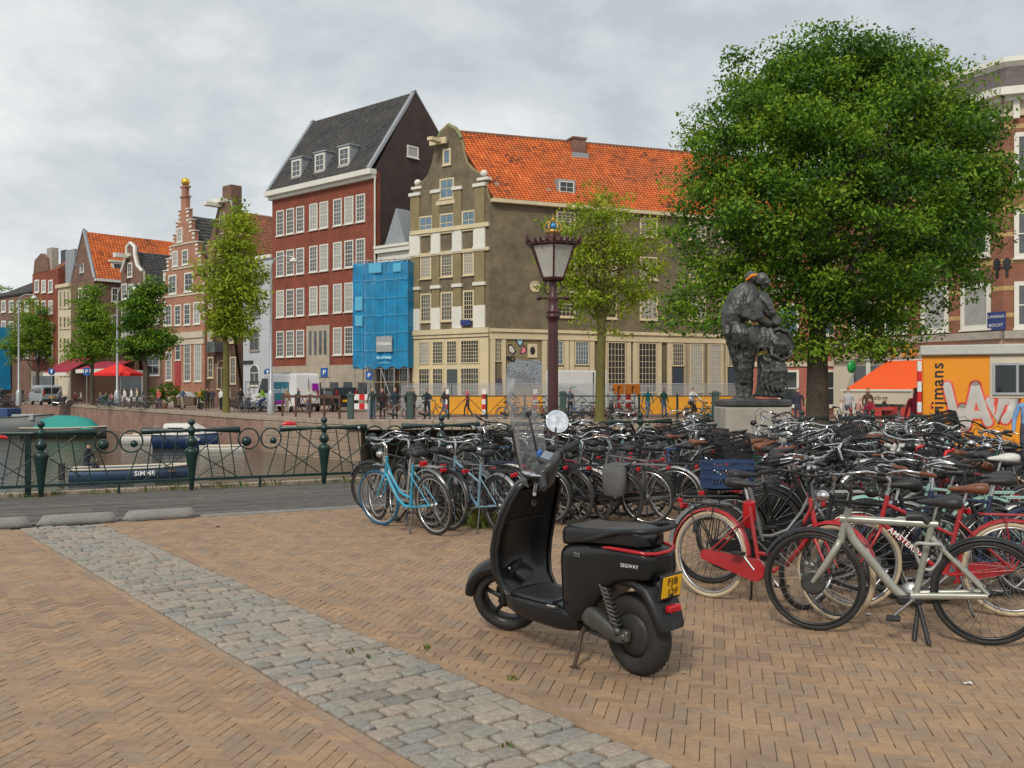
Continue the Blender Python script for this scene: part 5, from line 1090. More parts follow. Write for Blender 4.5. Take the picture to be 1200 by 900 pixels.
bike('step',(3.3,13.2),72,'black','black bicycle with white wire front basket in the middle of the racks',crate=WHITEP,crate_at='front',lean=3)
bike('slant',(4.4,11.3),66,'green','dark green bicycle with teal covered saddle in the middle of the racks',saddle=PALEBL,lean=2)
bike('step',(5.6,11.2),-85,'cream','cream bicycle with white front carrier crate before the orange cabin',crate=WHITEP,crate_at='front',lean=2)
for x_,y_,h_,c_,k_,l_ in ((.72,12.2,-55,'black','step','black bicycle wedged between the green bagged one and the white tipped one'),(1.68,12.2,-64,'grey','slant','grey sports bicycle between the charcoal bags and the chrome rimmed bicycle'),(1.1,12.95,-58,'black','diamond','black roadster in the second row behind the white tipped mudguard'),(1.75,12.95,-60,'darkred','step','dark red step-through bicycle in the second row behind the chrome rims'),(2.5,12.7,-70,'black','step','black step-through bicycle right of the chrome rimmed bicycle'),(.2,12.8,-50,'green','diamond','dark green roadster in the second row behind the light blue bicycle'),(-.75,11.75,-42,'black','step','black step-through bicycle overlapping the turquoise bicycle from behind'),(2.75,10.9,78,'black','diamond','black roadster behind the blue crate bicycle'),(3.0,9.0,85,'silver','slant','silver sports bicycle right of the blue crate')):
    bike(k_,(x_,y_),h_,c_,l_,PARKG,lean=random.uniform(-4,5),pitch=random.choice((0,0,9)))
# --- the crowded rows behind
cols=['black']*9+['grey']*3+['green']*2+['silver']*2+['blue','navy','brown','white','darkred','mint','lightblue']
kinds=['step','step','step','diamond','diamond','slant']
KW={'step':'step-through bicycle','diamond':'roadster','slant':'sports bicycle'}
CW={'darkred':'dark red','lightblue':'light blue','mint':'mint green','green':'dark green','navy':'navy blue'}
rows=[('back to front beside the statue plinth',[(2.0+.10*i,14.3+.47*i) for i in range(11)],75),
      ('in the rack column behind the blue crate bicycle',[(2.75+.07*i,9.75+.46*i) for i in range(16)],83),
      ('in the rack column behind the lettered red bicycle',[(4.35+.02*i,8.1+.45*i) for i in range(20)],-97),
      ('in the rack column near the right picture edge',[(4.7+.05*i,8.9+.50*i) for i in range(18)],82),
      ('in the outer rack column before the orange cabin',[(6.5+.06*i,11.0+.52*i) for i in range(15)],-96),
      ('in the rack row along the plank deck',[(-.5+.47*i,14.0+.22*i) for i in range(9)],-50),
      ('in the row leaning near the bridge railing',[(-.2+.6*i,16.0+.28*i) for i in range(9)],64)]
for rn,pts,hd in rows:
    for i,(x,y) in enumerate(pts):
        if 4.0<x<5.6 and 15.6<y<19 and False: continue
        c=random.choice(cols); k=random.choice(kinds); j=random.uniform(-.12,.12)
        if abs(x+.55-4.22)<1.35 and 15.9<y<18.4 and hd>0: continue
        if abs(x-.55-4.22)<1.35 and 15.9<y<18.4 and hd<0: continue
        bike(k,(x+random.uniform(-.18,.18),y+j*.5),hd+random.uniform(-9,9),c,'%s %s, %s %s'%(CW.get(c,c),KW[k],ORD(i),rn),PARKG,bar=random.choice(['dutch','dutch','dutch','flat']),
             saddle=random.choice([None,None,None,None,SADB]),crate=random.choice([None]*12+[BLKP,BLKP,BLKP]),crate_at=random.choice(['front','rear']),pitch=random.choice((0,0,0,8,13,17)),lift=0,bag=random.choice([None]*9+[BLKP]),guardm=random.choice([None,None,BLACKM,ALU]))
# ================================================================ SCOOTER
SBLK=mat('satin_black_body',(.008,.0085,.0095),.27,var=.2,scale=5,spec=.5); SDK=mat('matt_black_panel',(.011,.0115,.0125),.5,var=.2,scale=7,bump=.05,bscale=120); SEATM=mat('black_vinyl_seat',(.014,.015,.017),.34,var=.1,scale=9,bump=.12,bscale=160,spec=.6)
FLOORM=mat('grey_black_rubber',(.026,.028,.032),.5,var=.15,scale=10,bump=.1,bscale=90); MOTORM=mat('grimy_grey_casting',(.10,.098,.09),.5,.5,var=.3,scale=12,dirt=.3); YPL=mat('yellow_plate',(.78,.42,.01),.35,var=.05)
RD=Vector((-.6087,.7934)); RC=Vector((.761,5.84)); 
sct=thing('electric_scooter','black electric moped scooter with tall clear windscreen on its side stand','scooter',(RC.x,RC.y,0)); sct.rotation_euler=(R(-3.8),0,math.atan2(RD.y,RD.x))
def sel(hw,z0,z1,x,n=32,p=.36,px_=0): return [(x,hw*math.copysign(abs(math.cos(2*PI*j/n))**p,math.cos(2*PI*j/n)),(z0+z1)/2+(z1-z0)/2*math.copysign(abs(math.sin(2*PI*j/n))**p,math.sin(2*PI*j/n))) for j in range(n)]
TX=lambda x: -.235+(x+.325)*.819
def sp(mb,name,m,par=None,st=None):
    if name in ('rear_body','seat','light_strip','grab_rail','grab_rail_bracket','rear_mudguard','plate_holder','number_plate','tail_light','plate_bracket','badge'): mb.v=[(TX(v[0]) if name not in('rear_mudguard','plate_holder','number_plate','tail_light','plate_bracket') else v[0]+.075,v[1],v[2]+(.02 if name in('plate_holder','number_plate','tail_light') else 0)) for v in mb.v]
    o=mb.obj(name,m,par or sct)
    if st is not None: o.matrix_local=st
    return o
# body
sp(MB().loft([sel(*q) for q in ((.07,.64,.735,-.315),(.125,.61,.765,-.30),(.14,.60,.782,-.22),(.15,.585,.785,-.10),(.156,.555,.785,.02),(.16,.48,.78,.14),(.16,.385,.775,.26),(.16,.29,.765,.38),(.158,.225,.755,.48),(.152,.21,.74,.545),(.14,.22,.725,.59),(.115,.25,.70,.615))]),'rear_body',SBLK)
sp(MB().loft([sel(*q) for q in ((.06,.79,.84,-.235),(.11,.784,.872,-.21),(.13,.784,.888,-.14),(.138,.782,.89,-.02),(.142,.777,.883,.12),(.145,.77,.872,.26),(.145,.76,.868,.38),(.15,.745,.868,.48),(.135,.732,.855,.55),(.10,.725,.82,.61),(.05,.735,.78,.64))]),'seat',SEATM)
sp(MB().tube([(.08,.160,.775),(.0,.158,.778),(-.2,.143,.776),(-.30,.12,.768),(-.325,.05,.76),(-.325,-.05,.76),(-.30,-.12,.768),(-.2,-.143,.776),(.0,-.158,.778),(.08,-.160,.775)],[.005]+[.0105]*8+[.005],8),'light_strip',REDL)
gr_=[(.30,.146,.79),(.26,.156,.80),(.10,.157,.835),(-.05,.156,.875),(-.22,.155,.895),(-.30,.13,.895),(-.325,.06,.893)]; sp(MB().tube(gr_+[(a,-b,c) for a,b,c in gr_[::-1]],[.012]+[.017]*12+[.012],10),'grab_rail',SDK)
sp(MB().tube([(-.325,.05,.893),(-.31,.0,.86),(-.24,0,.80)],.014,8),'grab_rail_bracket',SDK)
# rear mudguard + plate + lights
rf=[]
for x,z,hw,th in ((.20,.545,.10,.03),(.08,.585,.105,.035),(-.05,.605,.11,.04),(-.18,.60,.115,.045),(-.27,.555,.115,.05),(-.325,.47,.11,.05),(-.352,.40,.105,.045),(-.368,.345,.10,.03),(-.372,.325,.09,.015)):
    rf.append((x,z,hw,th))
rings=[]
for i,(x,z,hw,th) in enumerate(rf):
    a=rf[max(i-1,0)]; b=rf[min(i+1,len(rf)-1)]; d=Vector((b[0]-a[0],0,b[1]-a[1])).normalized(); n=Vector((-d.z,0,d.x)); n=n if n.z<0 or (abs(n.z)<.2 and n.x>0) else -n
    n=Vector((d.z,0,-d.x)); n= -n if n.dot(Vector((0-x,0,.24-z)))<0 else n
    rings.append([(x+n.x*o_,y,z+n.z*o_) for y,o_ in ((-hw,.05),(-hw,.012),(-hw*.85,0),(0,-.008),(hw*.85,0),(hw,.012),(hw,.05),(hw*.88,.05),(hw*.85,.022),(0,.016),(-hw*.85,.022),(-hw*.88,.05))])
rgd=sp(MB().loft(rings),'rear_mudguard',SDK)
PM=Matrix.Translation((-.352,0,.555))@Matrix.Rotation(R(-12),4,'Y')
pb=sp(MB().bbox(-.012,.006,-.088,.088,-.08,.075,.006,0,PM),'plate_holder',BLKP); sp(MB().bbox(-.017,-.0125,-.076,.076,-.062,.066,.002,0,PM),'number_plate',YPL)
for tx,zz in (('FJB',.034),('I2F',-.030)): text('plate_lettering',tx,.060,BLACKM,sct,Matrix.Translation((.075,0,.02))@PM@Matrix.Translation((-.0205,0 if tx=='FJB' else -.012,zz))@Matrix.Rotation(R(-90),4,'Z')@Matrix.Rotation(R(90),4,'X'),.0006)
sp(MB().bbox(-.395,-.35,-.05,.05,.408,.45,.01),'tail_light',REDL); sp(MB().tube([(-.35,0,.5),(-.25,0,.58)],.03,8),'plate_bracket',SDK)
# rear wheel
def stub(mb,prof,x,z,n=36):
    if prof[0][0]>1e-4: prof=list(prof)+[prof[0]]
    return mb.lathe(prof,n,cap=False,M=Matrix.Translation((x,0,z))@Matrix.Rotation(R(90),4,'X'))
TP=[(.135,-.05),(.165,-.062),(.20,-.063),(.228,-.05),(.243,-.025),(.247,0),(.243,.025),(.228,.05),(.20,.063),(.165,.062),(.135,.05)]
rw=sp(stub(MB(),[(.0,-.07),(.06,-.07),(.10,-.055),(.135,-.045),(.137,.045),(.10,.055),(.06,.07),(0,.07)],0,.245),'rear_wheel',mat('grimy_hub_motor',(.045,.042,.04),.5,.4,var=.3,scale=9,dirt=.4)); sp(stub(MB(),TP,0,.245),'tyre',RUB,rw)
tr=MB()
for i in range(40):
    a=2*PI*i/40
    for s in (-1,1): tr.box(.238,.2482,s*.004 if s>0 else -.022,.022 if s>0 else -.004,-.004,.004,0,Matrix.Translation((0,0,.245))@Matrix.Rotation(a+s*.04,4,'Y'))
sp(tr,'tread',RUB,rw)
sp(stub(MB(),[(.03,.088),(.095,.088),(.095,.092),(.03,.092)],0,.245),'brake_disc',ALU)
sp(MB().bbox(-.03,.05,.075,.125,.215,.285,.012).bbox(-.02,.03,.1,.14,.23,.27,.01),'brake_caliper',MOTORM)
sp(MB().loft([[(x,y0+dy*math.copysign(abs(math.cos(2*PI*j/14))**.5,math.cos(2*PI*j/14)),z+dz*math.copysign(abs(math.sin(2*PI*j/14))**.5,math.sin(2*PI*j/14))) for j in range(14)] for x,z,y0,dy,dz in ((.36,.33,.10,.03,.055),(.33,.33,.105,.035,.07),(.22,.31,.115,.04,.066),(.12,.275,.12,.036,.055),(.05,.25,.118,.03,.04),(.0,.245,.115,.025,.035))]),'swing_arm',MOTORM)
cs=[(.12+(.03-.12)*t/80+0+.0,.14,.56+(.285-.56)*t/80) for t in range(81)]
hel=[]
for t in range(145):
    k=t/144; a=k*2*PI*9; bx_=.125+(.035-.125)*k; bz=.54+(.32-.54)*k; hel.append((bx_+.030*math.cos(a)*.92,.135+.030*math.sin(a),bz+.030*math.cos(a)*.38))
sp(MB().tube(hel,.0065,6),'shock_spring',MOTORM); sp(MB().tube([(.13,.135,.56),(.03,.135,.28)],.016,10).ball((.03,.135,.28),.028,10,8),'shock_absorber',STEELD)
# floor and belly
sp(MB().loft([sel(*q) for q in ((.13,.20,.30,.40),(.165,.19,.335,.48),(.185,.19,.352,.58),(.19,.195,.352,.78),(.19,.21,.352,.95),(.18,.235,.365,1.05),(.14,.26,.38,1.11))]),'floor_pan',SBLK)
sp(MB().loft([[(x,hw*a,z) for a,z in ((-1,.348),(-.95,.362),(.95,.362),(1,.348))] for x,hw in ((.60,.16),(.75,.175),(.90,.175),(1.03,.165))],0,False),'floor_mat',FLOORM)
rb_=MB()
for i in range(9): rb_.box(.66+i*.03,.672+i*.03,-.12,.12,.36,.3665)
sp(rb_,'floor_ribs',FLOORM)
# leg shield
SH=[(.345,1.06,.20,.0),(.42,1.125,.215,.03),(.52,1.145,.23,.05),(.64,1.13,.238,.06),(.76,1.09,.235,.065),(.88,1.035,.222,.07),(.97,.985,.205,.07),(1.05,.935,.18,.06),(1.095,.905,.145,.04),(1.115,.885,.09,.02)]
rings=[]
for z,xc,hw,cv in SH:
    ring_=[]
    for i in range(13): t=-1+i/6; ring_.append((xc-.035+cv*(1-t*t)-.035*abs(t)**3,hw*t,z))
    for i in range(13): t=1-i/6; ring_.append((xc+.03+(.07+cv*.6)*(1-t*t)-.03*abs(t)**3,hw*t,z+.0))
    rings.append(ring_)
ls=sp(MB().loft(rings),'leg_shield',SBLK)
edg=[(xc-.035-.035-.004,hw*.985,z) for z,xc,hw,cv in SH[:-1]]; sp(MB().tube(edg,.011,8).tube([(a,-b,c) for a,b,c in edg],.011,8),'shield_edge',SDK)
# glove box: dark opening with a light lower lip and key lock
gbp=[]; 
for z,xc,hw,cv in SH[4:9]: gbp.append((z,xc,hw,cv))
rings=[[(xc-.040+cv*(1-(t*.8)**2)-.006,hw*t*.8,z) for t in [-1+i/6 for i in range(13)]] for z,xc,hw,cv in ((.815,1.066,.225,.068),(.86,1.045,.222,.07),(.92,1.013,.21,.07),(.98,.978,.195,.07),(1.03,.948,.18,.062))]
sp(MB().loft(rings,0,True,False,False),'glove_box',mat('glove_box_black',(.006,.006,.007),.5)); sp(MB().tube([(p[0]-.006,p[1],p[2]) for p in rings[0]],.005,6),'glove_box_lip',FLOORM); 
sp(MB().lathe([(0,0),(.025,0),(.03,.006),(.025,.016),(.012,.018),(.010,.010),(0,.01)],14,M=Matrix.Translation((1.03,-.07,.92))@Matrix.Rotation(R(-85),4,'Y')),'key_lock',STEELD)
# front fork, wheel, mudguard (steered)
HA=Vector((.90,0,1.10)); HBt=Vector((1.33,0,.245)); AXS=(HBt-HA).normalized(); ST=Matrix.Translation(HA)@Matrix.Rotation(R(-35),4,AXS)@Matrix.Translation(-HA)
fwm=MB(); stub(fwm,[(.165,-.045),(.175,-.04),(.175,.04),(.165,.045),(.15,.03),(.15,-.03)],1.35,.245); stub(fwm,[(0,-.06),(.045,-.05),(.045,.05),(0,.06)],1.35,.245,20)
for i in range(5):
    a=2*PI*i/5+.3; fwm.tube([(1.35+.035*math.cos(a),0,.245+.035*math.sin(a)),(1.35+.10*math.cos(a+.15),0,.245+.10*math.sin(a+.15)),(1.35+.155*math.cos(a+.2),0,.245+.155*math.sin(a+.2))],[.02,.014,.018],8)
STW=Matrix.Translation((-.07,0,0))@ST
fw_=sp(fwm,'front_wheel',mat('black_alloy',(.03,.03,.031),.4,.5,var=.2,dirt=.3),None,STW); sp(stub(MB(),[(r_ if r_>.16 else .165,y) for r_,y in TP],1.35,.245),'tyre',RUB,fw_)
sp(stub(MB(),[(.05,.062),(.10,.062),(.10,.066),(.05,.066)],1.35,.245),'front_disc',ALU,None,STW)
rings=[]
for i in range(13):
    a=R(15+i*125/12); rings.append([(1.35+(.275+dr)*math.cos(a)+.0,y,.245+(.275+dr)*math.sin(a)) for y,dr in ((-.085,-.05),(-.08,.0),(-.045,.02),(0,.028),(.045,.02),(.08,0),(.085,-.05),(.07,-.05),(.065,-.01),(0,.01),(-.065,-.01),(-.07,-.05))])
sp(MB().loft(rings),'front_mudguard',SBLK,None,STW)
fkm=MB()
for s in (-1,1): fkm.tube([(1.215,s*.085,.50),(1.27,s*.085,.38),(1.345,s*.085,.245)],[.024,.024,.02],10)
fkm.tube([(1.215,-.09,.50),(1.215,.09,.50)],.022,8); sp(fkm,'fork',SDK,None,STW)
# steering head, dash, bars, levers, mirrors, windscreen (steered)
STH=Matrix.Translation((-.085,0,0))@ST
hd=MB().loft([[(x+dx*math.copysign(abs(math.cos(2*PI*j/18))**.6,math.cos(2*PI*j/18)),dy*math.copysign(abs(math.sin(2*PI*j/18))**.6,math.sin(2*PI*j/18)),z-.35*dx*math.cos(2*PI*j/18)) for j in range(18)] for x,z,dx,dy in ((.90,1.05,.06,.06),(.885,1.10,.075,.085),(.875,1.15,.09,.115),(.865,1.20,.095,.13),(.855,1.232,.085,.12),(.85,1.245,.06,.09))])
sp(hd,'steering_head',mat('dark_grey_plastic',(.045,.046,.048),.4,var=.15,scale=9),None,STH)
DS=Matrix.Translation((.842,0,1.248))@Matrix.Rotation(R(-28),4,'Y'); sp(MB().bbox(-.055,.05,-.075,.075,-.01,.018,.008,0,DS),'dash_housing',SDK,None,STH); sp(MB().bbox(-.04,.04,-.058,.058,.0185,.022,.002,0,DS),'dash_screen',mat('dash_screen',(.20,.23,.27),.08),None,STH)
for s in (-1,1):
    sp(MB().tube([(.865,s*.08,1.17),(.86,s*.16,1.195),(.83,s*.23,1.205),(.80,s*.27,1.205)],[.03,.024,.018,.016],10),'handlebar',MATS['dark_grey_plastic'],None,STH)
    sp(MB().tube([(.81,s*.255,1.205),(.80,s*.27,1.205),(.765,s*.36,1.20),(.757,s*.385,1.198),(.755,s*.39,1.198)],[.022,.024,.022,.025,.018],12),'grip',BLKP,None,STH)
    sp(MB().tube([(.845,s*.20,1.19),(.86,s*.235,1.175),(.85,s*.30,1.16),(.835,s*.36,1.155),(.825,s*.385,1.165)],[.011,.012,.010,.010,.012],7),'brake_lever',ALU if s>0 else BLKP,None,STH)
    sp(MB().bbox(.80,.86,min(s*.19,s*.25),max(s*.19,s*.25),1.18,1.225,.01),'switch_block',BLKP,None,STH)
MR=MATS.get('mirror_glass') or mat('mirror_glass',(.85,.86,.87),.02,1.0,var=0)
def mirror(c,rot,stalk):
    M=Matrix.Translation(c)@Matrix.Rotation(R(rot[0]),4,'Z')@Matrix.Rotation(R(rot[1]),4,'Y')
    m_=sp(MB().lathe([(0,.028),(.055,.024),(.084,.008),(.087,-.004),(.081,-.006)],22,0,M@Matrix.Rotation(R(90),4,'Y')).tube(stalk,.007,8),'mirror',SDK,None,STH); sp(MB().lathe([(0,.001),(.079,0.001),(.081,0)],22,0,M@Matrix.Translation((-.0075,0,0))@Matrix.Rotation(R(-90),4,'Y')),'mirror_glass',MR,m_)
mirror((.86,-.37,1.37),(-52,26),[(.85,-.22,1.21),(.86,-.29,1.30),(.87,-.37,1.36)])
mirror((.88,.20,1.225),(40,70),[(.85,.20,1.20),(.86,.20,1.22)])
sp(MB().tube([(.87,.16,1.20),(.97,.17,1.24),(.975,.17,1.52)],.008,8).tube([(.87,-.16,1.20),(.97,-.17,1.24),(.975,-.17,1.52)],.008,8).box(.955,.985,-.20,-.14,1.50,1.53).box(.955,.985,.14,.20,1.50,1.53),'screen_rod',BLKP,None,STH)
wsm=bpy.data.materials.new('scratched_clear_plastic'); wsm.use_nodes=True; t=wsm.node_tree; b=t.nodes['Principled BSDF']; b.inputs['Base Color'].default_value=(.45,.45,.45,1); b.inputs['Roughness'].default_value=.07
tc3=t.nodes.new('ShaderNodeTexCoord'); n3=t.nodes.new('ShaderNodeTexNoise'); n3.inputs['Scale'].default_value=5; n3.inputs['Detail'].default_value=5; n3.inputs['Distortion'].default_value=4; t.links.new(tc3.outputs['Object'],n3.inputs['Vector'])
m3=t.nodes.new('ShaderNodeMapRange'); m3.inputs[1].default_value=.42; m3.inputs[2].default_value=.75; m3.inputs[3].default_value=.20; m3.inputs[4].default_value=.5; t.links.new(n3.outputs['Fac'],m3.inputs[0]); t.links.new(m3.outputs[0],b.inputs['Alpha'])
b3_=t.nodes.new('ShaderNodeBump'); b3_.inputs['Strength'].default_value=.08; t.links.new(n3.outputs['Fac'],b3_.inputs['Height']); t.links.new(b3_.outputs[0],b.inputs['Normal'])
rings=[]
for i in range(11):
    k=i/10; z=1.13+.70*k; hw=(.24 if k<.75 else .24*math.sqrt(max(.05,1-((k-.75)/.25)**2*.85)))*(.8+.2*min(1,k*5)); xb=1.03-.03*k
    rings.append([(xb-.10*(t*t)*1.0,hw*t,z) for t in [-1+j/5 for j in range(11)]]+[(xb-.10*(t*t)+.004,hw*t,z) for t in [1-j/5 for j in range(11)]])
sp(MB().loft(rings),'windscreen',wsm,None,STH)
sp(MB().bbox(.875,.90,-.03,.03,1.235,1.31,.008),'phone_clip',mat('blue_plastic',(.03,.14,.45),.4),None,STH)
# stand, peg, badges
sp(MB().tube([(.40,.06,.22),(.36,.13,.20),(.335,.19,.10),(.335,.225,.02)],[.018,.016,.013,.012],8).bbox(.29,.37,.205,.245,.004,.022,.006),'side_stand',MATS['mossy_bark'] if False else mat('rusty_steel',(.07,.045,.03),.7,.3,var=.3,scale=20))
sp(MB().tube([(.10,.13,.215),(.38,.07,.21)],.014,8),'stand_bar',STEELD)
sp(MB().tube([(.60,.19,.345),(.50,.205,.355)],.012,8),'foot_peg',CHR); sp(MB().bbox(.335,.405,.157,.164,.685,.71,.003),'badge',mat('badge_grey',(.25,.26,.26),.3,.6))
text('badge_lettering','UNIVE',.017,BLACKM,sct,Matrix.Translation((TX(.37),.1652,.697))@Matrix.Rotation(R(180),4,'Z')@Matrix.Rotation(R(90),4,'X'),.0004)
text('maker_lettering','SEGWAY',.030,LW,sct,Matrix.Translation((TX(-.17),.1475,.688))@Matrix.Rotation(R(188),4,'Z')@Matrix.Rotation(R(90),4,'X'),.0006)
sp(MB().bbox(.62,.70,.10,.165,.255,.30,.01),'belly_latch',STEELD)

# ================================================================ STREET LAMP
LZ=14.; lx=X(648,LZ); MAR=mat('maroon_paint',(.055,.012,.012),.38,var=.25,scale=9,dirt=.25,hue=(.09,.05,.04))
lm_=thing('street_lamp','maroon crown-topped street lantern standing among the bicycles','street lamp',(lx,LZ,0))
def hz(py): return H(py,LZ)
MB().lathe([(.18,0),(.18,.25),(.14,.3),(.12,.7),(.14,.75),(.09,.8),(.078,1.3),(.071,hz(380)),(.068,hz(374)),(.10,hz(372.5)),(.10,hz(369.5)),(.085,hz(368)),(.10,hz(366.5)),(.10,hz(364)),(.075,hz(362)),(.07,hz(352)),(.08,hz(350)),(.062,hz(347)),(.055,hz(330))],20).obj('post',MAR,lm_)
MB().tube([(-.19,0,hz(349)),(.19,0,hz(349))],.018,8).ball((-.2,0,hz(349)),.04,10,8).ball((.2,0,hz(349)),.04,10,8).obj('ladder_bar',MAR,lm_)
for s in (-1,1): MB().tube([(s*.03,0,hz(347)),(s*.10,0,hz(343)),(s*.135,0,hz(337)),(s*.10,0,hz(331)),(s*.13,0,hz(327))],.013,7).obj('bracket',MAR,lm_)
z0,z1=hz(326.5),hz(288); r0,r1=.165,.345; gl_=bpy.data.materials.new('lantern_glass'); gl_.use_nodes=True; b=gl_.node_tree.nodes['Principled BSDF']; b.inputs['Base Color'].default_value=(.8,.78,.74,1); b.inputs['Roughness'].default_value=.1; b.inputs['Alpha'].default_value=.32
for i in range(6):
    a,b2_=PI/6+i*PI/3,PI/6+(i+1)*PI/3; q=[(r*math.cos(w),r*math.sin(w),z) for r,w,z in ((r0,a,z0),(r0,b2_,z0),(r1,b2_,z1),(r1,a,z1))]
    MB().slab(*q,.004).obj('glass_pane',gl_,lm_); MB().tube([(r0*math.cos(a),r0*math.sin(a),z0),(r1*math.cos(a),r1*math.sin(a),z1)],.014,6).obj('corner_bar',MAR,lm_)
    am=(a+b2_)/2
    for k in (-.5,0,.5):
        w=am+k*.5; MB().tube([(.365*math.cos(w),.365*math.sin(w),z1+.03),(.385*math.cos(w),.385*math.sin(w),z1+.075),(.375*math.cos(w),.375*math.sin(w),z1+.10)],[.022,.026,.006],6).obj('cresting',MAR,lm_)
    MB().tube([(.36*math.cos(a),.36*math.sin(a),z1+.02),(.43*math.cos(a),.43*math.sin(a),z1+.07),(.44*math.cos(a),.44*math.sin(a),z1+.15)],[.025,.018,.008],6).obj('corner_spike',MAR,lm_)
MB().lathe([(.06,z0-.05),(.17,z0-.03),(.185,z0),(.165,z0+.02)],6,sm=False,a0=PI/6).obj('lantern_base',MAR,lm_)
MB().lathe([(.345,z1-.02),(.39,z1),(.385,z1+.035),(.33,z1+.045),(.22,z1+.09),(.17,z1+.12),(.14,z1+.12)],6,sm=False,a0=PI/6).obj('lantern_roof',MAR,lm_); MB().lathe([(.14,z1+.12),(.145,z1+.14),(.11,z1+.15),(.10,z1+.165)],16).obj('roof_neck',MAR,lm_)
MB().tube([(0,0,z0),(0,0,z0+.32)],.02,8).lathe([(.02,z0+.3),(.05,z0+.34),(.05,z0+.5),(.02,z0+.55)],10).obj('bulb_holder',ALU,lm_)
GOLD=mat('tarnished_gilding',(.42,.27,.06),.4,.6,var=.3,scale=20); zc=z1+.165
MB().lathe([(.10,zc),(.115,zc+.02),(.115,zc+.05),(.095,zc+.06)],16).obj('crown_band',GOLD,lm_); MB().ball((0,0,zc+.11),(.085,.085,.06),12,8).obj('crown_cap',mat('blue_enamel',(.05,.25,.5),.3),lm_)
cm=MB()
for i in range(6): a=i*PI/3; cm.tube([(.11*math.cos(a),.11*math.sin(a),zc+.05),(.125*math.cos(a),.125*math.sin(a),zc+.11),(.08*math.cos(a),.08*math.sin(a),zc+.17),(0,0,zc+.18)],.015,6)
cm.ball((0,0,zc+.21),.03,8,6).box(-.006,.006,-.006,.006,zc+.23,zc+.29).box(-.02,.02,-.006,.006,zc+.255,zc+.267); cm.obj('crown_arches',GOLD,lm_)

# ================================================================ STATUE
SZ=17.; sx=X(885,SZ); k_=SZ/F
BRZ=mat('dark_bronze',(.06,.06,.058),.42,.4,var=.5,scale=5,bump=.5,bscale=26,dirt=.6,hue=(.12,.125,.118))
stt=thing('bronze_statue','dark bronze statue of two embracing figures on a stone plinth','statue',(sx,SZ,0))
def sq(zx,zy,d=0): px=840+zx/5.29; py=310+zy/5.29; return ((px-885)*k_,d,H(py,SZ))
su=5.29**-1*k_
mb=MB()
def el(zx,zy,rx,ry,rz,d=0,tilt=0):
    c=sq(zx,zy,d); mb.ball((0,0,0),(rx*su,ry*su,rz*su),14,10,0,Matrix.Translation(c)@Matrix.Rotation(R(tilt),4,'Y'))
def lim(pts,rs,d=None): mb.tube([sq(p[0],p[1],(p[2] if len(p)>2 else 0)) for p in pts],[r*su for r in rs],10)
el(215,82,40,42,44,.02); el(272,95,46,46,44,-.06,15); el(285,125,28,30,36,-.06)                       # two heads with caps
lim([(235,140),(200,170),(150,230),(105,320),(90,400)],[45,78,92,84,62]); el(150,260,95,88,105,.0,25)          # bent back and hips
lim([(205,175,-.16),(175,250,-.22),(225,330,-.22),(300,372,-.14),(368,366,-.06)],[42,40,32,24,20])                # near arm reaching over
lim([(250,180,.05),(285,250,0),(320,310,-.05),(385,345,-.06)],[40,36,28,18]); el(310,245,46,40,52,.08,-20); el(300,200,30,30,34,.05) # child
el(380,490,84,60,108,-.02,-18); lim([(300,420,-.12),(360,470,-.2),(420,540,-.18)],[14,26,10]); lim([(300,440,-.14),(370,520,-.22),(400,580,-.14)],[8,16,8])        # round drum-like bundle
lim([(120,380,.02),(110,470,.0),(125,540,0),(145,640,.02),(150,760,.02),(150,820,0)],[70,56,50,40,34,30]); lim([(180,400,-.1),(205,480,-.12),(190,560,-.1),(185,650,-.05),(195,760,0),(190,820,0)],[62,58,46,38,30,28])
lim([(230,380,0),(245,470,0),(255,540,.0)],[50,62,30]); lim([(110,380,-.18),(120,430,-.26),(150,520,-.24)],[30,26,12]); lim([(70,360,-.05),(60,430,-.1),(80,520,-.05)],[34,26,12])
el(150,838,70,60,22,-.05); el(205,845,50,50,20,-.12)
lim([(330,560,.05),(335,650,.05),(335,740,.05),(330,820,.05)],[80,80,84,92]); el(370,640,48,60,54,-.1); el(400,700,44,50,60,.05); el(305,690,40,60,60,-.1); el(345,760,70,60,40,-.08)
# drapery ridges: coat hem, sleeve wrinkles, skirt and drum cords
def ridge(pts,r=9): lim(pts,[r*.5]+[r]*(len(pts)-2)+[r*.5])
for k in range(7): ridge([(150-k*9,175+k*20,-.24+.012*k),(120+k*4,235+k*16,-.32),(150+k*9,280+k*12,-.30),(205,300+k*10,-.22)],10)
for k in range(9): ridge([(215+k*13,385,-.10-.02*(k%3)),(222+k*14,450,-.20+.02*(k%2)),(205+k*15,520+(k%3)*14,-.20)],11)
for k in range(6): ridge([(85+k*14,370,-.22+.02*(k%2)),(75+k*17,430,-.30),(90+k*16,510+(k%2)*20,-.24)],11)
for k in range(6): ridge([(310+k*14,430+k*4,-.16),(335+k*14,500,-.27),(350+k*12,575-k*4,-.20)],8)
ridge([(300,470,-.14),(320,560,-.22),(380,598,-.24),(440,570,-.16),(466,500,-.08)],12); ridge([(310,425,-.12),(370,400,-.18),(430,430,-.16),(465,490,-.08)],12)
for k in range(6): ridge([(255+k*30,600+(k%2)*20,-.18),(270+k*26,660,-.26-.02*(k%2)),(250+k*32,720,-.24),(270+k*28,790,-.26)],13)
for k in range(4): ridge([(120+k*9,560,-.12),(128+k*10,650,-.13),(140+k*8,740,-.10)],8); ridge([(170+k*9,560,-.18),(172+k*9,650,-.15),(180+k*8,740,-.10)],8)
for k in range(5): ridge([(180+k*14,190+k*8,-.20),(200+k*12,250,-.26),(240+k*6,310+k*8,-.26)],8)
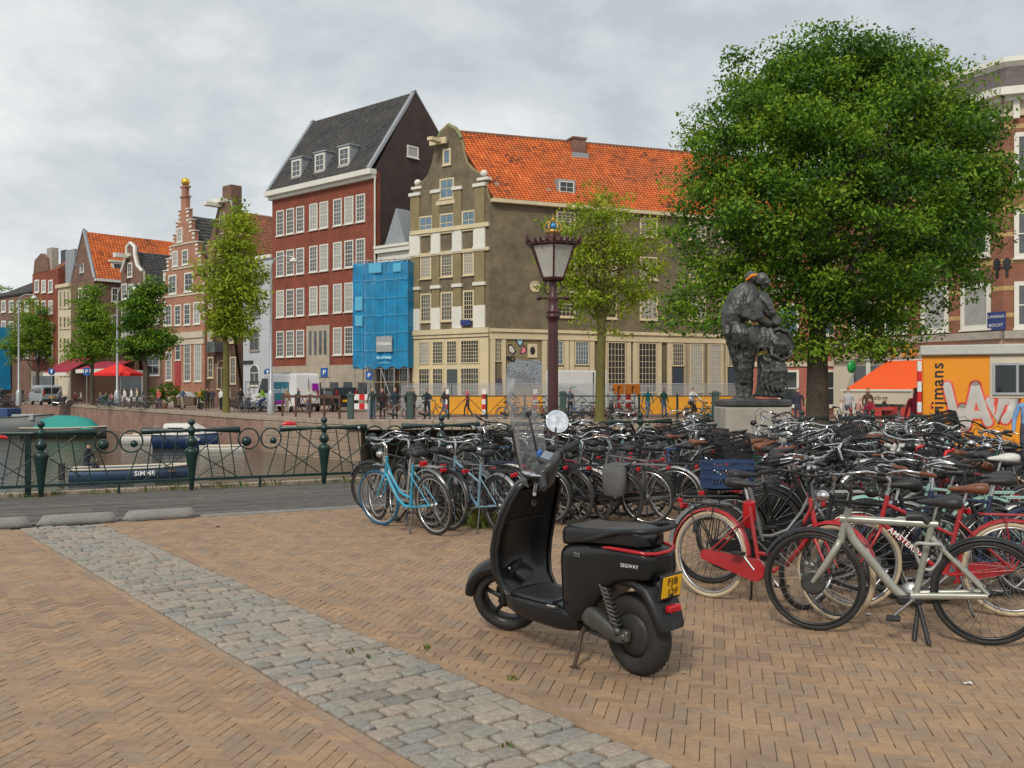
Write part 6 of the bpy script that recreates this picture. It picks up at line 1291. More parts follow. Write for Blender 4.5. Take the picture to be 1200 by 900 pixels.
for k in range(4): ridge([(262+k*12,180+k*10,-.05),(290+k*10,240,-.12),(330+k*8,310,-.14)],8)
lim([(338,362,-.14),(375,352,-.12),(392,362,-.10)],[14,13,8]); lim([(345,376,-.16),(380,372,-.14)],[9,7]); lim([(300,128,-.12),(312,135,-.13)],[9,6]); lim([(236,118,-.12),(300,118,-.16),(318,112,-.1)],[8,10,6])
o=mb.obj('figures',BRZ,stt); m_=o.modifiers.new('remesh','REMESH'); m_.mode='VOXEL'; m_.voxel_size=.016; m_.use_smooth_shade=True
tx=bpy.data.textures.new('bronze_folds','CLOUDS'); tx.noise_scale=.09; tx.noise_depth=4; d_=o.modifiers.new('folds','DISPLACE'); d_.texture=tx; d_.strength=.028; d_.mid_level=.5; d_.texture_coords='LOCAL'
tx2=bpy.data.textures.new('bronze_crumple','VORONOI'); tx2.noise_scale=.07; d2=o.modifiers.new('crumple','DISPLACE'); d2.texture=tx2; d2.strength=.012; d2.texture_coords='LOCAL'; o.modifiers.new('soften','SMOOTH').iterations=1
p0=sq(25,860); p1=sq(410,860); MB().bbox(p0[0]-.02,p1[0]+.02,-.5,.5,sq(0,880)[2],sq(0,835)[2],.03).obj('bronze_base',BRZ,stt)
MB().bbox(p0[0]-.02,p1[0]+.02,-.48,.48,.12,sq(0,881)[2],.02).bbox(p0[0]-.12,p1[0]+.12,-.6,.6,0,.14,.02).obj('plinth',STONE,stt)
MB().tube([sq(180,98,-.02),sq(205,75,-.2),sq(232,70,-.16)],[.02,.028,.02],8).obj('orange_band',mat('orange_cloth',(.75,.22,.02),.7),stt)

# ================================================================ PEOPLE
def skinmesh(name,J,E,tags):
    me=bpy.data.meshes.new(name); me.from_pydata([j[0] for j in J],[(a,b) for a,b,_ in E],[]); o=bpy.data.objects.new(name,me); COL.objects.link(o)
    md=o.modifiers.new('skin','SKIN'); md.use_smooth_shade=True; o.modifiers.new('sub','SUBSURF').levels=1
    for i,j in enumerate(J): sv=me.skin_vertices[0].data[i]; r=j[1]; sv.radius=r if hasattr(r,'__len__') else (r,r); sv.use_root=(i==0)
    dg=bpy.context.evaluated_depsgraph_get(); ev=o.evaluated_get(dg); m2=bpy.data.meshes.new_from_object(ev); bpy.data.objects.remove(o); 
    V=[Vector(j[0]) for j in J]
    for p in m2.polygons:
        c=p.center; best=9;tg=0
        for a,b,t_ in E:
            d=V[b]-V[a]; k=max(0,min(1,(c-V[a]).dot(d)/max(d.length_squared,1e-9))); q=(c-V[a]-d*k).length-min(J[a][1] if not hasattr(J[a][1],'__len__') else J[a][1][0],.1)*.5
            if q<best: best=q; tg=t_
        if tg==2 and c.z>V[3].z+.035: tg=3
        if tg==2 and c.y>.045 and c.z>V[3].z-.04: tg=3
        p.material_index=tg; p.use_smooth=True
    for m in (SKIN,)*5: m2.materials.append(m)
    return m2
def pose(hip,chest,neck,head,kn,ft,el_,ha):
    """joints facing -y; kn, ft, el_, ha are (left,right) pairs"""
    J=[(hip,(.14,.105)),(chest,(.165,.11)),(neck,.055),(head,(.085,.10)),((head[0],head[1],head[2]+.13),(.06,.07))]; E=[(0,1,1),(1,2,1),(2,3,2),(3,4,2)]
    for s,k,f in ((-1,kn[0],ft[0]),(1,kn[1],ft[1])):
        b=len(J); J+=[((hip[0]+s*.09,hip[1],hip[2]-.08),.085),(k,.062),(f,.045),((f[0],f[1]-.13,f[2]-.035),.035)]; E+=[(0,b,0),(b,b+1,0),(b+1,b+2,0),(b+2,b+3,4)]
    for s,e_,h in ((-1,el_[0],ha[0]),(1,el_[1],ha[1])):
        b=len(J); J+=[((neck[0]+s*.17,neck[1]+.0,neck[2]-.08),.062),(e_,.045),(h,.033),((h[0],h[1]-.03,h[2]-.08),.026)]; E+=[(1,b,1),(b,b+1,1),(b+1,b+2,1),(b+2,b+3,2)]
    return J,E
PO={'stand':pose((0,0,.95),(0,0,1.28),(0,0,1.47),(0,-.02,1.60),[(-.10,-.01,.50),(.11,-.03,.50)],[(-.11,.02,.08),(.12,-.02,.08)],[(-.25,.02,1.12),(.25,.02,1.12)],[(-.27,-.05,.90),(.26,-.10,.90)]),
'walk':pose((0,0,.94),(0,-.02,1.27),(0,-.03,1.46),(0,-.05,1.59),[(-.10,-.16,.52),(.10,.05,.50)],[(-.10,-.18,.08),(.10,.30,.14)],[(-.25,.10,1.12),(.25,-.10,1.12)],[(-.26,.12,.90),(.25,-.26,.96)]),
'lean':pose((0,.0,.95),(0,-.05,1.27),(0,-.10,1.45),(0,-.15,1.57),[(-.10,-.02,.50),(.12,.0,.50)],[(-.11,.02,.08),(.14,.02,.08)],[(-.26,-.10,1.14),(.26,-.10,1.14)],[(-.12,-.30,1.10),(.12,-.30,1.10)]),
'ride':pose((0,.10,1.0),(0,-.02,1.33),(0,-.08,1.50),(0,-.13,1.62),[(-.11,-.28,.80),(.11,-.22,.62)],[(-.11,-.18,.40),(.11,-.10,.22)],[(-.25,-.22,1.20),(.25,-.22,1.20)],[(-.26,-.45,1.10),(.26,-.45,1.10)]),
'sit':pose((0,.05,.55),(0,.03,.88),(0,.0,1.06),(0,-.04,1.19),[(-.11,-.40,.52),(.11,-.40,.52)],[(-.11,-.40,.10),(.11,-.38,.10)],[(-.25,-.08,.75),(.25,-.08,.75)],[(-.16,-.32,.68),(.16,-.30,.70)])}
PME={k:skinmesh('person_'+k,J,E,None) for k,(J,E) in PO.items()}
HAIRS=[mat('hair_dark',(.02,.014,.01),.6),mat('hair_brown',(.08,.04,.02),.6),mat('hair_grey',(.35,.33,.3),.6),mat('hair_blond',(.35,.23,.09),.6)]
def cloth(c): return mat('cloth_%02d_%02d_%02d'%tuple(int(v*99) for v in c),c,.85,var=.15,scale=6)
BK=(.02,.02,.022); SHOE=cloth((.03,.03,.03))
def person(ps,px,z,face,top,bot,label,hair=0,group=None,lift=0,sc=1.0,cat='person'):
    o=link('person',PME[ps],None,(X(px,z),z,lift),[cloth(bot),cloth(top),SKIN,HAIRS[hair],SHOE]); o.rotation_euler=(0,0,R(180-face)); o.scale=(sc,)*3
    return tag(o,label,cat,group)
G1='people on the far quay'; 
for a in (('walk',243,75,160,BK,BK,'person in long black outfit with auburn hair walking by the street tree',1),('stand',259,75,40,(.7,.7,.68),BK,'person in white shirt and black trousers beside the tree trunk',0),('lean',233,79,70,(.42,.22,.03),BK,'person in mustard jacket bending over a cart',1),('stand',249,81,200,(.05,.05,.06),(.04,.04,.05),'person in dark coat behind the one in the long black outfit',0),
 ('ride',308.5,70,250,(.35,.7,.04),(.03,.06,.15),'cyclist in bright lime top riding past the white van',1),('stand',336.5,67,30,(.27,.17,.08),(.42,.38,.3),'person in brown jacket and beige trousers at the white van',2),('stand',282,74,150,BK,(.05,.05,.06),'person in black seated behind the parked quay bicycles',0),('stand',291,76,190,(.4,.4,.38),(.1,.1,.12),'person in grey top behind the parked quay bicycles',0),
 ('stand',436.5,53.5,170,(.03,.05,.04),(.05,.08,.15),'person in dark green jacket and jeans leaning at the far railing',2),('stand',448,54,150,(.05,.02,.025),BK,'person in dark red top between two others at the far railing',1),('stand',463,53,190,(.02,.03,.05),(.04,.04,.05),'person in navy vest holding a bicycle at the far railing',2),('stand',478,53.5,120,BK,BK,'person all in black with rucksack at the far railing',0),('stand',484.5,54,230,(.06,.05,.05),BK,'person in charcoal standing behind the one with rucksack',0),('lean',500.5,52.5,180,(.02,.025,.04),(.035,.035,.045),'person in dark cap and jacket with a bicycle at the far railing',0),
 ('ride',597,53,120,BK,BK,'cyclist in black passing the graffiti wall',0),('walk',759,56,170,(.02,.25,.22),(.25,.35,.5),'person in teal top and denim shorts before the tall warehouse windows',1),('stand',778,57,150,(.03,.12,.08),(.12,.22,.4),'person in green jacket and blue shorts before the tall warehouse windows',1),('ride',811,50.8,160,(.6,.6,.6),(.02,.02,.03),'cyclist in white shirt with rucksack straps beside the statue',0),('lean',716,51.5,60,(.45,.45,.43),(.2,.2,.2),'person in pale grey top beside the young elm trunk',0)):
    person(*a[:7],a[7] if len(a)>7 else 0,G1) if False else person(a[0],a[1],a[2],a[3],a[4],a[5],a[6],a[7],G1)
G2='terrace guests at the red awnings'
for i,(px,z,ps,c,lab) in enumerate(((146,84,'stand',(.7,.66,.6),'guest in cream dress standing under the red parasol'),(154,85,'stand',(.7,.7,.7),'guest in white shirt standing under the red parasol'),(160.5,86,'stand',(.5,.45,.3),'guest in khaki standing at the parasol edge'),(118,92,'sit',(.08,.1,.16),'seated guest in navy left of the parasol pole'),(124,91,'sit',(.05,.12,.08),'seated guest in dark green under the parasol'),(131,91,'sit',(.45,.2,.18),'seated guest in salmon under the parasol'),(88,100,'sit',(.2,.05,.05),'seated guest in maroon under the wine red awning'),(95,99,'sit',(.5,.48,.45),'seated guest in beige under the wine red awning'),(26,104,'ride',(.02,.03,.04),'cyclist in black beside the silver van'),(2,105,'stand',(.03,.05,.08),'person in dark jacket at the picture edge of the far quay'),(140,89,'sit',(.04,.04,.05),'seated guest in black right of the parasol pole'))):
    person(ps,px,z,random.uniform(100,250),c,(.06,.06,.08),lab,i%4,G2)
G3='terrace guests by the orange awning'
for i,(px,z,ps,c,fc,lab) in enumerate(((986,40,'sit',(.6,.55,.45),120,'guest in cream jacket seated beside a bicycle near the elm trunk'),(994,43,'stand',(.45,.45,.47),200,'person in light grey shirt standing near the elm trunk'),(1007,46,'sit',(.55,.3,.25),90,'seated guest in pale pink at the orange awning'),(1017,45,'stand',(.10,.05,.03),170,'person with long brown hair standing at the awning post'),(1020,42,'sit',(.25,.012,.03),230,'seated guest in maroon top under the orange awning'),(1036,43,'sit',BK,150,'seated guest in black under the orange awning'),(1073,27.5,'stand',(.20,.008,.03),0,'person in dark crimson jacket at the corner of the orange cabin'),(1206,18.6,'stand',(.18,.32,.55),200,'person in light blue shirt standing before the cabin window'))):
    person(ps,px,z,fc,c,(.06,.07,.1),lab,[2,0,2,1,0,0,0,0][i],G3,lift=0 if True else 0)
# ================================================================ FAR BICYCLES (one mesh each, too small to show parts)
def merged(kind):
    mb=MB(); P=BP[kind]
    def ad(me,mi,M=Matrix()): mb.add([tuple(M@v.co) for v in me.vertices],[tuple(p.vertices) for p in me.polygons],mi,True)
    for n,mi in (('frame',0),('fork',0),('saddle',1),('bar_dutch',2),('carrier',1),('chain_guard',1),('crank',2),('kickstand',1)): ad(P[n],mi)
    for x in (0,1.1): M=Matrix.Translation((x,0,WR_)); ad(TYRE,1,M); ad(RIM,2,M)
    return mb.mesh('bicycle',[BLACKM,RUB,ALU])
FB=[merged('step'),merged('diamond')]
def farbike(px,z,head,col,label,group='bicycles parked on the far quay'):
    o=link('bicycle',random.choice(FB),None,(X(px,z)-.55*math.sin(R(head)),z-.55*math.cos(R(head)),0),[paint(col)]); o.rotation_euler=(R(random.uniform(-8,8)),0,R(90-head)); return tag(o,label,'bicycle',group)
i=0
for base,n,z,px0,px1,lab in ((0,7,70,278,304,'bicycle parked against the rail by the white van'),(0,4,86,118,138,'bicycle parked under the bright green street tree'),(0,3,102,8,24,'bicycle parked at the far end of the quay'),(0,5,52,600,640,'bicycle parked before the graffiti wall'),(0,9,51.5,655,745,'bicycle parked along the far railing by the young elm'),(0,3,50.9,820,842,'bicycle parked along the far railing by the statue'),(0,3,78,155,175,'bicycle parked in the rack under the dark green tree')):
    for k in range(n):
        px=px0+(px1-px0)*k/max(1,n-1); c=random.choice(['black','grey','blue','green','black','silver','red','turquoise']); farbike(px,z+random.uniform(-.6,.6),random.uniform(50,120)*random.choice((1,-1)),c,'%s %s, %s from the left'%(CW.get(c,c),lab,ORD(k)))
for px,z,h,c,l in ((308.5,70,250,'blue','blue bicycle ridden by the cyclist in lime'),(597,53,120,'green','green bicycle ridden past the graffiti wall'),(811,50.8,160,'black','black bicycle ridden by the cyclist in white shirt'),(26,104,200,'black','black bicycle ridden beside the silver van'),(503,52.2,95,'black','black bicycle held by the person in dark cap'),(466,52.6,80,'silver','silver bicycle held by the person in navy vest'),(988,39.4,100,'black','black bicycle beside the guest in cream jacket')): farbike(px,z,h,c,l)

G4='passers-by on the far quay'
for a in (('walk',186,78,200,(.5,.1,.08),(.05,.06,.1),'person in brick red top walking past the clipped bush',1),('walk',214,77,120,(.08,.12,.2),(.3,.27,.2),'person in blue shirt and beige trousers walking before the red door',3),('stand',269,76,60,(.35,.33,.3),(.03,.03,.04),'person in stone grey coat right of the tree trunk',2),('walk',350,66,240,(.02,.08,.05),(.03,.03,.05),'person in bottle green jacket behind the brown lattice railing',1),('stand',362,65,160,(.5,.48,.44),(.08,.1,.16),'person in off-white sweater behind the brown lattice railing',3),('walk',520,57,100,(.04,.04,.05),(.1,.12,.18),'person in black hoodie before the orange hoarding',0),('walk',548,58,260,(.45,.08,.1),(.04,.04,.05),'person in raspberry jacket before the orange hoarding',1),('stand',668,55,150,(.1,.12,.14),(.03,.03,.03),'person in slate jacket in front of the white container',0),('walk',838,56,220,(.55,.5,.4),(.1,.12,.2),'person in sand coloured coat left of the statue',3),('stand',170,85,140,(.02,.02,.02),(.02,.02,.02),'person all in black under the dark green street tree',0),('walk',70,97,90,(.3,.32,.35),(.05,.05,.07),'person in light grey jacket right of the silver van',1),('stand',935,44,200,(.03,.03,.05),(.05,.05,.08),'person in dark clothes left of the elm trunk',0),('walk',948,46,120,(.4,.35,.1),(.1,.1,.12),'person in ochre top just left of the elm trunk',1)):
    person(a[0],a[1],a[2],a[3],a[4],a[5],a[6],a[7],G4)

# ================================================================ VEHICLES
VWHITE=mat('van_white',(.82,.82,.82),.3,var=.05,scale=1,dirt=.1); VGL=mat('car_glass',(.02,.025,.03),.05,var=.1); VSIL=mat('van_silver',(.36,.40,.42),.3,.4,var=.05)
def wheelset(mb,xs,ys,r=.34): 
    for x in xs:
        for y in ys: mb.lathe([(0,-.11),(r*.6,-.11),(r*.9,-.10),(r,-.06),(r,.06),(r*.9,.10),(r*.6,.11),(0,.11)],20,M=Matrix.Translation((x,y,r))@Matrix.Rotation(R(90),4,'X'))
def van(name,label,px,z,head,paintm,L_=5.6,Hh=2.5,W_=2.0,high=True):
    t=thing(name,label,'van',(X(px,z),z,0),R(90-head)); prof=[(-L_/2,.45),(-L_/2-.03,1.2),(-L_/2+.08,Hh-.12),(-L_/2+.25,Hh),(L_*.16,Hh),(L_*.26,Hh-.12),(L_*.40,1.35),(L_*.485,1.15),(L_/2,.85),(L_/2-.03,.4)]
    mb=MB(); rings=[]
    for y,k in ((-W_/2,.93),(-W_/2+.06,1.0),(0,1.01),(W_/2-.06,1.0),(W_/2,.93)):
        rings.append([(x,y,.3+(zz-.3)*(k if zz>1.3 else 1)) for x,zz in prof])
    mb.loft([[(p[0],p[1],p[2]) for p in r_] for r_ in rings],0,False,True); mb.obj('body',paintm,t)
    for x in (-L_*.32,L_*.32):
        for s in (-1,1): w=MB(); wheelset(w,[x],[s*(W_/2-.14)]); o=w.obj('wheel',RUB,t); MB().lathe([(0,-.02),(.2,-.02),(.2,.02),(0,.02)],16,M=Matrix.Translation((x,s*(W_/2-.02),.34))@Matrix.Rotation(R(90),4,'X')).obj('rim',ALU,o)
    a,b=(L_*.265,Hh-.2),(L_*.40,1.42); MB().slab((a[0]+.02,-W_/2+.16,a[1]),(a[0]+.02,W_/2-.16,a[1]),(b[0]+.03,W_/2-.1,b[1]),(b[0]+.03,-W_/2+.1,b[1]),.03).obj('windscreen',VGL,t)
    for s in (-1,1):
        MB().prism([(L_*.12,1.35),(L_*.35,1.35),(L_*.25,Hh-.35),(L_*.12,Hh-.35)],s*(W_/2-.015) if s>0 else -W_/2-.012,(W_/2+.012) if s>0 else -W_/2+.015).obj('side_window',VGL,t)
        MB().bbox(-L_/2-.07,-L_/2-.0,s*(W_/2-.18)-.07,s*(W_/2-.18)+.07,1.0,1.55,.02).obj('tail_light',REDL,t); MB().bbox(L_/2-.10,L_/2+.02,s*(W_/2-.28)-.18,s*(W_/2-.28)+.18,.85,1.1,.03).obj('headlight',WHITEP,t)
    MB().bbox(-L_/2-.12,-L_/2+.05,-W_/2+.05,W_/2-.05,.35,.62,.04).obj('rear_bumper',BLKP,t); MB().bbox(-L_/2-.07,-L_/2-.02,-.28,.28,.72,.88,.01).obj('number_plate',YPL,t)
    return t
v=van('delivery_van','white delivery van with teal and purple advertising panels',334,71.5,-48,VWHITE,5.6,2.75)
vp_=MB().bbox(-1.9,-.05,.985,1.025,.85,2.15,.004).obj('teal_panel',mat('teal_print',(.005,.20,.27),.4),v); MB().bbox(-1.9,-.05,1.0,1.03,.55,.84,.004).obj('purple_panel',mat('purple_print',(.32,.01,.36),.4),v)
text('van_lettering','zander',.58,LW,v,Matrix.Translation((-.95,1.032,1.55))@Matrix.Rotation(R(180),4,'Z')@Matrix.Rotation(R(90),4,'X'),.004,bold=.01)
MB().bbox(-2.92,-2.84,-.80,-.30,1.55,2.05,.004).obj('purple_sticker',MATS['purple_print'],v); MB().box(-2.86,-2.82,-.012,.012,.75,2.4).obj('door_seam',STEELD,v); MB().bbox(-.4,.3,-.2,.2,2.78,2.86,.02).obj('roof_rack',ALU,v)
v=van('passenger_van','silver grey passenger van with dark rear window parked on the far quay',53,100,-40,VSIL,4.9,2.0,1.9); MB().bbox(-2.50,-2.40,-.75,.75,1.15,1.75,.02).obj('rear_window',VGL,v)
for s in (-1,1): MB().bbox(-2.2,.4,s*.94-.02,s*.94+.02,1.2,1.72,.01).obj('side_glass',VGL,v)
v=van('dark_car','black off-road car parked behind the brown lattice railing',392,72,-32,mat('car_dark',(.015,.018,.02),.25,.2),4.4,1.75,1.85)
for s in (-1,1): MB().bbox(-1.9,.3,s*.92-.02,s*.92+.02,1.05,1.5,.01).obj('side_glass',mat('car_glass_pale',(.12,.14,.14),.1),v)
# motorcycle
mt=thing('motorcycle','black motorcycle standing on the quay edge above the moored boats','motorcycle',(X(73,92),92,0),R(0))
for x in (-.7,.7): w=MB().lathe([(.2,-.05),(.28,-.06),(.31,0),(.28,.06),(.2,.05)],20,M=Matrix.Translation((x,0,.31))@Matrix.Rotation(R(90),4,'X')); w.obj('wheel',RUB,mt)
MB().loft([sel(.10,.45,.80,-.35),sel(.14,.42,.85,0),sel(.12,.5,.98,.25),sel(.06,.7,.92,.42)]).obj('tank',BLACKM,mt); MB().loft([sel(.06,.86,.95,-.85),sel(.12,.76,.86,-.5),sel(.11,.76,.84,-.15)]).obj('seat',BLKP,mt)
MB().bbox(-.25,.25,-.15,.15,.22,.5,.04).obj('engine',STEELD,mt); MB().tube([(.7,0,.31),(.45,0,.9),(.4,0,1.05)],.03,8).tube([(.38,-.35,1.05),(.42,0,1.03),(.38,.35,1.05)],.015,6).obj('fork',ALU,mt); MB().tube([(-.2,-.16,.3),(-.8,-.18,.38)],.05,8).obj('exhaust',CHR,mt); MB().ball((.5,0,.9),.09,10,8).obj('headlight',CHR,mt); MB().tube([(-.1,0,.4),(-.7,0,.31)],.03,6).obj('swing_arm',STEELD,mt)

# ================================================================ BOATS
def hull(L_,B,Hh,k=12,bowr=.35):
    rings=[]
    for i in range(k+1):
        t=i/k; x=-L_/2+L_*t; w=B/2*(1-max(0,(t-.55)/.45)**2.2)*(.86+.14*min(1,t*4)); sh=Hh*(1+bowr*max(0,t-.4)**1.6); kl=-.25+(.25*max(0,(t-.75)/.25)**2)
        w=max(w,.03); rings.append([(x,-w,sh),(x,-w*.93,sh*.45),(x,-w*.72,kl*.4),(x,-w*.25,kl),(x,w*.25,kl),(x,w*.72,kl*.4),(x,w*.93,sh*.45),(x,w,sh),(x,w-.06 if w>.08 else w*.5,sh),(x,(w-.08)*.85 if w>.1 else w*.4,sh*.4),(x,-((w-.08)*.85 if w>.1 else w*.4),sh*.4),(x,-(w-.06 if w>.08 else w*.5),sh)])
    return rings
def boat(name,label,px,z,head,L_,B,Hh,m,gun=None,stern=None):
    t=thing(name,label,'boat',(X(px,z),z,WL),R(90-head)); r_=hull(L_,B,Hh); MB().loft(r_,0,True,True).obj('hull',m,t)
    for s in (0,7): MB().tube([(q[s][0],q[s][1],q[s][2]+.02) for q in r_],.045,6).obj('gunwale',gun or CREAMW,t)
    return t,r_
bz=40.; NAVYB=mat('blue_boat_paint',(.05,.095,.17),.4,var=.15,scale=4,dirt=.3); 
bt,_=boat('open_boat','blue open motor boat with white gunwale and one man aboard',155,bz,68,4.7,1.6,.46,NAVYB)
text('boat_lettering','SiMME',.26,LW,bt,Matrix.Translation((.45,-.825,.28))@Matrix.Rotation(R(90),4,'X'),.004,bold=.008)
for x in (-1.2,.4,1.5): MB().bbox(x-.14,x+.14,-.7,.7,.30,.36,.01).obj('thwart',mat('boat_wood',(.22,.13,.07),.6),bt)
MB().bbox(-2.75,-2.5,-.16,.16,.05,.75,.04).obj('outboard_motor',STEELD,bt)
person('sit',X(0,1)*0+103,bz+.2,110,(.02,.025,.04),(.03,.035,.05),'man in dark jacket seated in the stern of the blue open boat',0,None,WL+.12)
bt,_=boat('cabin_boat','white and dark blue cabin boat moored at the quay wall',220,60.5,100,4.0,1.8,.85,mat('navy_hull',(.012,.03,.085),.35),WHITEP)
MB().loft([[(x,w*a,z-.25) for a,z in ((-1,.95),(-.92,1.55*h),(-.7,1.75*h),(.7,1.75*h),(.92,1.55*h),(1,.95))] for x,w,h in ((-1.3,.7,1.0),(-1.2,.85,1.02),(.3,.8,1.02),(1.0,.6,.85),(1.3,.4,.7))],0,False).obj('cabin',WHITEP,bt)
for s in (-1,1): MB().bbox(-.9,.1,s*.78-.03,s*.78+.03,1.0,1.3,.01).obj('cabin_window',VGL,bt)
MB().tube([(-1.8,-.7,.8),(-1.8,-.7,1.4),(-1.8,.7,1.4),(-1.8,.7,.8)],.025,6).tube([(1.2,-.5,.9),(1.9,0,1.4),(1.2,.5,.9)],.02,6).obj('pulpit_rail',CHR,bt); text('boat_lettering','Jofje',.3,LW,bt,Matrix.Translation((.9,-.86,.62))@Matrix.Rotation(R(12),4,'Z')@Matrix.Rotation(R(82),4,'X'),.004,shear=.3)
bt,_=boat('small_tender','small white tender tied beside the navy cabin boat',262,57.2,98,2.6,1.0,.32,WHITEP)
bt,_=boat('low_white_boat','low white motor boat moored before the cabin boat bow',178,65,100,3.6,1.7,.6,WHITEP); MB().bbox(-.6,.4,-.5,.5,.5,.95,.05).obj('console',VGL,bt)
bt,_=boat('covered_boat','moored boat under a bright teal tarpaulin',78,73,95,6.2,2.3,.75,mat('dark_hull',(.03,.035,.03),.5)); tp=mat('teal_tarpaulin',(.015,.26,.22),.6,var=.15,bump=.3,bscale=4)
MB().loft([[(x,w*a,.70+h*(1-abs(a)**1.5)) for a in (-1,-.7,-.35,0,.35,.7,1)] for x,w,h in ((-2.2,1.0,.15),(-1.9,1.08,.75),(-.6,1.1,1.0),(.8,1.05,.95),(1.9,.95,.7),(2.4,.8,.1))],0,True,True,False).obj('tarpaulin',tp,bt)
bt,_=boat('grey_barge','grey work barge with blue deck boxes at the picture edge',14,74,95,6.5,2.4,1.5,mat('barge_grey',(.14,.15,.15),.6),STEELD)
MB().bbox(-2,.2,-.9,.9,1.4,2.2,.04).obj('deck_box',mat('deck_blue',(.03,.07,.2),.5),bt); MB().bbox(.5,2.2,-.9,.9,1.3,1.75,.04).obj('deck_load',GALV,bt)

# ================================================================ FAR STREET FURNITURE
fr2=thing('far_railing','dark green lattice railing along the far bridge edge','railing',(0,50.15,.1))
x=X(436,50.15); xs=[]
pm_=MB().bbox(-.05,.05,-.05,.05,0,1.3,.01).mesh('post',[DGREEN]); bg_=MB().bbox(-.16,.16,-.16,.16,0,1.45,.03).box(-.2,.2,-.2,.2,1.3,1.38).mesh('pillar',[mat('green_grey_paint',(.05,.085,.075),.5)]); rl=MB().box(0,1.95,-.03,.03,1.17,1.23).mesh('top_rail',[DGREEN]); rl2=MB().box(0,1.95,-.02,.02,.16,.2).mesh('bottom_rail',[DGREEN]); dg1=MB().tube([(0,.01,.2),(.97,.01,1.17)],.018,5).tube([(.97,-.01,1.17),(1.95,-.01,.2)],.018,5).mesh('lattice_bar',[DGREEN])
n_=int((X(885,50.15)-x)/1.95)+1
for i in range(n_): 
    link('pillar' if i%4==1 else 'post',bg_ if i%4==1 else pm_,fr2,(x+i*1.95,0,0)); link('top_rail',rl,fr2,(x+i*1.95,0,0)); link('bottom_rail',rl2,fr2,(x+i*1.95,0,0)); link('lattice_bar',dg1,fr2,(x+i*1.95,0,0))
# brown lattice railing on the quay by the dark car
qd=(QP[0]-QP[1]).normalized(); br=thing('quay_railing','rust brown lattice railing on the quay beside the dark car','railing'); RUST=mat('rust_brown',(.12,.055,.04),.8,var=.3,scale=5)
s_=Face(type('o',(),{'location':Vector((0,0,0))})(),QP[0],QP[0]-QP[1]); u1=QP[0]-qd*8.6+Vector((.3,.6)); br.location=(u1.x,u1.y,.06); br.rotation_euler=(0,0,math.atan2(qd.y,qd.x))
for i in range(5):
    MB().bbox(-.05,.05,-.05,.05,0,1.3,.01).obj('post',RUST,br,(i*1.7,0,0))
    if i<4: MB().box(0,1.7,-.03,.03,1.1,1.25).obj('top_rail',RUST,br,(i*1.7,0,0)); MB().tube([(0,0,.1),(.85,0,1.1)],.02,5).tube([(.85,0,1.1),(1.7,0,.1)],.02,5).obj('lattice_bar',RUST,br,(i*1.7,0,0))
o=link('bollard_post',bg_,None,(X(411,50.9),50.9,0)); tag(o,'stout green bollard post at the end of the stone pier','bollard'); 
# yellow hoardings behind far railing
HOA=mat('orange_hoarding',(.72,.33,.02),.55,var=.1,scale=1.5); RWH=mat('barrier_red',(.62,.02,.015),.5); WWH=mat('barrier_white',(.75,.74,.72),.5)
hp=MB().bbox(0,2.3,-.04,.04,.05,1.25,.02).mesh('hoarding_panel',[HOA])
hpx=[505,527,549,571,593,750,772,794,826,850]
for i,px in enumerate(hpx): o=link('hoarding_panel',hp,None,(X(px,62),62+.1*(i%2),0)); tag(o,'orange site hoarding panel, %s from the left along the warehouse'%ORD(i),'hoarding','orange hoarding panels')
# mesh site fence
sf=mat('fence_mesh',(.45,.48,.50),.5,.3,alpha=.30)
for i in range(7):
    t=thing('site_fence','galvanised mesh site fence panel, %s from the left before the warehouse'%ORD(i),'fence',(X(470,65.5)+i*3.4,65.5+.12*i,0),0,'mesh site fence panels'); MB().box(0,3.3,-.004,.004,.25,1.95).obj('mesh',sf,t); MB().tube([(0,0,.05),(0,0,2),(3.3,0,2),(3.3,0,.05)],.025,6).obj('frame',GALV,t)
# red/white barrier posts and boards
def rwpost(px,z,label):
    t=thing('barrier_post',label,'barrier',(X(px,z),z,0),0,'red and white barrier posts'); 
    for k in range(5): MB().bbox(-.12,.12,-.03,.03,.15+k*.3,.45+k*.3,.004).obj('stripe_panel',RWH if k%2 else WWH,t)
    MB().bbox(-.2,.2,-.15,.15,0,.15,.02).obj('foot',BLKP,t)
rwpost(523.5,58,'red and white barrier post before the warehouse door'); rwpost(567,58,'red and white barrier post beside the green pillar'); rwpost(627,56,'red and white barrier post by the lamp post')
for px,z,l in ((421,54,'red and white barrier board beside the green bollard'),(733,55,'red and white barrier board under the orange road sign')):
    t=thing('barrier_board',l,'barrier',(X(px,z),z,0)); 
    for r_ in (.55,1.05):
        for k in range(4): MB().bbox(-.6+k*.3,-.3+k*.3,-.03,.03,r_,r_+.32,.004).obj('stripe_panel',RWH if k%2==0 else WWH,t)
    for s in (-.5,.5): MB().bbox(s-.04,s+.04,-.05,.05,0,1.5,.01).obj('leg',GALV,t)
ORS=mat('orange_sign',(.75,.22,.01),.5)
for px,z,w,l in ((741,56,.44,'square orange road works sign with black symbol'),(724.5,57,.32,'tilted orange road works sign behind the cyclist')):
    t=thing('road_sign',l,'sign',(X(px,z),z,0)); MB().bbox(-w,w,-.02,.02,1.25,1.95,.01).obj('panel',ORS,t); MB().tube([(0,0.05,0),(0,.05,1.2)],.04,8).obj('pole',GALV,t); MB().box(-.03,.03,-.028,-.02,1.4,1.8).box(-.03,.14,-.028,-.02,1.74,1.8).obj('symbol',BLACKM,t)
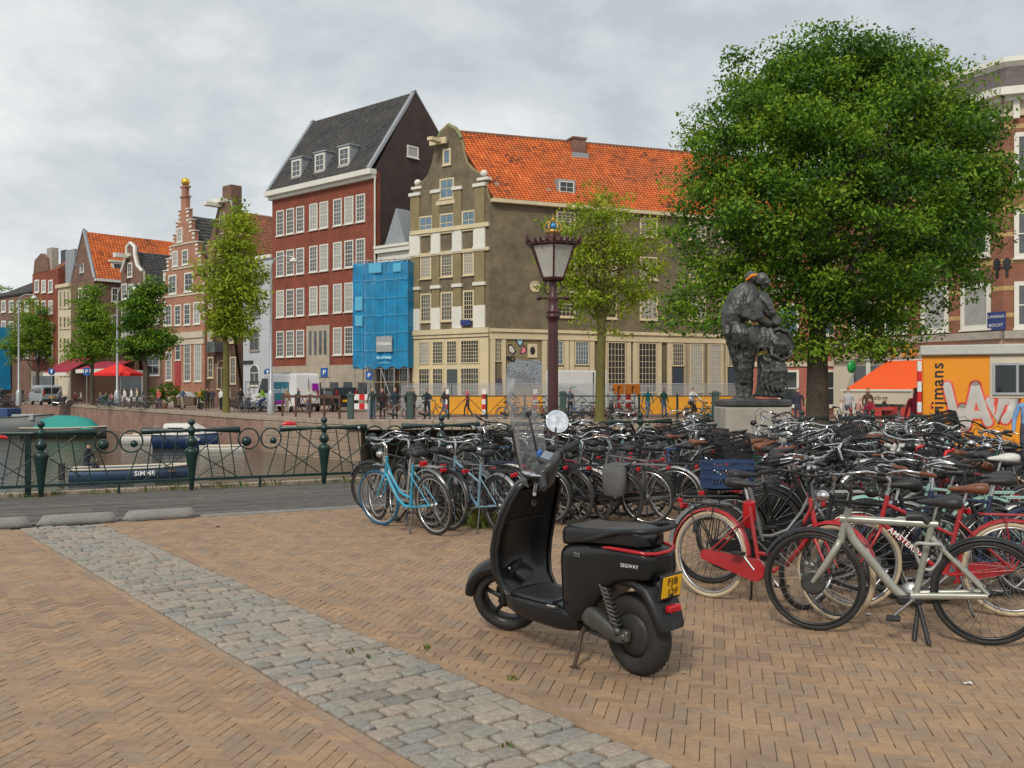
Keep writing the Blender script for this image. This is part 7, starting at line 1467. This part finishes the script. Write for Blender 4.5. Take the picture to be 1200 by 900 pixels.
# white site container
t=thing('site_container','white site container before the warehouse ground floor','container',(X(655,66),66,0),R(20)); cw=MB().bbox(0,3.6,0,2.4,.1,2.9,.05).obj('body',mat('white_container',(.64,.65,.64),.45,var=.05,dirt=.12),t)
for k in range(1): MB().bbox(.4,1.9,-.03,.0,.3,2.2,.01).obj('door_panel',MATS['white_container'],t); MB().box(.8,1.2,-.04,-.03,1.7,1.85).obj('green_label',MATS['green_sign'],t); MB().box(2.5,2.56,-.04,0,.2,2.8).obj('door_seam',STEELD,t)
# parking and mandatory signs
BLU=mat('traffic_blue',(.01,.09,.32),.4)
def sign(px,z,py,kind,label,s=.35):
    h=H(py,z); t=thing('traffic_sign',label,'sign',(X(px,z),z,0),0,None); MB().tube([(0,.04,0),(0,.04,h+s)],.035,8).obj('pole',GALV,t)
    if kind=='P': MB().bbox(-s,s,-.02,.02,h-s*1.3,h+s*1.3,.01).obj('panel',BLU,t); text('sign_lettering','P',s*1.7,LW,t,TXT(0,-.03,h),.004,bold=.01)
    else: MB().lathe([(0,-.02),(s,-.02),(s,.02),(0,.02)],20,M=Matrix.Translation((0,0,h))@Matrix.Rotation(R(90),4,'X')).obj('panel',BLU,t); MB().prism([(-s*.15,h-s*.6),(s*.15,h-s*.6),(s*.15,h+s*.1),(s*.4,h+s*.1),(0,h+s*.65),(-s*.4,h+s*.1),(-s*.15,h+s*.1)],-.03,-.021).obj('arrow',LW,t)
sign(380,68,436.5,'P','blue parking sign in front of the red building base',.25); sign(432.5,68,440,'P','blue parking sign under the scaffold net',.23); sign(313.5,78,436,'o','round blue sign behind the white van',.28); sign(60.5,97,435.5,'o','round blue arrow sign by the silver van',.34); sign(101.5,93,435.5,'P','blue square sign at the wine red awning',.28)
# modern curved street lights
for px,z,top,dirx,l in ((22,96,345,1,'grey curved street light at the picture edge of the quay'),(137.5,86,335,1,'grey curved street light beside the bright green tree'),(317.5,66,300,1,'grey curved street light beside the white van')):
    h=H(top,z); t=thing('street_light',l,'street light',(X(px,z),z,0),0,'modern street lights on the quay'); MB().lathe([(.26,0),(.26,1.3),(.2,1.45),(.11,1.6),(.08,h*.7),(.07,h-1.2)],14).obj('post',GALV,t)
    MB().tube([(0,0,h-1.2),(.05,0,h-.6),(.25,0,h-.2),(.7,0,h),(1.5,0,h-.05)],[.07,.06,.055,.05,.045],8).obj('arm',GALV,t); MB().lathe([(.08,h-.1),(.3,h-.35),(.3,h-.42),(.0,h-.45)],12,M=Matrix.Translation((1.5,0,0))).obj('lamp_head',WHITEP,t)
# awnings and parasol at the terrace
f0=Face(type('o',(),{'location':Vector((0,0,0))})(),Lr,ew)
REDA=mat('wine_red_awning',(.30,.015,.04),.7); REDP=mat('red_parasol',(.72,.015,.01),.65)
P5b=P5; t=thing('terrace_awning','wine red awning stretched over the corner terrace','awning',(P5b.x,P5b.y,0),math.atan2(ew.y,ew.x)); MB().slab((-5.8,-.1,5.2),(.4,-.1,5.2),(.4,-3.2,3.4),(-5.8,-3.2,3.4),.06).obj('canopy',REDA,t); MB().box(-5.8,.4,-3.25,-3.2,3.1,3.45).obj('valance',WHITE,t); MB().bbox(-1.8,1.0,-.4,-.1,5.3,6.3,.03).obj('red_fascia_sign',MATS['red_gloss'],t)
P4b=Lr+ew*f0.s_of(141); t=thing('shop_awning','dark red shop awning behind the parasol','awning',(P4b.x,P4b.y,0),math.atan2(ew.y,ew.x)); MB().slab((-5,-.1,4.6),(3.5,-.1,4.6),(3.5,-2.6,3.7),(-5,-2.6,3.7),.06).obj('canopy',REDA,t); MB().box(-5,3.5,-2.65,-2.6,3.35,3.75).obj('valance',WHITE,t)
t=thing('parasol','bright red square parasol over the terrace tables','parasol',(X(139,88),88,0)); ap=[(-1.6,-1.5),(1.6,-1.5),(1.6,1.5),(-1.6,1.5)]; MB().add([(a,b,3.05) for a,b in ap]+[(0,0,3.95)]+[(a,b,2.8) for a,b in ap],[(0,1,4),(1,2,4),(2,3,4),(3,0,4),(5,6,1,0),(6,7,2,1),(7,8,3,2),(8,5,0,3)]).obj('canopy',REDP,t); MB().tube([(0,0,0),(0,0,3.9)],.04,8).bbox(-.35,.35,-.35,.35,0,.12,.02).obj('pole',STEELD,t)
tb=MB().lathe([(.05,0),(.25,0),(.25,.03),(.03,.05),(.03,.72),(.38,.73),(.38,.76)],14).mesh('cafe_table',[STEELD])
for i,(px,z) in enumerate(((121,91),(134,90.5),(92,99),(1012,43.5),(1030,42.5))): o=link('cafe_table',tb,None,(X(px,z),z-.5,0)); tag(o,'small round cafe table, %s'%('left under the parasol','right under the parasol','under the wine red awning','beside the guest in pale pink','before the guest in black')[i],'table','cafe tables')
ch=MB().bbox(-.22,.22,-.22,.22,.42,.46,.01).box(-.22,.22,.18,.22,.46,.9).box(-.22,-.18,-.22,-.18,0,.42).box(.18,.22,-.22,-.18,0,.42).box(-.22,-.18,.18,.22,0,.42).box(.18,.22,.18,.22,0,.42).mesh('cafe_chair',[mat('red_chair',(.45,.05,.04),.5)])
for i,(px,z,rz_) in enumerate(((1003,41,60),(1024,41,200),(1040,42.2,160),(1050,43,120),(1058,42,190))): o=link('cafe_chair',ch,None,(X(px,z),z,0)); o.rotation_euler=(0,0,R(rz_)); tag(o,'red cafe chair, %s from the elm trunk under the orange awning'%ORD(i),'chair','red cafe chairs')
# hedges and planters on the quay, cargo cart
for px,z,r_,l in ((190,82,1.0,'round clipped green bush in a tub before the step gable house'),(208,86,.6,'small dark bush in a pot by the red door'),(239,84,.55,'bright green leafy plant by the brown gable house')):
    t=thing('potted_bush',l,'bush',(X(px,z),z,0),0,'potted bushes on the quay'); cl=[(random.gauss(0,.45)*r_,random.gauss(0,.45)*r_,.5+r_*.85+random.gauss(0,.4)*r_,.35*r_) for _ in range(26)]; link('foliage',crown_mesh('foliage',cl,40,.11,LEAF_BIG if px==190 else LEAF_MID,px),t); MB().lathe([(.3*r_+.1,0),(.42*r_+.1,.5),(.38*r_+.1,.5)],14).obj('tub',BRN,t)
t=thing('cargo_cart','brown cargo bicycle box under a grey cover on the quay','cart',(X(222,79),79,0)); MB().bbox(-.9,.5,-.4,.4,.3,1.0,.05).obj('box',mat('cart_brown',(.12,.08,.05),.7),t); MB().loft([sel(.42,.95,1.05,-.95),sel(.45,.98,1.45,-.5),sel(.45,.98,1.4,.1),sel(.4,.95,1.05,.5)]).obj('cover',GREYC,t)
for x_ in (-.6,.9): MB().lathe([(.22,-.03),(.27,-.03),(.29,0),(.27,.03),(.22,.03)],18,M=Matrix.Translation((x_,0,.29))@Matrix.Rotation(R(90),4,'X')).obj('wheel',RUB,t)
# iron gate before the grey house
t=thing('iron_gate','tall dark iron gate fence before the pale grey house','fence',(X(288,84),84,0),R(-20)); 
for i in range(15): MB().tube([(i*.42,0,0),(i*.42,0,2.3)],.025,5).obj('bar',BLACKM,t)
MB().box(0,5.9,-.03,.03,2.2,2.26).box(0,5.9,-.03,.03,.2,.26).obj('rail',BLACKM,t)

# ================================================================ ORANGE CABIN
cz=25.; cbx=X(1081,cz); OR=mat('cabin_orange',(.80,.29,.008),.45,var=.04,scale=1,dirt=.06,hue=(.5,.2,.03)); CGR=mat('cabin_grey',(.50,.50,.46),.5,var=.06,dirt=.15)
cab=thing('site_cabin','orange site cabin with grey roof edge, sliding window and spray graffiti','cabin',(cbx,cz,0),R(-24)); FC=Face(type('o',(),{'location':Vector((0,0,0))})(),(cbx,cz),(math.cos(R(24)),-math.sin(R(24))))
def cx_(px): return FC.s_of(px)
ztop=H(405,cz); zf=H(417,cz)
MB().bbox(0,5.6,0,2.4,.15,zf-.005,.02).obj('body',OR,cab); MB().bbox(-.06,5.7,-.12,2.5,zf,ztop,.03).obj('roof_edge',CGR,cab); MB().bbox(.1,5.5,.1,2.3,0,.15,.01).obj('base',STEELD,cab)
wx=cx_(1163); wz=FC.at(1180,460)[1]; wt=FC.at(1180,428)[1]; MB().bbox(wx-.06,wx+2.4,-.02,.0,wz-.14,zf-.01,.005).obj('window_panel',CREAMW,cab)
cw=MB().box(wx,wx+2.0,-.06,-.02,wz-.06,wz).box(wx,wx+2.0,-.06,-.02,wt,wt+.06).box(wx,wx+.06,-.06,-.02,wz,wt).box(wx+.52,wx+.58,-.06,-.02,wz,wt).box(wx+1.94,wx+2,-.06,-.02,wz,wt).obj('window',GALV,cab)
for a,b in ((wx+.06,wx+.52),(wx+.58,wx+1.94)): MB().box(a,b,-.035,-.022,wz,wt).obj('pane',VGL,cw)
text('cabin_lettering','heijmans',.42,mat('dark_lettering',(.012,.012,.02),.5),cab,Matrix.Translation((cx_(1099),-.004,FC.at(1099,463)[1]))@Matrix.Rotation(R(90),4,'X')@Matrix.Rotation(R(90),4,'Z'),.004,bold=.006)
MB().box(cx_(1090.5),cx_(1092),-.012,-.001,FC.at(1091,479)[1],FC.at(1091,473)[1]).obj('red_accent',RWH,cab)
SIL=mat('silver_spray',(.52,.49,.45),.5,var=.1,scale=5); PNK=mat('pink_spray',(.72,.10,.07),.5)
def cp(px,py): s_,z_=FC.at(px,py); return (s_,0,z_)
for pts in [[(1110,452),(1117,480),(1122,503)],[(1122,503),(1128,478)],[(1128,478),(1132,500)],[(1132,500),(1143,452)],[(1143,452),(1152,480),(1158,495)],[(1134,486),(1152,486)],[(1160,470),(1168,492),(1176,465)],[(1180,470),(1190,466),(1184,484),(1178,492)]]:
    for nm,r_,yy,mm in (('graffiti_outline',.150,-.006,PNK),('graffiti_stroke',.125,-.012,SIL)):
        g_=MB().tube([cp(*p) for p in pts],[r_]*len(pts),12).ball(cp(*pts[0]),r_,12,8).ball(cp(*pts[-1]),r_,12,8)
        g_.v=[(v[0],max(yy,v[1]*.08),v[2]) for v in g_.v]; g_.obj(nm,mm,cab)      # paint film lying on the panel
# barrier tape post at cabin edge
t=thing('striped_post','red and white striped corner post at the cabin','post',(cbx-.10,cz-.05,0)); 
for k in range(9): MB().bbox(-.05,.05,-.03,.03,.05+k*.26,.31+k*.26,.003).obj('stripe',RWH if k%2 else WWH,t)

# ================================================================ SMALL THINGS
GR=leafmat('grass_blade',[(.05,.11,.015),(.09,.17,.02),(.16,.20,.04),(.22,.10,.03)])
def tuft(mb_l,cx,cy,n,r_,h):
    for _ in range(n):
        a=random.random()*6.28; q=r_*math.sqrt(random.random()); x,y=cx+q*math.cos(a),cy+q*math.sin(a); b=random.random()*6.28; hh=h*random.uniform(.4,1.1); ln=hh*.5
        mb_l.cr=random.random(); w=.004; mb_l.add([(x-w,y,0.0),(x+w,y,0.0),(x+ln*.4*math.cos(b)+w*.7,y+ln*.4*math.sin(b),hh*.7),(x+ln*math.cos(b),y+ln*math.sin(b),hh)],[(0,1,2),(0,2,3)])
mb=MB()
for u in np.arange(-3,9,.11): p=W(u+random.uniform(-.05,.05),17.02+random.uniform(-.1,.08)); tuft(mb,p[0],p[1],random.choice((3,8,14)),.09,random.choice((.06,.1,.14)))
for px,py in ((556,614),(566,618),(548,612),(575,616),(560,608)): p=rc(px,py); tuft(mb,p[0],p[1],90,.2,.2)
for px,py in ((595,877),(432,772),(226,560),(85,620),(600,797),(1100*0+410,765),(500,760)): p=rc(px,py); tuft(mb,p[0],p[1],14,.03,.035)
tag(mb.obj('grass_tufts',GR),'green weeds and grass growing from joints and rail foot','grass',kind='stuff')
for i,(px,py,l) in enumerate(((1134,803,'white paper scrap on the bricks before the pale grey bicycle'),(1018,721,'white paper scrap under the pale grey bicycle'),(255,618,'dark leaf lying on the bricks by the deck kerb'))):
    p=rc(px,py); v=[(random.uniform(.6,1)*.03*math.cos(a),random.uniform(.6,1)*.022*math.sin(a),.006+random.uniform(0,.014)) for a in [k*PI/4 for k in range(8)]]; b=MB().add(v+[(0,0,.012)],[(k,(k+1)%8,8) for k in range(8)]); b.add([(x_,y_,z_-.003) for x_,y_,z_ in v]+[(0,0,.008)],[((k+1)%8,k,8) for k in range(8)]); o=b.obj('litter_scrap',WHITEP if i<2 else BLACKM); o.location=(p[0],p[1],0); tag(o,l,'litter')
mb=MB()
for _ in range(150):
    y=random.uniform(4.4,11.5); x=random.uniform(-.52,.52)*y; a=random.random()*6.28; q=random.uniform(.004,.013); mb.cr=random.random()
    mb.add([(x+q*math.cos(a+k*PI/2)*(1.6 if k%2 else .7),y+q*math.sin(a+k*PI/2)*(1.6 if k%2 else .7),.008+.004*(k%2)) for k in range(4)],[(0,1,2,3)])
tag(mb.obj('debris_specks',mat('fallen_bits',(.2,.1,.05),.9,rnd=[(.05,.035,.025),(.24,.13,.05),(.45,.40,.33),(.10,.09,.04),(.6,.56,.5)])),'dry leaf bits and specks scattered over the paving','debris',kind='stuff')
# overhead wires between the step gable and the brown gable
